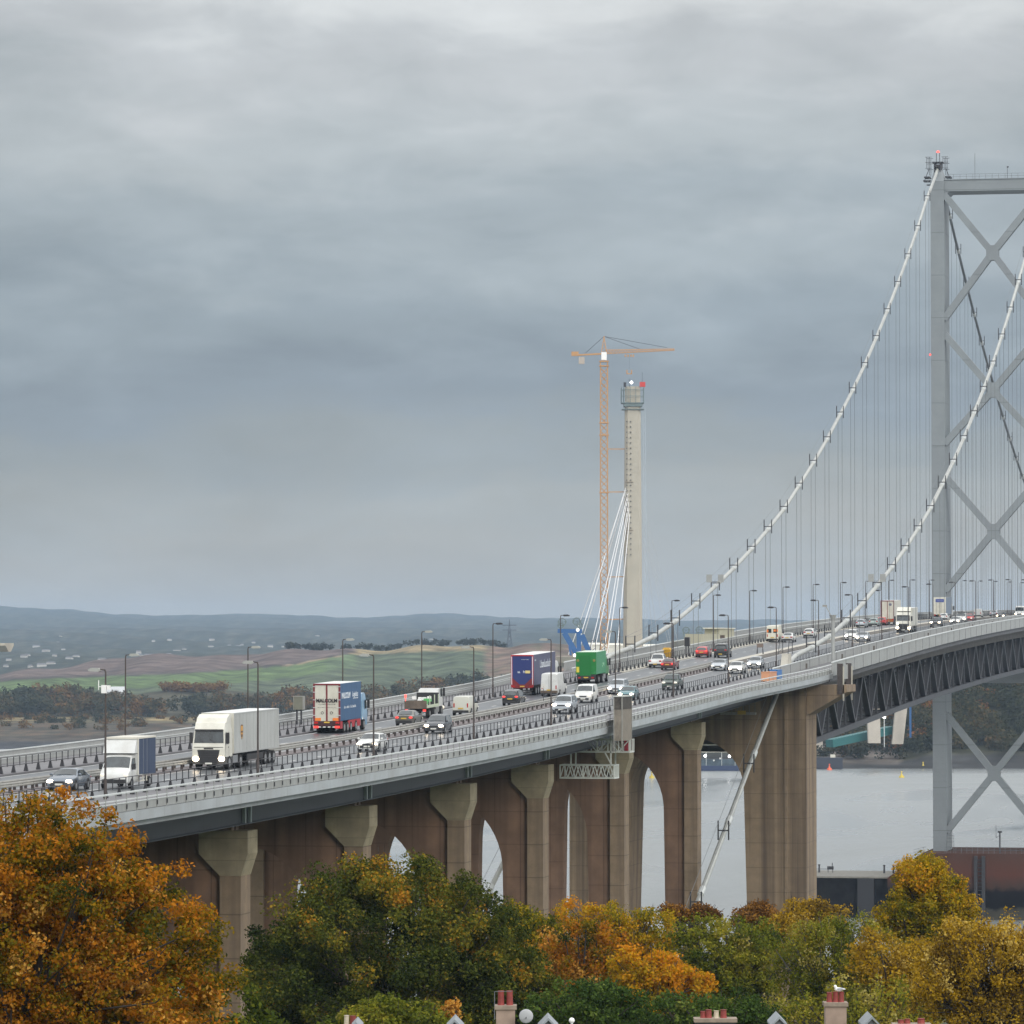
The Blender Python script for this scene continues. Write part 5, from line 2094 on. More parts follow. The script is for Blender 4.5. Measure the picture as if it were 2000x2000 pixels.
for _ in range(1500):
    x = g.uniform(1760, 2600) if g.random() < .86 else g.uniform(1560, 1760)
    D = g.uniform(2150, 2460)
    cl = .5 + .5 * math.sin(x * .045 + D * .02) * math.sin(x * .017 + 2.0 + D * .006)
    t_ = .12 + .34 * cl * g.uniform(.3, 1.4)
    if g.random() < .025:
        t_ = .9
    sp.append((x, D, g.uniform(5, 10), g.uniform(7, 12), min(1, t_)))
for _ in range(160):
    x = g.uniform(1330, 1580)
    sp.append((x, g.uniform(2160, 2400), g.uniform(5, 9), g.uniform(6, 10), .1 + .2 * g.random()))
far_wood('hillside_wood', sp, 'wooded autumn hillside on the far shore behind the tower leg', 1.1, 34, 7)

# scattered houses of the hazy town, and a white house in the far wood
M_FW = mat('far_white_wall', (.42, .41, .39), .8)
M_FR = mat('far_slate_roof', (.14, .14, .15), .8)
hm = MB()
hm.box(-7, 7, -4, 4, 0, 5)
hm.prism([(-4.4, 5), (4.4, 5), (0, 8)], 'x', -7.2, 7.2)
hm.m = [0] * 6 + [1] * 5
house_me = hm.mesh('house', [M_FW, M_FR])
g = random.Random(4)
spots = [(12, 1303), (60, 1303), (82, 1302), (136, 1287), (276, 1282), (290, 1283), (300, 1253), (414, 1251), (448, 1263), (466, 1263), (473, 1262), (412, 1264), (528, 1264), (555, 1264), (586, 1265), (690, 1234), (620, 1243), (843, 1250), (330, 1280), (200, 1290), (100, 1298), (500, 1266), (360, 1270)]
g2 = random.Random(77)
spots += [(g2.uniform(0, 620), g2.uniform(1240, 1292)) for _ in range(16)]
for i, (x, y) in enumerate(spots):
    lo, hi = 4000.0, 9400.0
    best = min(np.arange(lo, hi, 25), key=lambda D: abs(HY - (far_z(x, D) - CAMZ) * FPX / D - y))
    o = place('house', house_me, None, land(x, best, -.5), (0, 0, g.uniform(-.5, .5)), (g.uniform(.25, .7), .4, g.uniform(.3, .5)))
    tag(o, 'tiny pale house in the hazy town beyond the far ridge', 'house', 'houses of the far town')
t = thing('white_house', 'white house with grey roof among the trees of the far shore', 'house', land(226, 3010, 1), .3)
hb = MB()
hb.box(-6, 6, -4, 4, -2, 4)
hb.build('wall', M_FW, t)
hb = MB()
hb.prism([(-4.5, 4), (4.5, 4), (0, 7.5)], 'x', -6.4, 6.4)
hb.box(-2.5, 2, -6, -4.05, -2, 5.5)
hb.build('roof', mat('far_pale_roof', (.45, .46, .47), .8), t)

# transmission mast on the ridge
t = thing('transmission_pylon', 'lattice pylon standing hazy on the far ridge', 'pylon', land(995, 5200, -6))
zp = 46.0
pb = MB()
for sx in (-1, 1):
    for sy in (-1, 1):
        pb.bar((sx * 4.4, sy * 4.4, 0), (sx * .9, sy * .9, zp * .72), .5)
        pb.bar((sx * .9, sy * .9, zp * .72), (0, 0, zp), .45)
for k in range(7):
    z0, z1 = zp * .72 * k / 7, zp * .72 * (k + 1) / 7
    w0, w1 = 4.4 - 3.5 * k / 7, 4.4 - 3.5 * (k + 1) / 7
    for sy in (-1, 1):
        pb.bar((-w0, sy * w0, z0), (w1, sy * w1, z1), .3)
        pb.bar((w0, sy * w0, z0), (-w1, sy * w1, z1), .3)
pb.build('lattice', M_DARK, t)
for k, zz in enumerate((.74, .86)):
    MB().bar((-8, 0, zp * zz), (8, 0, zp * zz), .5, .8).build('cross_arm', M_DARK, t)
# ------------------------------------------------------------------ the new cable-stayed bridge under construction
DQ = 1900.0


def Q(x, y, dd=0.0):
    return at_depth(x, y, DQ + dd)


M_QC = mat('pale_new_concrete', (.38, .35, .285), .8, vary=.08, scale=.15, tint=(.30, .25, .20), tamount=.6, tscale=.06, tstretch=(2, 2, .15))
M_CRANE = mat('orange_crane_paint', (.42, .225, .085), .55, vary=.12, scale=.5)
M_STAY = mat('white_stay_sheath', (.80, .80, .80), .45)
M_QBLUE = mat('blue_derrick_paint', (.014, .085, .24), .45)
M_QGREY = mat('grey_green_steel', (.12, .16, .16), .55)
base = Q(1236, 1290)
tower = thing('pylon_tower', 'pale concrete bridge tower under construction beside an orange crane', 'tower', (base.x, base.y, 0), YAW)
inv = (tower.matrix_basis.to_3x3().inverted() if False else Matrix.Rotation(-YAW, 3, 'Z'))


def TL(x, y, dd=0.0):
    return inv @ (Q(x, y, dd) - Vector((base.x, base.y, 0)))


zt_, zb_ = Q(1236, 796).z, 0.0
m = MB()
hw0, hw1 = 4.35, 3.25
n_ = 10
for k in range(n_):
    za, zb2 = zb_ + (zt_ - zb_) * k / n_, zb_ + (zt_ - zb_) * (k + 1) / n_
    a, b2 = hw0 + (hw1 - hw0) * k / n_, hw0 + (hw1 - hw0) * (k + 1) / n_

    def octo(h, z):
        c = h * .32
        return [(-h + .1, -h + c, z), (-h + c * 1.1, -h, z), (h - c, -h, z), (h, -h + c, z), (h, h - c, z), (h - c, h, z), (-h + c, h, z), (-h, h - c, z)]
    A, B = octo(a, za), octo(b2, zb2)
    m.add(A + B, [(j, (j + 1) % 8, 8 + (j + 1) % 8, 8 + j) for j in range(8)] + ([tuple(range(8, 16))] if k == n_ - 1 else []))
m.build('shaft', M_QC, tower)
m = MB()
for k in range(26):
    z = zt_ - 6 - k * 2.2
    for xx in (-2.5, -.9):
        m.cbox(xx, -hw1 - .42 + (-.010 * 2.2 * k), z, .35, .5, .5)
m.build('anchor_pocket', M_DARK, tower)
m = MB()
for z in (zt_ - 31, zt_ - 51):
    m.cbox(-1.6, -3.7, z, 3.4, .5, .22)
m.build('joint_band', mat('brown_joint', (.2, .16, .12), .8), tower)
for zz, hh in ((zt_ - 0.2, 6.2), (zt_ + 8.2, 5.2)):
    pass
m = MB()
m.box(-3.1, 3.1, -3.1, 3.1, zt_, zt_ + 8.6)
m.build('formwork', M_QC, tower)
m = MB()
m.box(-4.5, 4.6, -4.0, 4.0, zt_ - 1.0, zt_ - .65)
m.box(-3.8, 3.9, -3.8, 3.8, zt_ + .3, zt_ + 1.6)
m.box(-4.7, 4.6, -4.1, 4.1, zt_ + 1.6, zt_ + 1.95)
for zz in (4.6, 7.2):
    for sy in (-4.1, 4.1):
        m.bar((-4.7, sy, zt_ + zz), (4.5, sy, zt_ + zz), .2)
for xx in (-4.7, -3.7, -2.5, -1.1, 1.2, 4.5):
    for sy in (-4.1, 4.1):
        m.bar((xx, sy, zt_ + 1.8), (xx, sy, zt_ + 8.4), .25)
m.build('climbing_platform', M_QGREY, tower)
m = MB()
m.cbox(-3.3, -3.3, zt_ + 9.3, 1.1, 1.1, 1.9)
m.build('generator', M_DARK, tower)
m = MB()
m.cbox(4.0, -3.3, zt_ + 9.4, 2.3, 1.8, 2.0)
m.build('red_cabin', mat('red_cabin_paint', (.5, .04, .03), .5), tower)
m = MB()
m.ball((-.6, -3.8, zt_ + 10.2), .62, 8, 6)
m.build('flood_light', mat('white_flood_light', (1, 1, 1), .3, emit=(1, 1, .97), estr=6.0), tower)
m = MB()
m.bar((3.9, -3, zt_ + 9), (3.9, -3, zt_ + 14.5), .14)
m.build('aerial', M_DARK, tower)
m = MB()
for k in range(2):
    m.bar((5.5 + k * .9, -2.4, 0), (4.2 + k * .9, -2.4, zt_), .16)
for k in range(60):
    z = zt_ * k / 60
    f = 5.5 - 1.3 * k / 60
    m.bar((f, -2.4, z), (f + .9, -2.4, z + 1.6), .12)
m.build('hoist_track', mat('pale_blue_hoist', (.34, .39, .43), .5), tower)

# stays, near plane left fan and the faint right fan; each stay is a part
dz_ = 52.0
left = [((1222, 953), (1122.7, 1279), 0), ((1223, 957), (1110, 1279), 24), ((1224, 962), (1128, 1281), 24), ((1229, 953), (1151.8, 1275), 0), ((1229, 962), (1159.7, 1276), 0), ((1230, 970), (1178.8, 1272), 0), ((1230, 982), (1185.7, 1277), 0), ((1231, 993), (1206, 1262), 0)]
for (a, b_, dd) in left:
    MB().tube([TL(a[0], a[1], -3), TL(b_[0], b_[1], dd - 14)], .17, 6, cap=False).build('stay_cable', M_STAY, tower)
for (a, b_) in (((1246, 975), (1276, 1248)), ((1246, 965), (1285, 1250)), ((1247, 975), (1304, 1253)), ((1247, 955), (1309, 1252)), ((1248, 950), (1323, 1250))):
    MB().tube([TL(a[0], a[1], 3), TL(b_[0], b_[1], 16)], .07, 6, cap=False).build('stay_cable', mat('grey_stay_sheath', (.45, .46, .47), .5), tower)
# deck cantilevers on both sides of the tower
pl, pr = TL(1086, 1281), TL(1330, 1262)
m = MB()
m.prism([(-17, dz_), (17, dz_), (15, dz_ - 2.6), (5, dz_ - 4.6), (-5, dz_ - 4.6), (-15, dz_ - 2.6)], 'x', pl.x, pr.x)
m.build('deck_segment', M_QC, tower)

# tower crane
cb_ = Q(1180, 1290, -6)
crane = thing('tower_crane', 'tall orange tower crane with a long jib over the unfinished tower', 'crane', (cb_.x, cb_.y, 0), YAW)


def CL(x, y, dd=-6.0):
    return inv @ (Q(x, y, dd) - Vector((cb_.x, cb_.y, 0)))


zc_ = CL(1179, 706).z
m = MB()
r_ = 1.45
for sx in (-1, 1):
    for sy in (-1, 1):
        m.bar((sx * r_, sy * r_, 0), (sx * r_, sy * r_, zc_), .42)
k = 0
z = 0.0
while z < zc_ - 3:
    for sy in (-1, 1):
        m.bar((-r_, sy * r_, z), (r_, sy * r_, z + 2.9), .26)
        m.bar((r_, sy * r_, z), (-r_, sy * r_, z + 2.9), .26)
        m.bar((sy * r_, -r_, z), (sy * r_, r_, z + 2.9), .26)
    z += 2.9
m.build('mast', M_CRANE, crane)
m = MB()
for yy in (826, 850, 962, 706, 715):
    z = CL(1180, yy).z
    m.box(-2.0, 2.0, -2.0, 2.0, z - .25, z + .25)
m.build('mast_collar', M_CRANE, crane)
m = MB()
m.cbox(0, 0, zc_ + 2.2, 2.2, 2.2, 3.2)
m.build('slewing_unit', M_WHITE, crane)
jz0, jz1, jl = CL(1180, 691).z, CL(1315, 684).z, CL(1315, 684).x
m = MB()
nseg = 24
for k in range(nseg):
    f0, f1 = k / nseg, (k + 1) / nseg
    x0, x1 = .5 + jl * f0, .5 + jl * f1
    z0, z1 = jz0 + (jz1 - jz0) * f0, jz0 + (jz1 - jz0) * f1
    h0, h1 = 1.6 * (1 - .65 * f0), 1.6 * (1 - .65 * f1)
    for sy in (-.7, .7):
        m.bar((x0, sy, z0), (x1, sy, z1), .24)
        m.bar((x0, sy, z0), ((x0 + x1) / 2, 0, (z0 + h0 + z1 + h1) / 2), .17)
        m.bar(((x0 + x1) / 2, 0, (z0 + h0 + z1 + h1) / 2), (x1, sy, z1), .17)
    m.bar((x0, 0, z0 + h0), (x1, 0, z1 + h1), .26)
m.build('jib', M_CRANE, crane)
cjx, cjz = CL(1116, 694).x, CL(1116, 694).z
m = MB()
for sy in (-.7, .7):
    m.bar((-.5, sy, jz0), (cjx, sy, cjz), .45, .6)
m.box(cjx, cjx + 3, -.9, .9, cjz - .3, cjz + 1.5)
m.build('counter_jib', M_CRANE, crane)
m = MB()
wx = CL(1136, 702).x
m.cbox(wx, 0, CL(1136, 700).z - .9, 2.4, 2.0, 2.8)
m.build('counterweight', mat('counterweight_concrete', (.38, .33, .28), .8), crane)
za_ = CL(1178, 657).z
m = MB()
for sx in (-1, 1):
    for sy in (-.8, .8):
        m.bar((sx * 1.1, sy, zc_ + 3.5), (0, sy * .3, za_), .3)
for k in range(5):
    z0 = zc_ + 3.5 + (za_ - zc_ - 3.5) * k / 5
    w = 1.1 * (1 - k / 5)
    m.bar((-w, 0, z0), (w, 0, z0 + 1.4), .2)
m.build('apex_frame', M_CRANE, crane)
m = MB()
for (x, y) in ((1250, 682), (1303, 679)):
    p = CL(x, y)
    m.tube([(0, 0, za_), (p.x, 0, p.z)], .09, 5, cap=False)
p = CL(1143, 690)
m.tube([(0, 0, za_), (p.x, 0, p.z)], .10, 5, cap=False)
m.build('tie_bar', M_DARK, crane)
for (yy, x1) in ((877, 1222), (961, 1219), (1127, 1218), (1210, 1218)):
    a, b_ = CL(1186, yy), CL(x1, yy - 1)
    MB().bar((a.x, 0, a.z), (b_.x, 5, b_.z), .38).build('wall_tie', M_CRANE, crane)
p = CL(1229, 692)
m = MB()
for q in (-1.6, -.5, .7, 1.7):
    m.cbox(p.x + q, 0, p.z - .6, .6, 1.4, .9)
m.build('trolley', M_CRANE, crane)
q1, q2 = CL(1229, 730), CL(1229, 756)
m = MB()
m.tube([(p.x, 0, p.z - 1), (p.x, 0, q1.z + 2)], .03, 4, cap=False)
m.tube([(p.x, 0, q1.z - 2), (p.x, 0, q2.z)], .08, 5)
m.build('hoist_rope', M_DARK, crane)
m = MB()
m.cbox(p.x, 0, q1.z, 2.2, .5, .35)
m.cbox(p.x - .95, 0, q1.z + .8, .45, .5, 1.6)
m.cbox(p.x + .95, 0, q1.z + .8, .45, .5, 1.6)
m.build('hook_block', M_CRANE, crane)

# deck erection derricks


def derrick(name, label, wheels, legs, beam, mat_leg, xref):
    o = Q(xref, 1280, -16)
    t = thing(name, label, 'derrick', (o.x, o.y, dz_), YAW, group='deck derricks')

    def DL(x, y, dd=-16):
        return inv @ (Q(x, y, dd) - o) + Vector((0, 0, o.z - dz_))
    for (a, b_, w) in legs:
        MB().bar(DL(*a), DL(*b_), w, 2.2).build('leg', mat_leg, t)
    if beam:
        MB().bar(DL(*beam[0]), DL(*beam[1]), 1.7, 1.7).build('top_beam', mat_leg, t)
    for (x, y, r) in wheels:
        c = DL(x, y)
        w = MB()
        R = r / FPX * DQ
        for k in range(18):
            a0, a1 = 2 * math.pi * k / 18, 2 * math.pi * (k + 1) / 18
            w.bar(c + Vector((R * math.cos(a0), 0, R * math.sin(a0))), c + Vector((R * math.cos(a1), 0, R * math.sin(a1))), .8, .45)
        for k in range(5):
            a0 = 2 * math.pi * k / 5 + .3
            w.bar(c, c + Vector((R * math.cos(a0), 0, R * math.sin(a0))), .16)
        w.build('sheave_wheel', M_QGREY, t)
    return t, DL


t, DL = derrick('erection_derrick', 'blue deck lifting frame with dark sheave wheels, left of the new tower', [(1098, 1215, 7), (1095, 1222, 5), (1126.5, 1214, 7), (1132, 1221, 5)],
                [((1102, 1236), (1128, 1280), 2.0), ((1130, 1234), (1131, 1280), 1.8), ((1136, 1240), (1152, 1276), 1.8), ((1115, 1280), (1112, 1262), .8)], ((1089, 1232), (1137, 1233)), M_QBLUE, 1120)
m = MB()
m.ball(DL(1122.5, 1280, -17), .75, 8, 6)
m.ball(DL(1128.3, 1230.5, -18), .7, 8, 6)
m.build('work_light', mat('pale_work_light', (.9, .88, .75), .4, emit=(1, .95, .8), estr=1.2), t)
derrick('erection_derrick', 'grey green deck lifting frame right of the new tower, wheels just above the far parapet', [(1340, 1231, 6), (1366, 1230, 6)], [((1335, 1234), (1337, 1262), .6), ((1345, 1236), (1344, 1262), .6), ((1361, 1234), (1363, 1262), .6), ((1371, 1235), (1371, 1262), .6)], None, M_QGREY, 1352)
# site cabins on the land behind
g = random.Random(12)
M_SITE = mat('pale_site_cabin', (.62, .60, .52), .7)
for i, (x, y) in enumerate(((1160, 1259), (1168, 1261), (1193, 1263), (1199, 1260), (1211, 1261), (1270, 1262), (1282, 1263))):
    p = at_depth(x, y, 2350)
    m = MB()
    m.box(-3.5, 3.5, -2, 2, -12, 0)
    m.prism([(-2.3, 0), (2.3, 0), (0, 1.0)], 'x', -3.6, 3.6)
    o = m.build('site_cabin', M_SITE)
    o.location = p
    o.rotation_euler = (0, 0, YAW + g.uniform(-.3, .3))
    tag(o, 'small pale works building on the ground behind the new tower', 'cabin', 'works buildings behind the new tower')
# tip of another deck cantilever at the left edge
p = at_depth(-40, 1256, 1700)
t = thing('deck_cantilever', 'pale end of an unfinished bridge deck cut off by the left edge', 'bridge deck', (p.x, p.y, p.z), YAW)
m = MB()
m.prism([(-14, 0), (14, 0), (14, -.9), (4, -3.2), (-4, -3.2), (-14, -.9)], 'x', -40, 11.2)
m.build('deck_segment', M_QC, t)
m = MB()
m.box(-40, 9, -13.5, -13.2, 0, 1.2)
m.build('edge_guard', M_STIFF, t)
pb = MB()
pb.frustum(-30, -22, -5, 5, -p.z, -29, -23, -4, 4, -3.1)
pb.build('pier', M_QC, t)

# landing works of the new bridge seen under the truss: white concrete legs and a teal girder
M_TEAL = mat('teal_girder_paint', (.022, .125, .125), .55)
for i, (xa, xb, y0, y1, lean, lab) in enumerate(((1695, 1719, 1350, 1426, 2, 'pale concrete pier leg left of the small white lamp under the truss'), (1741, 1763, 1350, 1428, -12, 'leaning pale concrete pier leg beside the tower leg, under the truss'), (1590, 1609, 1400, 1470, 6, 'pale concrete stump beside the brown end pier, above the dark barge'))):
    D = 2135 + 15 * i
    a, b_ = at_depth(xa, y1, D), at_depth(xb, y1, D)
    w = (b_ - a).length
    t0 = at_depth(xa + (lean if lean < 0 else -lean * .2), y0, D)
    o = thing('bridge_pier', lab, 'pier', ((a.x + b_.x) / 2, (a.y + b_.y) / 2, a.z), YAW, group='landing piers of the new bridge')
    h = t0.z - a.z
    sh = -lean / FPX * D
    m = MB()
    m.frustum(-w / 2, w / 2, -3, 3, -6, -w / 2 + sh, w / 2 + sh, -3, 3, h)
    m.build('leg', mat('pale_landing_concrete', (.47, .43, .37), .8, vary=.06, scale=.3), o)
a, b_ = at_depth(1620, 1452, 2125), at_depth(1738, 1426, 2155)
o = thing('steel_girder', 'long teal steel girder lying on the far shore under the truss', 'girder', ((a.x + b_.x) / 2, (a.y + b_.y) / 2, (a.z + b_.z) / 2))
d = b_ - a
m = MB()
m.bar(-d / 2, d / 2, 4.5, 3.6)
m.build('web', M_TEAL, o)
m = MB()
for k in range(22):
    c = d * ((k + .5) / 22 - .5)
    m.cbox(c.x, c.y - 2.3, c.z, .25, .3, 3.6)
m.build('rib', mat('dark_teal_rib', (.015, .08, .085), .5), o)
for (x, lab) in ((1727, 'bright white lamp among the works under the truss'),):
    p = at_depth(x, 1400, 2120)
    o = thing('work_lamp', lab, 'lamp', p, YAW)
    m = MB()
    m.ball((0, 0, 0), .8, 8, 6)
    m.build('lamp_head', mat('white_flood_light', (1, 1, 1)), o)
    MB().bar((0, 0, -14), (0, 0, -.5), .35).build('mast', M_RAIL, o)
p = at_depth(1778, 1382, 2140)
o = thing('blue_mast', 'thin blue mast among the works left of the tower leg', 'mast', p, YAW)
MB().bar((0, 0, -14), (0, 0, 4), .9).build('shaft', M_QBLUE, o)

# vessels, buoys
p = at_depth(1612, 1492, 2095)
o = thing('barge', 'dark barge moored at the far shore right of the brown end pier', 'barge', (p.x, p.y, 0), YAW)
m = MB()
m.prism([(-9, 5.2), (7.6, 5.2), (7.6, .1), (-8.4, .1)], 'y', -4, 4)
m.build('hull', mat('black_blue_hull', (.025, .03, .045), .5), o)
m = MB()
m.cbox(3.4, 0, 5.9, 2.2, 2.5, 1.3)
m.build('wheelhouse', M_SITE, o)
m = MB()
m.box(-8, 2, -3.5, 3.5, 5.2, 5.5)
m.build('deck', M_DARK, o)
p = at_depth(1400, 1502, 2070)
o = thing('work_vessel', 'long blue work vessel with white deck lights seen through the end pier arch', 'vessel', (p.x, p.y, 0), YAW)
m = MB()
m.prism([(-30, 2.3), (16, 2.3), (15, .1), (-30, .1)], 'y', -6, 6)
m.build('hull', mat('navy_hull', (.02, .035, .09), .5), o)
m = MB()
m.box(-28, 13, -4.6, 4.6, 2.3, 5.2)
m.m = [0] * 6
m.build('deck_house', mat('blue_grey_deck_house', (.05, .075, .095), .6, vary=.6, scale=.5), o)
m = MB()
m.box(-30, 12.5, -5.5, 5.5, 8.4, 8.8)
m.build('canopy', M_SITE, o)
m = MB()
for xx in (-20, -12, -5, 2, 8, 12):
    m.bar((xx, -5, 2.3), (xx, -5, 8.4), .22)
m.build('stanchion', M_RAIL, o)
for xx, zz in ((-5.5, 6.8), (5.4, 6.6), (1.2, 5.6), (-1.6, 4.7)):
    m = MB()
    m.ball((xx, -6.2, zz), .62 if zz > 6 else .4, 8, 6)
    m.build('deck_light', mat('white_flood_light', (1, 1, 1)) if zz > 6 else M_WHITE, o)
M_BUOYY = mat('yellow_buoy_paint', (.55, .42, .05), .5)
M_BUOYR = mat('orange_red_buoy_paint', (.7, .12, .05), .5)
for (x, y, mm, nm, lab) in ((1620, 1501, M_BUOYR, 'buoy', 'orange red buoy on the water right of the brown end pier'), (1761, 1516, M_BUOYY, 'buoy', 'pale yellow buoy alone on the water left of the tower leg'),
                            (1803, 1497, M_BUOYY, 'buoy', 'amber buoy beside the small dark boat'), (1868.5, 1495, M_BUOYY, 'buoy', 'yellow buoy just right of the tower leg'), (1273, 1517, M_BUOYY, 'buoy', 'yellow buoy seen through the last slender viaduct arch')):
    p = at_z(x, y + 3, 0.0)
    o = thing(nm, lab, 'buoy', (p.x, p.y, 0), group='buoys')
    MB().tube([(0, 0, -.2), (0, 0, .9)], [1.3, 1.0], 10).build('float', mm, o)
    m = MB()
    m.tube([(0, 0, .9), (0, 0, 2.3)], [.55, .12], 8)
    m.ball((0, 0, 2.5), .35, 8, 5)
    m.build('top_mark', mm, o)
p = at_z(1787, 1498, 0.0)
o = thing('small_boat', 'small dark red boat on the water beside the amber buoy', 'boat', (p.x, p.y, 0), YAW)
m = MB()
m.prism([(-3.4, 1.1), (3.0, 1.1), (3.9, 1.4), (2.6, -.1), (-3.2, -.1)], 'y', -1.2, 1.2)
m.build('hull', mat('dark_red_hull', (.14, .03, .03), .5), o)
m = MB()
m.box(-1.6, .6, -.8, .8, 1.1, 2.2)
m.build('cabin', M_DARK, o)

# ------------------------------------------------------------------ foundation of the main tower and its jetty
def pier_mat():
    m = bpy.data.materials.new('rust_red_pier')
    m.use_nodes = True
    N, L = m.node_tree.nodes, m.node_tree.links
    b = N['Principled BSDF']
    b.inputs['Roughness'].default_value = .9
    b.inputs['Specular IOR Level'].default_value = .1
    tc = N.new('ShaderNodeTexCoord')
    sp = N.new('ShaderNodeSeparateXYZ')
    L.new(tc.outputs['Object'], sp.inputs[0])
    n = N.new('ShaderNodeTexNoise')
    n.inputs['Scale'].default_value = .5
    n.inputs['Detail'].default_value = 6
    L.new(tc.outputs['Object'], n.inputs['Vector'])
    ad = N.new('ShaderNodeMath')
    ad.operation = 'MULTIPLY_ADD'
    L.new(n.outputs[0], ad.inputs[0])
    ad.inputs[1].default_value = 3.0
    L.new(sp.outputs['Z'], ad.inputs[2])
    mr = N.new('ShaderNodeMapRange')
    mr.inputs[1].default_value = 0
    mr.inputs[2].default_value = 16
    L.new(ad.outputs[0], mr.inputs[0])
    r = N.new('ShaderNodeValToRGB')
    cols = [(0, (.075, .07, .055)), (.22, (.05, .048, .04)), (.27, (.007, .007, .009)), (.46, (.009, .008, .010)), (.53, (.055, .034, .027)), (.68, (.095, .040, .029)), (.85, (.088, .043, .032)), (1, (.078, .044, .035))]
    for i, (p_, c) in enumerate(cols):
        el = r.color_ramp.elements[i] if i < 2 else r.color_ramp.elements.new(p_)
        el.position = p_
        el.color = (*c, 1)
    L.new(mr.outputs[0], r.inputs[0])
    L.new(r.outputs[0], b.inputs['Base Color'])
    return m


M_RP = pier_mat()
o = thing('tower_foundation', 'rust red concrete foundation of the main tower with a sloping nose', 'foundation')
m = MB()
m.prism([(-21.5, -4), (-21.5, 8.6), (-14.2, 13.9), (14.2, 13.9), (21.5, 8.6), (21.5, -4)], 'y', 966, 996)
m.build('caisson', M_RP, o)
m = MB()
m.box(-3.2, -2.5, 965.4, 965.98, -2, 13.4)
m.box(-1.6, -.9, 965.4, 965.98, -2, 13.4)
for k in range(16):
    m.box(-2.5, -1.6, 965.6, 965.75, .5 + k * .8, .65 + k * .8)
m.build('ladder', M_DARK, o)
m = MB()
for k in range(26):
    x = -14 + k * 1.15
    if -13.2 < x < -9.6:
        continue
    m.tube([(x, 966.4, 13.9), (x, 966.4, 15.2)], .035, 5)
for zz in (14.6, 15.2):
    m.tube([(-9.4, 966.4, zz), (14, 966.4, zz)], .03, 5)
    m.tube([(-16, 966.4, zz - .6), (-13.4, 966.4, zz)], .03, 5)
for xx in (-9.2, -7.7):
    m.tube([(xx, 968, 13.9), (xx, 968, 17.6)], .05, 5)
for zz in (16.2, 17, 17.6):
    m.tube([(-9.2, 968, zz), (-7.7, 968, zz)], .04, 5)
m.build('railing', M_HANG, o)
m = MB()
m.tube([(2.0, 968, 13.9), (2.0, 968, 18.4)], .17, 6)
m.cbox(2.0, 968, 18.4, .9, .5, .35)
m.tube([(1.2, 968, 17.2), (1.2, 968, 19.8)], .05, 5)
m.bar((1.2, 968, 17.2), (2.0, 968, 17.6), .08)
m.build('signal_mast', M_DARK, o)
M_JET = mat('dark_weedy_jetty', (.009, .009, .011), .9, vary=.4, scale=.5, tint=(.03, .03, .027), tamount=.6, tscale=.2, spec=.1)
o = thing('jetty', 'dark weedy jetty with a pale top between the end pier and tower foundation', 'jetty')
m = MB()
m.box(-42, -21.6, 968, 992, -4, 8.4)
m.build('wall', M_JET, o)
m = MB()
m.box(-42.3, -21.6, 967.6, 992.4, 8.4, 8.75)
m.build('coping', mat('jetty_coping', (.20, .19, .165), .8, vary=.2, scale=1), o)
m = MB()
m.box(-28, -24.5, 967.0, 968.0, -4, 8.3)
m.build('fender', M_BLACK, o)
for (x, y, nm, lab) in ((1600, 1700, 'mooring_post', 'dark mooring post at the pier end of the jetty top'), (1727, 1697, 'mooring_post', 'dark mooring post beside the sloping nose of tower foundation'), (1745, 1702, 'mooring_post', 'low mooring post on the sloping nose of the foundation')):
    p = at_y(x, y, 980)
    o = thing(nm, lab, 'mooring post', (p.x, 980, 8.9), group='mooring posts')
    m = MB()
    m.tube([(0, 0, 0), (0, 0, 1.5)], [.22, .16], 8)
    m.build('post', M_DARK, o)
    MB().tube([(0, 0, 1.5), (0, 0, 1.75)], .26, 8).build('cap', M_DARK, o)
p = at_y(1622, 1700, 980)
o = thing('winch', 'dark winch on legs standing on the jetty top', 'winch', (p.x, 980, 8.9))
m = MB()
m.cbox(0, 0, 1.0, 1.3, .8, .7)
m.build('drum', M_DARK, o)
m = MB()
for xx in (-5, -.5, .5):
    m.bar((xx, 0, 0), (xx, 0, .8), .12)
m.bar((-5, 0, .75), (0, 0, .75), .1)
m.bar((.4, 0, 1.2), (.4, 0, 2.1), .14)
m.build('frame', M_DARK, o)
# ================================================================== the near bank: ground, trees, roofs
gx = np.arange(-330, 330, 11.0)
gy = np.concatenate([np.arange(4, 120, 8.0), np.arange(120, 860, 14.0)])
gv, gf, gc = [], [], []
rr = random.Random(9)
for y in gy:
    for x in gx:
        z = ground_z(y) + 1.2 * math.sin(x * .05 + y * .02) - 0.012 * max(0, -x - 60) * 0
        gv.append((x, y, z))
        j = rr.uniform(.8, 1.2)
        c = (.045, .06, .022) if y < 560 else ((.07, .075, .045) if y < 690 else (.06, .055, .045))
        gc.append([q * j for q in c] + [1.0])
nx = len(gx)
for i in range(len(gy) - 1):
    for k in range(nx - 1):
        gf.append((i * nx + k, i * nx + k + 1, (i + 1) * nx + k + 1, (i + 1) * nx + k))
me = bpy.data.meshes.new('near_ground')
me.from_pydata(gv, [], gf)
me.materials.append(attr_mat('near_ground_cover', noise=.4, nscale=.4))
cover(me, gc)
me.polygons.foreach_set('use_smooth', [True] * len(me.polygons))
tag(place('ground', me), kind='structure')

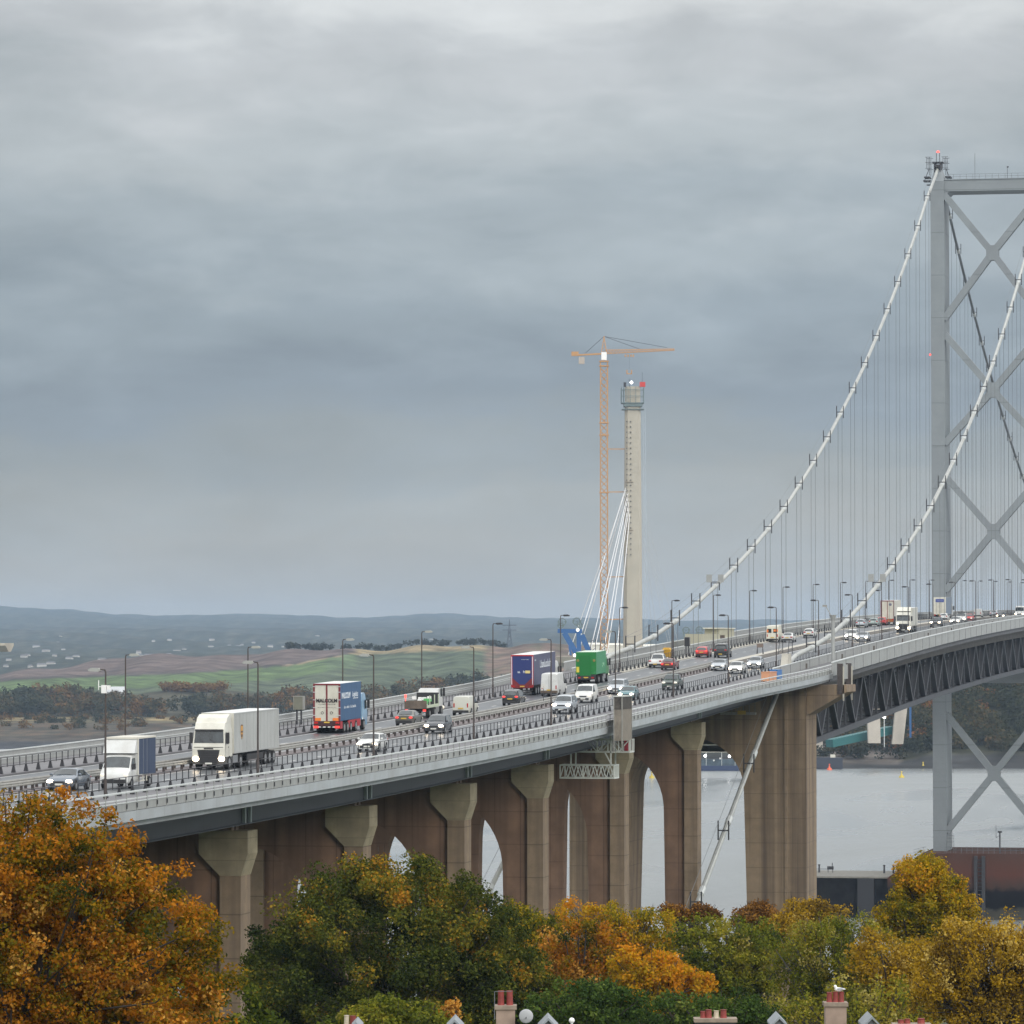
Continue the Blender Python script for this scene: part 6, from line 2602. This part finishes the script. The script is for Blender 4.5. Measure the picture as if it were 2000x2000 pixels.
M_BARK = mat('dark_bark', (.035, .028, .022), .9, vary=.3, scale=3)
M_BARKG = mat('grey_bark', (.085, .078, .065), .9, vary=.3, scale=3)
L_MAPLE = leaf_mat('orange_maple_leaves', [(0, (.035, .045, .008)), (.2, (.12, .10, .010)), (.4, (.27, .165, .010)), (.58, (.34, .125, .010)), (.78, (.46, .175, .014)), (1, (.58, .33, .07))], .40)
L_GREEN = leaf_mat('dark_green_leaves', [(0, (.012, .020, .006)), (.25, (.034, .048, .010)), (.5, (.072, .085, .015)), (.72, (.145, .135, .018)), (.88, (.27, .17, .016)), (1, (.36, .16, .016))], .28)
L_GOLD = leaf_mat('golden_leaves', [(0, (.06, .075, .010)), (.25, (.17, .16, .012)), (.5, (.33, .235, .012)), (.78, (.47, .27, .012)), (1, (.56, .23, .014))], .40)
L_OLIVE = leaf_mat('olive_leaves', [(0, (.04, .06, .010)), (.3, (.115, .135, .016)), (.6, (.21, .205, .022)), (.82, (.32, .255, .026)), (1, (.40, .34, .11))], .38)
L_BROWN = leaf_mat('red_brown_leaves', [(0, (.06, .03, .012)), (.5, (.19, .085, .018)), (1, (.32, .16, .03))], .35)
L_FRESH = leaf_mat('fresh_green_leaves', [(0, (.018, .036, .010)), (.4, (.05, .085, .018)), (.7, (.095, .14, .026)), (1, (.19, .21, .045))], .35)
L_RUSSET = leaf_mat('russet_gold_leaves', [(0, (.06, .04, .016)), (.25, (.17, .105, .02)), (.5, (.31, .20, .016)), (.8, (.46, .28, .016)), (1, (.55, .40, .10))], .38)


def tree(name, label, D, lobes, leafm, leaf, clumps, per, crad, hue=(.5, .22), bark=M_BARK, limbs=26, twigs=60, seed=1, shell=.45, top_hue=0.0, group=None, depth=None, squash=(1, 1, .85)):
    """lobes: (column, row, half width, half height) of the crown's masses as they stand at distance D"""
    g = random.Random(seed)
    L = []
    for lo in lobes:
        cx, cy, rx, ry = lo[:4]
        dd = lo[4] if len(lo) > 4 else 0.0
        c = at_depth(cx, cy, D + dd)
        L.append((c, rx * D / FPX, ry * D / FPX))
    vol = [l[1] * l[1] * l[2] for l in L]
    tot = sum(vol)
    base = Vector((sum(l[0].x * v for l, v in zip(L, vol)) / tot, sum(l[0].y * v for l, v in zip(L, vol)) / tot, 0))
    gz_ = ground_z(base.y) - 0.3
    t = thing(name, label, 'tree', (base.x, base.y, gz_), group=group)
    o0 = Vector((base.x, base.y, gz_))
    zmin = min(l[0].z - l[2] for l in L)
    zmax = max(l[0].z + l[2] for l in L)
    cs, rs, ts = [], [], []
    while len(cs) < clumps:
        l = g.choices(L, vol)[0]
        d = Vector((g.gauss(0, 1), g.gauss(0, 1), g.gauss(0, 1)))
        if d.length < .1:
            continue
        d.normalize()
        f = shell + (1 - shell) * g.random() ** .6
        f *= 1 + .10 * math.sin(5 * math.atan2(d.y, d.x) + seed) * math.cos(4 * d.z + seed)
        p = l[0] + Vector((d.x * l[1] * f, d.y * (depth or l[1]) * f, d.z * l[2] * f))
        if p.z < gz_ + 1.0:
            continue
        r = crad * g.uniform(.65, 1.3)
        cs.append(p - o0)
        rs.append(r)
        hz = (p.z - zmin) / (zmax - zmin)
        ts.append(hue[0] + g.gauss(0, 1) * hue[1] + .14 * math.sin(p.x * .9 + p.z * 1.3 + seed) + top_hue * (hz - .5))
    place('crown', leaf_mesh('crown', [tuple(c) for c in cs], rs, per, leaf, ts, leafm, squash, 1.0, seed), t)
    # trunk, limbs and twigs
    tm = MB()
    cz_ = sum(l[0].z * v for l, v in zip(L, vol)) / tot - gz_
    H = zmax - gz_
    r0 = max(.16, H * .022)
    fork = max(1.5, min(cz_ * .55, (zmin - gz_) * .8 + 1.0))
    tm.tube([(0, 0, 0), (.1, 0, fork * .5), (0, .1, fork), (.2, 0, cz_)], [r0 * 1.25, r0, r0 * .85, r0 * .5], 9)
    idx = list(range(len(cs)))
    g.shuffle(idx)
    for i in idx[:limbs]:
        c = cs[i]
        a = Vector((.05, .05, fork + (cz_ - fork) * g.uniform(0, .9)))
        if c.z < a.z:
            a.z = max(fork * .6, c.z * .8)
        mid = a.lerp(c, .5) + Vector((g.uniform(-.3, .3), g.uniform(-.3, .3), -.05 * (c - a).length))
        tm.tube([a, mid, c], [r0 * .42, r0 * .24, r0 * .06], 6, cap=False)
    for i in idx[limbs:limbs + twigs]:
        c = cs[i]
        b_ = c.lerp(Vector((0, 0, cz_)), .45) + Vector((g.uniform(-.4, .4), g.uniform(-.4, .4), -.6))
        tip = c + (c - b_).normalized() * crad * g.uniform(.5, 1.1) + Vector((0, 0, crad * .4))
        tm.tube([b_, c, tip], [r0 * .13, r0 * .08, .012], 5, cap=False)
    tm.build('trunk', bark, t, fix=False)
    return t


tree('maple_tree', 'big orange maple filling the lower left corner', 150,
     [(60, 1830, 240, 250), (-60, 1740, 210, 215), (110, 1700, 150, 165), (215, 1640, 60, 95), (300, 1850, 140, 180), (385, 1900, 85, 150), (225, 1760, 110, 130), (230, 2000, 210, 150), (40, 2100, 330, 160), (-150, 1950, 200, 230)],
     L_MAPLE, .108, 1500, 105, .50, (.53, .21), limbs=60, twigs=170, seed=21, shell=.35, top_hue=-.05)
tree('broad_tree', 'large round dark green tree in front of the viaduct piers', 245,
     [(765, 1975, 300, 285), (765, 1850, 190, 165), (640, 1880, 150, 140), (890, 1870, 150, 135), (560, 1940, 90, 105), (970, 1945, 110, 115), (510, 2000, 55, 110), (1040, 1985, 60, 80)],
     L_GREEN, .135, 1050, 215, .80, (.34, .15), limbs=50, twigs=60, seed=22, shell=.74, top_hue=.50)  # top_hue paints a lit yellow crown top and darker base into the leaves
tree('field_tree', 'olive gold tree between the round green tree and the orange one, close before a pier', 300,
     [(1030, 1835, 60, 70), (1000, 1810, 45, 50), (1065, 1850, 45, 60)], L_GOLD, .15, 150, 96, .6, (.42, .24), seed=23)
tree('field_tree', 'brown orange tree right of the round green tree', 285,
     [(1140, 1880, 70, 85), (1100, 1860, 45, 70), (1180, 1920, 60, 70), (1120, 1930, 60, 60)], L_MAPLE, .145, 260, 105, .6, (.50, .2), seed=24, top_hue=.1)
tree('birch_tree', 'tall pale yellow tree behind the brown orange one, below the slender arch', 310,
     [(1215, 1830, 75, 70), (1180, 1800, 50, 40), (1275, 1830, 60, 55), (1120, 1790, 45, 30), (1230, 1890, 80, 60)], L_GOLD, .14, 280, 98, .6, (.56, .17), bark=M_BARKG, seed=25, twigs=90)
tree('field_tree', 'vivid orange low tree at the foot of the yellow one', 262,
     [(1290, 1905, 45, 45), (1340, 1925, 50, 40), (1250, 1950, 55, 40), (1225, 1885, 40, 35), (1370, 1930, 25, 30)], L_GOLD, .145, 170, 100, .55, (.80, .16), seed=26)
tree('olive_tree', 'broad olive green tree right of the yellow one', 290,
     [(1420, 1880, 95, 85), (1360, 1850, 50, 60), (1480, 1870, 60, 65), (1420, 1930, 95, 70)], L_OLIVE, .14, 340, 105, .62, (.46, .14), seed=27, twigs=90)
tree('bush', 'low red brown bush at the foot of the last slender pier', 345,
     [(1310, 1782, 26, 14), (1355, 1782, 30, 14), (1390, 1786, 22, 12)], L_BROWN, .17, 60, 60, .5, (.45, .25), seed=28)
tree('bush', 'russet bush against the foot of the massive end pier', 345,
     [(1480, 1788, 36, 26), (1452, 1797, 28, 20)], L_BROWN, .17, 80, 66, .55, (.6, .25), seed=29)
tree('field_tree', 'yellow brown tree tops just right of the russet bush, before the dark jetty', 330,
     [(1580, 1800, 65, 42), (1620, 1790, 40, 30), (1550, 1830, 55, 50), (1540, 1785, 25, 32)], L_RUSSET, .145, 170, 92, .6, (.56, .18), seed=30)
tree('willow_tree', 'grey green willow with thin bare twigs in the middle right', 268,
     [(1620, 1890, 95, 90), (1680, 1850, 70, 65), (1560, 1910, 70, 80), (1700, 1920, 70, 80), (1640, 1960, 110, 60), (1600, 1840, 60, 50)], L_OLIVE, .125, 430, 88, .6, (.55, .17), bark=M_BARKG, limbs=50, twigs=170, seed=31, squash=(.8, .8, 1.1))
tree('poplar_tree', 'tall golden tree standing before the rust red tower foundation', 300,
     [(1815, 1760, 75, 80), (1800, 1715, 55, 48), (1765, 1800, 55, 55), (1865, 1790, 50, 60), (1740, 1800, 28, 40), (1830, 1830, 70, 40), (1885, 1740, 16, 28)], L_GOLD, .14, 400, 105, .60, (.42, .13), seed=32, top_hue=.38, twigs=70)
tree('russet_tree', 'sparse russet gold tree with dark upright twigs at lower right', 232,
     [(1900, 1900, 110, 100), (1970, 1880, 90, 85), (1840, 1930, 70, 80), (1960, 1980, 120, 80), (1880, 1840, 60, 45), (2040, 1900, 90, 100)], L_RUSSET, .12, 520, 84, .58, (.54, .20), limbs=70, twigs=220, seed=33, squash=(.8, .8, 1.1), top_hue=.25)
tree('thorn_tree', 'yellow green bare branched tree behind the gull topped chimney', 250,
     [(1640, 2000, 110, 80), (1750, 1990, 90, 80), (1560, 2000, 70, 60), (1700, 2040, 150, 70)], L_OLIVE, .14, 300, 56, .6, (.62, .16), limbs=60, twigs=170, seed=34, squash=(.8, .8, 1.1))
tree('bush', 'bright green shrub in front of the orange tree at the bottom', 218,
     [(1150, 1985, 95, 68), (1080, 1990, 60, 55), (1220, 2000, 70, 60)], L_FRESH, .14, 280, 62, .5, (.42, .14), seed=35)
tree('bush', 'pale green shrub in front of the round green tree, at the bottom', 212,
     [(750, 2005, 90, 52), (690, 2015, 60, 42), (820, 2010, 55, 45)], L_OLIVE, .14, 240, 60, .5, (.38, .12), seed=36)
tree('bush', 'green shrub behind the wide dark chimney at the bottom', 222,
     [(1370, 2000, 85, 52), (1300, 1990, 55, 45), (1440, 1995, 60, 55), (1480, 2010, 60, 50)], L_FRESH, .14, 260, 60, .5, (.45, .14), seed=37)
tree('bush', 'small orange shrub left of the tan chimney with two red pots', 214,
     [(880, 1985, 14, 32), (866, 2000, 16, 25)], L_MAPLE, .13, 40, 50, .4, (.75, .12), seed=38)
tree('bush', 'olive undergrowth behind the maple, beside the round green tree', 200,
     [(470, 1985, 40, 60), (440, 2030, 50, 60), (520, 2030, 60, 40), (235, 1850, 110, 120), (350, 1950, 90, 90), (120, 1900, 130, 130)], L_OLIVE, .16, 520, 60, .6, (.3, .15), seed=39)
tree('field_tree', 'ochre tree between the willow and the sparse russet tree', 262,
     [(1790, 1890, 60, 60), (1760, 1930, 55, 60), (1820, 1950, 60, 60), (1705, 1865, 45, 55)], L_RUSSET, .13, 240, 92, .6, (.60, .16), seed=40, twigs=70)

# ------------------------------------------------------------------ roofs and chimneys of the near houses
DH = 202.0
M_REND = mat('tan_render', (.33, .245, .19), .9, vary=.12, scale=2, tint=(.20, .15, .115), tamount=.5, tscale=.8, bump=.15)
M_CAPST = mat('chimney_cap_stone', (.24, .19, .145), .85, vary=.2, scale=3)
M_POT = mat('red_clay_pot', (.22, .035, .028), .7, vary=.25, scale=4)
M_POTC = mat('cream_clay_pot', (.50, .44, .33), .7, vary=.1, scale=4)
M_SLATE = mat('grey_slate_roof', (.13, .135, .145), .6, vary=.25, scale=2.5)
M_LEAD = mat('pale_lead', (.24, .265, .285), .5, vary=.15, scale=3)
M_HWALL = mat('house_render', (.42, .37, .31), .9, vary=.08, scale=1)
M_SHAFT = mat('dark_stone_stack', (.05, .05, .048), .9, vary=.3, scale=2)


def HP(x, y, dd=0.0):
    return at_depth(x, y, DH + dd)


def house(label, x0, x1, eave_drop, dormers, stacks):
    a, b_ = HP(x0, 2012), HP(x1, 2012)
    c = (a + b_) / 2
    Lh = (b_ - a).length / 2
    gz_ = ground_z(c.y) - .5
    t = thing('terraced_house', label, 'house', (c.x, c.y, gz_), YAW, group='houses below the viaduct')
    rot = Matrix.Rotation(-YAW, 3, 'Z')

    def loc(p):
        return rot @ (p - Vector((c.x, c.y, gz_)))
    zr = c.z - gz_
    m = MB()
    m.box(-Lh + .3, Lh - .3, -4.3, 4.3, 0, zr - 3.4)
    for sd in (-1, 1):
        m.prism([(-4.3, zr - 3.4), (4.3, zr - 3.4), (0, zr - .25)], 'x', *sorted((sd * (Lh - .6), sd * (Lh - .3))))
    m.build('wall', M_HWALL, t)
    m = MB()
    m.prism([(-4.8, zr - 3.75), (0, zr), (4.8, zr - 3.75), (4.8, zr - 3.95), (0, zr - .22), (-4.8, zr - 3.95)], 'x', -Lh, Lh)
    roof = m.build('roof', M_SLATE, t)
    m = MB()
    m.box(-Lh, Lh, -.12, .12, zr, zr + .1)
    m.build('ridge_tile', M_SLATE, roof)
    wm = MB()
    k = 0
    x = -Lh + 1.6
    while x < Lh - 1.5:
        wb_ = MB()
        wb_.box(x, x + 1.0, -4.36, -4.28, 3.2, 4.6)
        wb_.build('window', M_GLASS, t)
        x += 2.6
    for (x, y, w) in dormers:
        p = loc(HP(x, y, -3.0))
        hw = w / FPX * DH
        m = MB()
        m.prism([(p.x - hw, p.z - 1.05 * hw), (p.x, p.z), (p.x + hw, p.z - 1.05 * hw), (p.x + hw, p.z - 1.05 * hw - .1), (p.x, p.z - .12), (p.x - hw, p.z - 1.05 * hw - .1)], 'y', -3.2, -.4)
        d_ = m.build('dormer_roof', M_LEAD, t)
        m = MB()
        m.prism([(p.x - hw * .85, p.z - 1.05 * hw - .1), (p.x, p.z - .14), (p.x + hw * .85, p.z - 1.05 * hw - .1), (p.x + hw * .85, p.z - 2.2), (p.x - hw * .85, p.z - 2.2)], 'y', -3.05, -.5)
        m.build('dormer', M_SLATE, t)
    for st_ in stacks:
        xa, xb, ytop, mat_, pots = st_
        pa, pb_ = loc(HP(xa, ytop)), loc(HP(xb, ytop))
        m = MB()
        m.box(pa.x, pb_.x, -.45, .45, zr - 1.2, pa.z - .16)
        ch = m.build('chimney', mat_, t)
        m = MB()
        m.box(pa.x - .07, pb_.x + .07, -.53, .53, pa.z - .16, pa.z)
        m.build('chimney_cap', M_CAPST, ch)
        for (xp, yp, wp, pm) in pots:
            q = loc(HP(xp, yp))
            r = wp / FPX * DH / 2
            m = MB()
            m.tube([(0, 0, 0), (0, 0, .06), (0, 0, max(.1, q.z - pa.z - .05)), (0, 0, q.z - pa.z)], [r * 1.05, r * .95, r * .85, r], 12)
            m.build('chimney_pot', pm, ch, smooth=False).location = (q.x, 0, pa.z)
    return t, loc, zr


t, loc, zr = house('slate roofed house with a tan chimney carrying two tall red pots', 640, 1230, 3, [(695, 1995, 11), (888, 1990, 17), (1071, 1987, 20)],
                   [(969, 1006, 1963, M_REND, [(978.5, 1935, 13.5, M_POT), (995.5, 1935, 13.5, M_POT)]), (668, 698, 2003, M_REND, [(677, 1983, 11, M_POTC), (689.5, 1984, 13, M_POT)])])
m = MB()
p = loc(HP(1027.5, 1984, -1))
m.ball((p.x, -1.2, p.z), .31, 14, 8, sc=(1, .22, 1))
m.build('dish', mat('grey_dish', (.36, .37, .38), .5), t)
m = MB()
m.tube([(p.x, -1.1, p.z), (p.x, -.2, zr)], .03, 6)
m.tube([(p.x, -1.2, p.z - .1), (p.x, -1.75, p.z)], .02, 6)
m.build('dish_arm', M_DARK, t)
p = loc(HP(1117, 1995, -.5))
m = MB()
m.ball((p.x, 0, p.z), .13, 10, 6)
m.tube([(p.x, 0, zr), (p.x, 0, p.z)], .06, 6)
m.build('finial', M_WHITE, t)
for (x, y0_, y1_) in ((966, 1935, 1990),):
    a, b_ = loc(HP(x, y0_)), loc(HP(x, y1_))
    m = MB()
    m.tube([(a.x, -.5, b_.z), (a.x, -.5, a.z)], .018, 5)
    m.tube([(a.x, -.5, a.z), (a.x + .75, -.5, a.z)], .012, 5)
    m.build('aerial', M_HANG, t)
t, loc, zr = house('slate roofed house whose tan chimney has a white gull on its red pots', 1330, 1960, 3, [(1522, 1984, 17), (1703, 1984, 18)],
                   [(1611, 1652, 1957, M_REND, [(1620, 1938, 12, M_POT), (1632, 1937, 12, M_POT), (1643, 1937, 11, M_POT)]), (1358, 1436, 1988, M_SHAFT, [(1373, 1975, 11, M_POT), (1384, 1972, 13, M_POT), (1399, 1974, 11, M_POTC), (1413, 1972, 13, M_POT)]),
                    (1745, 1815, 1999, M_REND, [(1760, 1992, 13, M_POT), (1772, 1990, 12, M_POT), (1799, 1989, 15, M_POT)])])
p = HP(1638, 1937, 0)
g_ = thing('gull', 'white gull sitting on the red pots of the tan chimney', 'bird', (p.x, p.y, p.z), 1.9)
m = MB()
m.ball((0, 0, .10), .13, 12, 8, sc=(.75, 1.45, .72))
m.ball((0, .15, .235), .068, 10, 7, sc=(.9, 1.05, 1))
m.tube([(0, .09, .12), (0, .15, .22)], [.08, .055], 8)
m.tube([(0, -.12, .12), (0, -.30, .11)], [.06, .015], 8)
m.tube([(-.03, 0, .02), (-.03, 0, -.02)], .012, 5)
m.build('body', M_WHITE, g_, smooth=True)
m = MB()
for sd in (-1, 1):
    m.ball((sd * .085, -.05, .125), .1, 8, 6, sc=(.25, 1.5, .6))
m.build('wing', mat('gull_grey', (.35, .37, .4), .7), g_)
m = MB()
m.tube([(0, .20, .232), (0, .29, .222)], [.018, .004], 6)
m.build('beak', M_PLY, g_)
p = HP(1672, 1938)
for (x0, y0_, x1, y1_) in ():
    pass

# ------------------------------------------------------------------ loose things on and under the bridge
def onb(x, y, X):
    return at_x(x, y, X)


# timber clad shaft standing outside the near parapet
px = 16.75
y0s = (px - CAMX) / ray(1212, 1400).x * ray(1212, 1400).y
y1s = (px - CAMX) / ray(1233, 1400).x * ray(1233, 1400).y
M_TIMB = mat('grey_brown_boarding', (.20, .175, .145), .8, vary=.3, scale=3.0, stretch=(1, 3, .4))
zt0, zb0 = at_x(1222, 1361, px).z, at_x(1222, 1446, px).z
t = thing('clad_shaft', 'grey brown boarded shaft rising past the near parapet above the white gantry', 'shaft', (px - .3, (y0s + y1s) / 2, zb0))
hh = zt0 - zb0
wY = (y1s - y0s) / 2 - .35
m = MB()
m.box(-.38, .38, -wY, wY, 0, hh * .72)
m.build('cladding', M_TIMB, t)
m = MB()
m.box(-.40, .40, -wY - .04, wY + .04, hh * .72, hh + .02)
m.build('upper_cladding', mat('dark_boarding', (.055, .048, .042), .8, vary=.6, scale=2.5), t)
m = MB()
m.box(-.46, .46, -wY - .1, wY + .1, hh + .02, hh + .12)
m.build('roof', mat('pale_shaft_roof', (.45, .46, .43), .6), t)
for yy in (-wY, wY):
    for xx in (-.38, .38):
        MB().bar((xx, yy, -1), (xx, yy, hh), .09).build('corner_post', M_WBEAM, t)

# white access gantry under the deck
M_GAN = mat('white_gantry_steel', (.60, .63, .60), .5, vary=.1, scale=1)
ga = thing('access_gantry', 'white lattice access gantry slung in two tiers under the near deck edge', 'gantry', (0, 443.5, 0))


def lattice(x0, x1, z0, z1, y0, y1, n, parent, zig):
    m = MB()
    for yy in (y0, y1):
        for zz in (z0, z1):
            m.bar((x0, yy, zz), (x1, yy, zz), .13)
        for k in range(n + 1):
            x = x0 + (x1 - x0) * k / n
            if not zig or k in (0, n // 2, n):
                m.bar((x, yy, z0), (x, yy, z1), .11)
            if k < n:
                xb = x0 + (x1 - x0) * (k + 1) / n
                if zig:
                    xm = (x + xb) / 2
                    m.bar((x, yy, z0), (xm, yy, z1), .085)
                    m.bar((xm, yy, z1), (xb, yy, z0), .085)
                else:
                    if k % 2 == 0:
                        m.bar((x, yy, z1), (xb, yy, z0), .085)
                    else:
                        m.bar((x, yy, z0), (xb, yy, z1), .085)
    m.box(x0, x1, y0, y1, z0 - .05, z0 + .05)
    for zz in (z0, z1):
        m.bar((x1, y0, zz), (x1, y1, zz), .13)
        m.bar((x0, y0, zz), (x0, y1, zz), .13)
    m.build('lattice_tier', M_GAN, parent)


zg = at_y(1230, 1445, 443.5).z
zgb = at_y(1230, 1469, 443.5).z
xg0, xg1 = at_y(1104, 1460, 443.5).x, at_y(1229, 1460, 443.5).x
lattice(xg0, xg1, zgb, zg, 0, 2.6, 6, ga, False)
zl = at_y(1200, 1495, 443.5).z
zlb = at_y(1200, 1520, 443.5).z
xl0, xl1 = at_y(1094, 1500, 443.5).x, at_y(1199, 1500, 443.5).x
lattice(xl0, xl1, zlb, zl, 0, 2.6, 7, ga, True)
m = MB()
for xx in (at_y(1115, 1480, 443.5).x, at_y(1193, 1480, 443.5).x):
    for yy in (0, 2.6):
        m.bar((xx, yy, zl), (xx, yy, zg + 1.3), .13)
m.bar((at_y(1181, 1470, 443.5).x, 0, zgb), (xl1 - .2, 0, zl), .11)
m.build('hanger_frame', M_GAN, ga)
m = MB()
for yy in (.3, .8, 1.3, 1.8, 2.3):
    m.bar((xg1, yy, zgb), (xg1, yy, zg), .08)
    m.bar((xl1, yy, zlb), (xl1, yy, zl), .08)
m.build('end_gate', M_GAN, ga)
m = MB()
m.box(at_y(1215, 1460, 443.5).x, at_y(1223, 1460, 443.5).x, 1.0, 1.6, zgb + .1, zg - .1)
m.build('red_locker', mat('red_locker_paint', (.30, .02, .03), .5), ga)
# maintenance walkway before the end pier
t = thing('maintenance_walkway', 'low walkway with a yellow panel in the shade before the end pier', 'walkway', (0, 555, 0))
a, b_ = at_y(1408, 1392, 555), at_y(1476, 1392, 555)
m = MB()
m.box(a.x, b_.x, -.6, .6, a.z - .25, a.z + .05)
m.build('deck', M_WBEAM, t)
c1, c2 = at_y(1442, 1392, 555), at_y(1458, 1392, 555)
m = MB()
m.box(c1.x, c2.x, -.72, -.62, c1.z - .22, c1.z + .25)
m.build('panel', mat('yellow_walkway_panel', (.42, .27, .02), .5), t)
m = MB()
for k in range(7):
    x = a.x + (b_.x - a.x) * k / 6
    m.bar((x, -.6, a.z), (x, -.6, a.z + 1.6), .07)
m.bar((a.x, -.6, a.z + 1.0), (b_.x, -.6, a.z + 1.0), .05)
m.build('railing', M_HANG, t)

# boxes by the near cable end
for (x0, x1, y0_, y1_, mm, nm, lab, cat_) in ((1495, 1510, 1304, 1319, mat('orange_hoarding', (.55, .27, .15), .6), 'site_box', 'orange box on the near footway beside the blue one', 'box'),
                                              (1511, 1520, 1303, 1318, mat('blue_box', (.05, .17, .42), .5), 'site_box', 'blue box on the near footway beside the orange one', 'box')):
    X = 13.6
    ya = (X - CAMX) / ray(x0, 1310).x * ray(x0, 1310).y
    yb2 = (X - CAMX) / ray(x1, 1310).x * ray(x1, 1310).y
    o = thing(nm, lab, cat_, (X, (ya + yb2) / 2, zd(ya) + .13))
    h2 = (yb2 - ya) / 2
    MB().box(-.5, .45, -h2, h2, .08, 1.12).build('body', mm, o)
    MB().box(-.54, .49, -h2 - .04, h2 + .04, 1.12, 1.2).build('lid', mm, o)
    m = MB()
    for yy in (-h2 + .1, h2 - .2):
        m.box(-.5, .45, yy, yy + .12, 0, .08)
    m.build('skid', M_DARK, o)
X = 15.9
# camera pole
p = at_x(1627, 1290, X)
yc_ = p.y
t = thing('camera_pole', 'grey pole with a funnel shaped head and cameras beside the near cable', 'pole', (X, yc_, zd(yc_)))
zt1 = at_x(1627, 1201, X).z - zd(yc_)
m = MB()
m.tube([(0, 0, 0), (0, 0, zt1 - .7)], .24, 10)
m.build('mast', M_PANEL, t)
m = MB()
m.tube([(0, 0, zt1 - .7), (0, 0, zt1)], [.25, .46], 10)
m.build('head', M_PANEL, t)
m = MB()
m.bar((-.3, 0, zt1), (-.9, 0, zt1 + 1.1), .08)
m.cbox(-1.05, 0, zt1 + 1.15, .55, .25, .25)
m.build('camera', M_WBEAM, t)
# signs and cabins on the far side
def far_box(x0, x1, ytop, ybot, X, dep):
    ya = (X - CAMX) / ray(x0, ytop).x * ray(x0, ytop).y
    yb2 = (X - CAMX) / ray(x1, ytop).x * ray(x1, ytop).y
    return ya, yb2


def sign_cabinet(label, xa, xb, yt, yb_, X, material, depth_, post=True):
    a = at_x(xa, yt, X)
    Y = a.y
    w = (at_y(xb, yt, Y).x - a.x)
    h = a.z - at_y(xa, yb_, Y).z
    t = thing('message_sign', label, 'sign', (a.x + w / 2, Y, a.z - h))
    m = MB()
    m.box(-w / 2, w / 2, 0, depth_, 0, h)
    m.build('cabinet', material, t)
    m = MB()
    m.box(-w / 2 - .04, w / 2 + .04, -.05, depth_ + .1, h, h + .08)
    for sd in (-1, 1):
        m.box(*sorted((sd * w / 2, sd * (w / 2 + .05))), -.05, depth_ + .1, 0, h)
    m.build('frame', M_WBEAM, t)
    if post:
        m = MB()
        for q in (-w * .25, w * .25):
            m.bar((q, depth_ / 2, -(a.z - h - zd(Y))), (q, depth_ / 2, 0), .14)
        m.build('post', M_DARK, t)
    return t


sign_cabinet('grey backed sign cabinet over the far parapet, left of the lettered lorry', 574, 591, 1361, 1386, -14.6, mat('grey_olive_cabinet', (.16, .16, .125), .6, vary=.1, scale=2), .7)
sign_cabinet('black electronic sign on the far kerb behind the red hatchback', 1337, 1347, 1245, 1262, -10.6, M_BLACK, .3)
a = at_x(1303, 1262, -12.0)
t = thing('grit_bin', 'yellow bin on the far footway below the far cable', 'bin', (a.x, a.y, zd(a.y) + .12))
m = MB()
m.frustum(-.45, .45, -.8, .8, 0, -.55, .55, -.95, .95, 1.1)
m.build('body', mat('yellow_bin_paint', (.50, .28, .02), .5), t)
m = MB()
m.frustum(-.58, .58, -1, 1, 1.1, -.3, .3, -.9, .9, 1.4)
m.build('lid', mat('yellow_bin_paint', (.5, .28, .02)), t)
M_CABIN = mat('beige_cabin', (.37, .355, .265), .7, vary=.08, scale=1)
X = -13.6
ya, yb2 = far_box(1353, 1420, 1245, 1255, X, 0)
t = thing('site_cabin', 'long beige cabin with a pale roof on the far footway behind the red hatchback', 'cabin', (X, (ya + yb2) / 2, zd((ya + yb2) / 2) + .1))
h2 = (yb2 - ya) / 2
sl = grade((ya + yb2) / 2)
m = MB()
m.box(-1.1, 1.1, -h2, h2 * .1, -.3, 1.9)
m.box(-1.1, 1.1, h2 * .1, h2, 0, 2.7)
m.build('wall', M_CABIN, t)
m = MB()
m.box(-1.25, 1.25, h2 * .05, h2 + .3, 2.7, 2.85)
m.build('roof', mat('cream_cabin_roof', (.6, .59, .5), .6), t)
m = MB()
m.box(1.101, 1.15, h2 * .15, h2 * .40, .5, 1.75)
m.build('opening', mat('brown_cabin_opening', (.06, .035, .025), .7), t)
# small trestle sign in the middle of the road and a round sign by the median
a = at_x(1484.5, 1260, -.1)
t = thing('trestle_sign', 'small dark trestle sign standing on the median beyond the crash rails', 'sign', (-.1, a.y, zd(a.y) + .45))
m = MB()
for q in (-.42, .42):
    m.bar((q, -.3, 0), (q * .8, 0, 1.0), .09)
    m.bar((q, .3, 0), (q * .8, 0, 1.0), .09)
m.build('leg', M_DARK, t)
m = MB()
m.cbox(0, 0, 1.15, .9, .12, .55)
m.build('board', mat('brown_sign_back', (.16, .12, .10), .6), t)
t = thing('road_sign', 'small round pale road sign on a thin post beside the black hatchback', 'sign', (-.3, 471.3, zd(471.3)))
MB().tube([(0, 0, 0), (0, 0, 2.1)], .035, 6).build('post', M_DARK, t)
MB().tube([(0, -.03, 2.1), (0, .03, 2.1)], .26, 16).build('disc', mat('round_sign_face', (.55, .54, .5), .5), t)

# ------------------------------------------------------------------ the damp air over the firth
hz = MB()
hz.box(-7000, 2400, -160, 14000, -12.0, 172.0)
hm_ = bpy.data.materials.new('haze_air')
hm_.use_nodes = True
N, L = hm_.node_tree.nodes, hm_.node_tree.links
N.clear()
ho = N.new('ShaderNodeOutputMaterial')
pv = N.new('ShaderNodeVolumePrincipled')
pv.inputs['Color'].default_value = (0.56, 0.74, 0.97, 1)
pv.inputs['Density'].default_value = 0.000052
pv.inputs['Anisotropy'].default_value = 0.2
L.new(pv.outputs[0], ho.inputs['Volume'])
tag(hz.build('haze', hm_), kind='stuff')
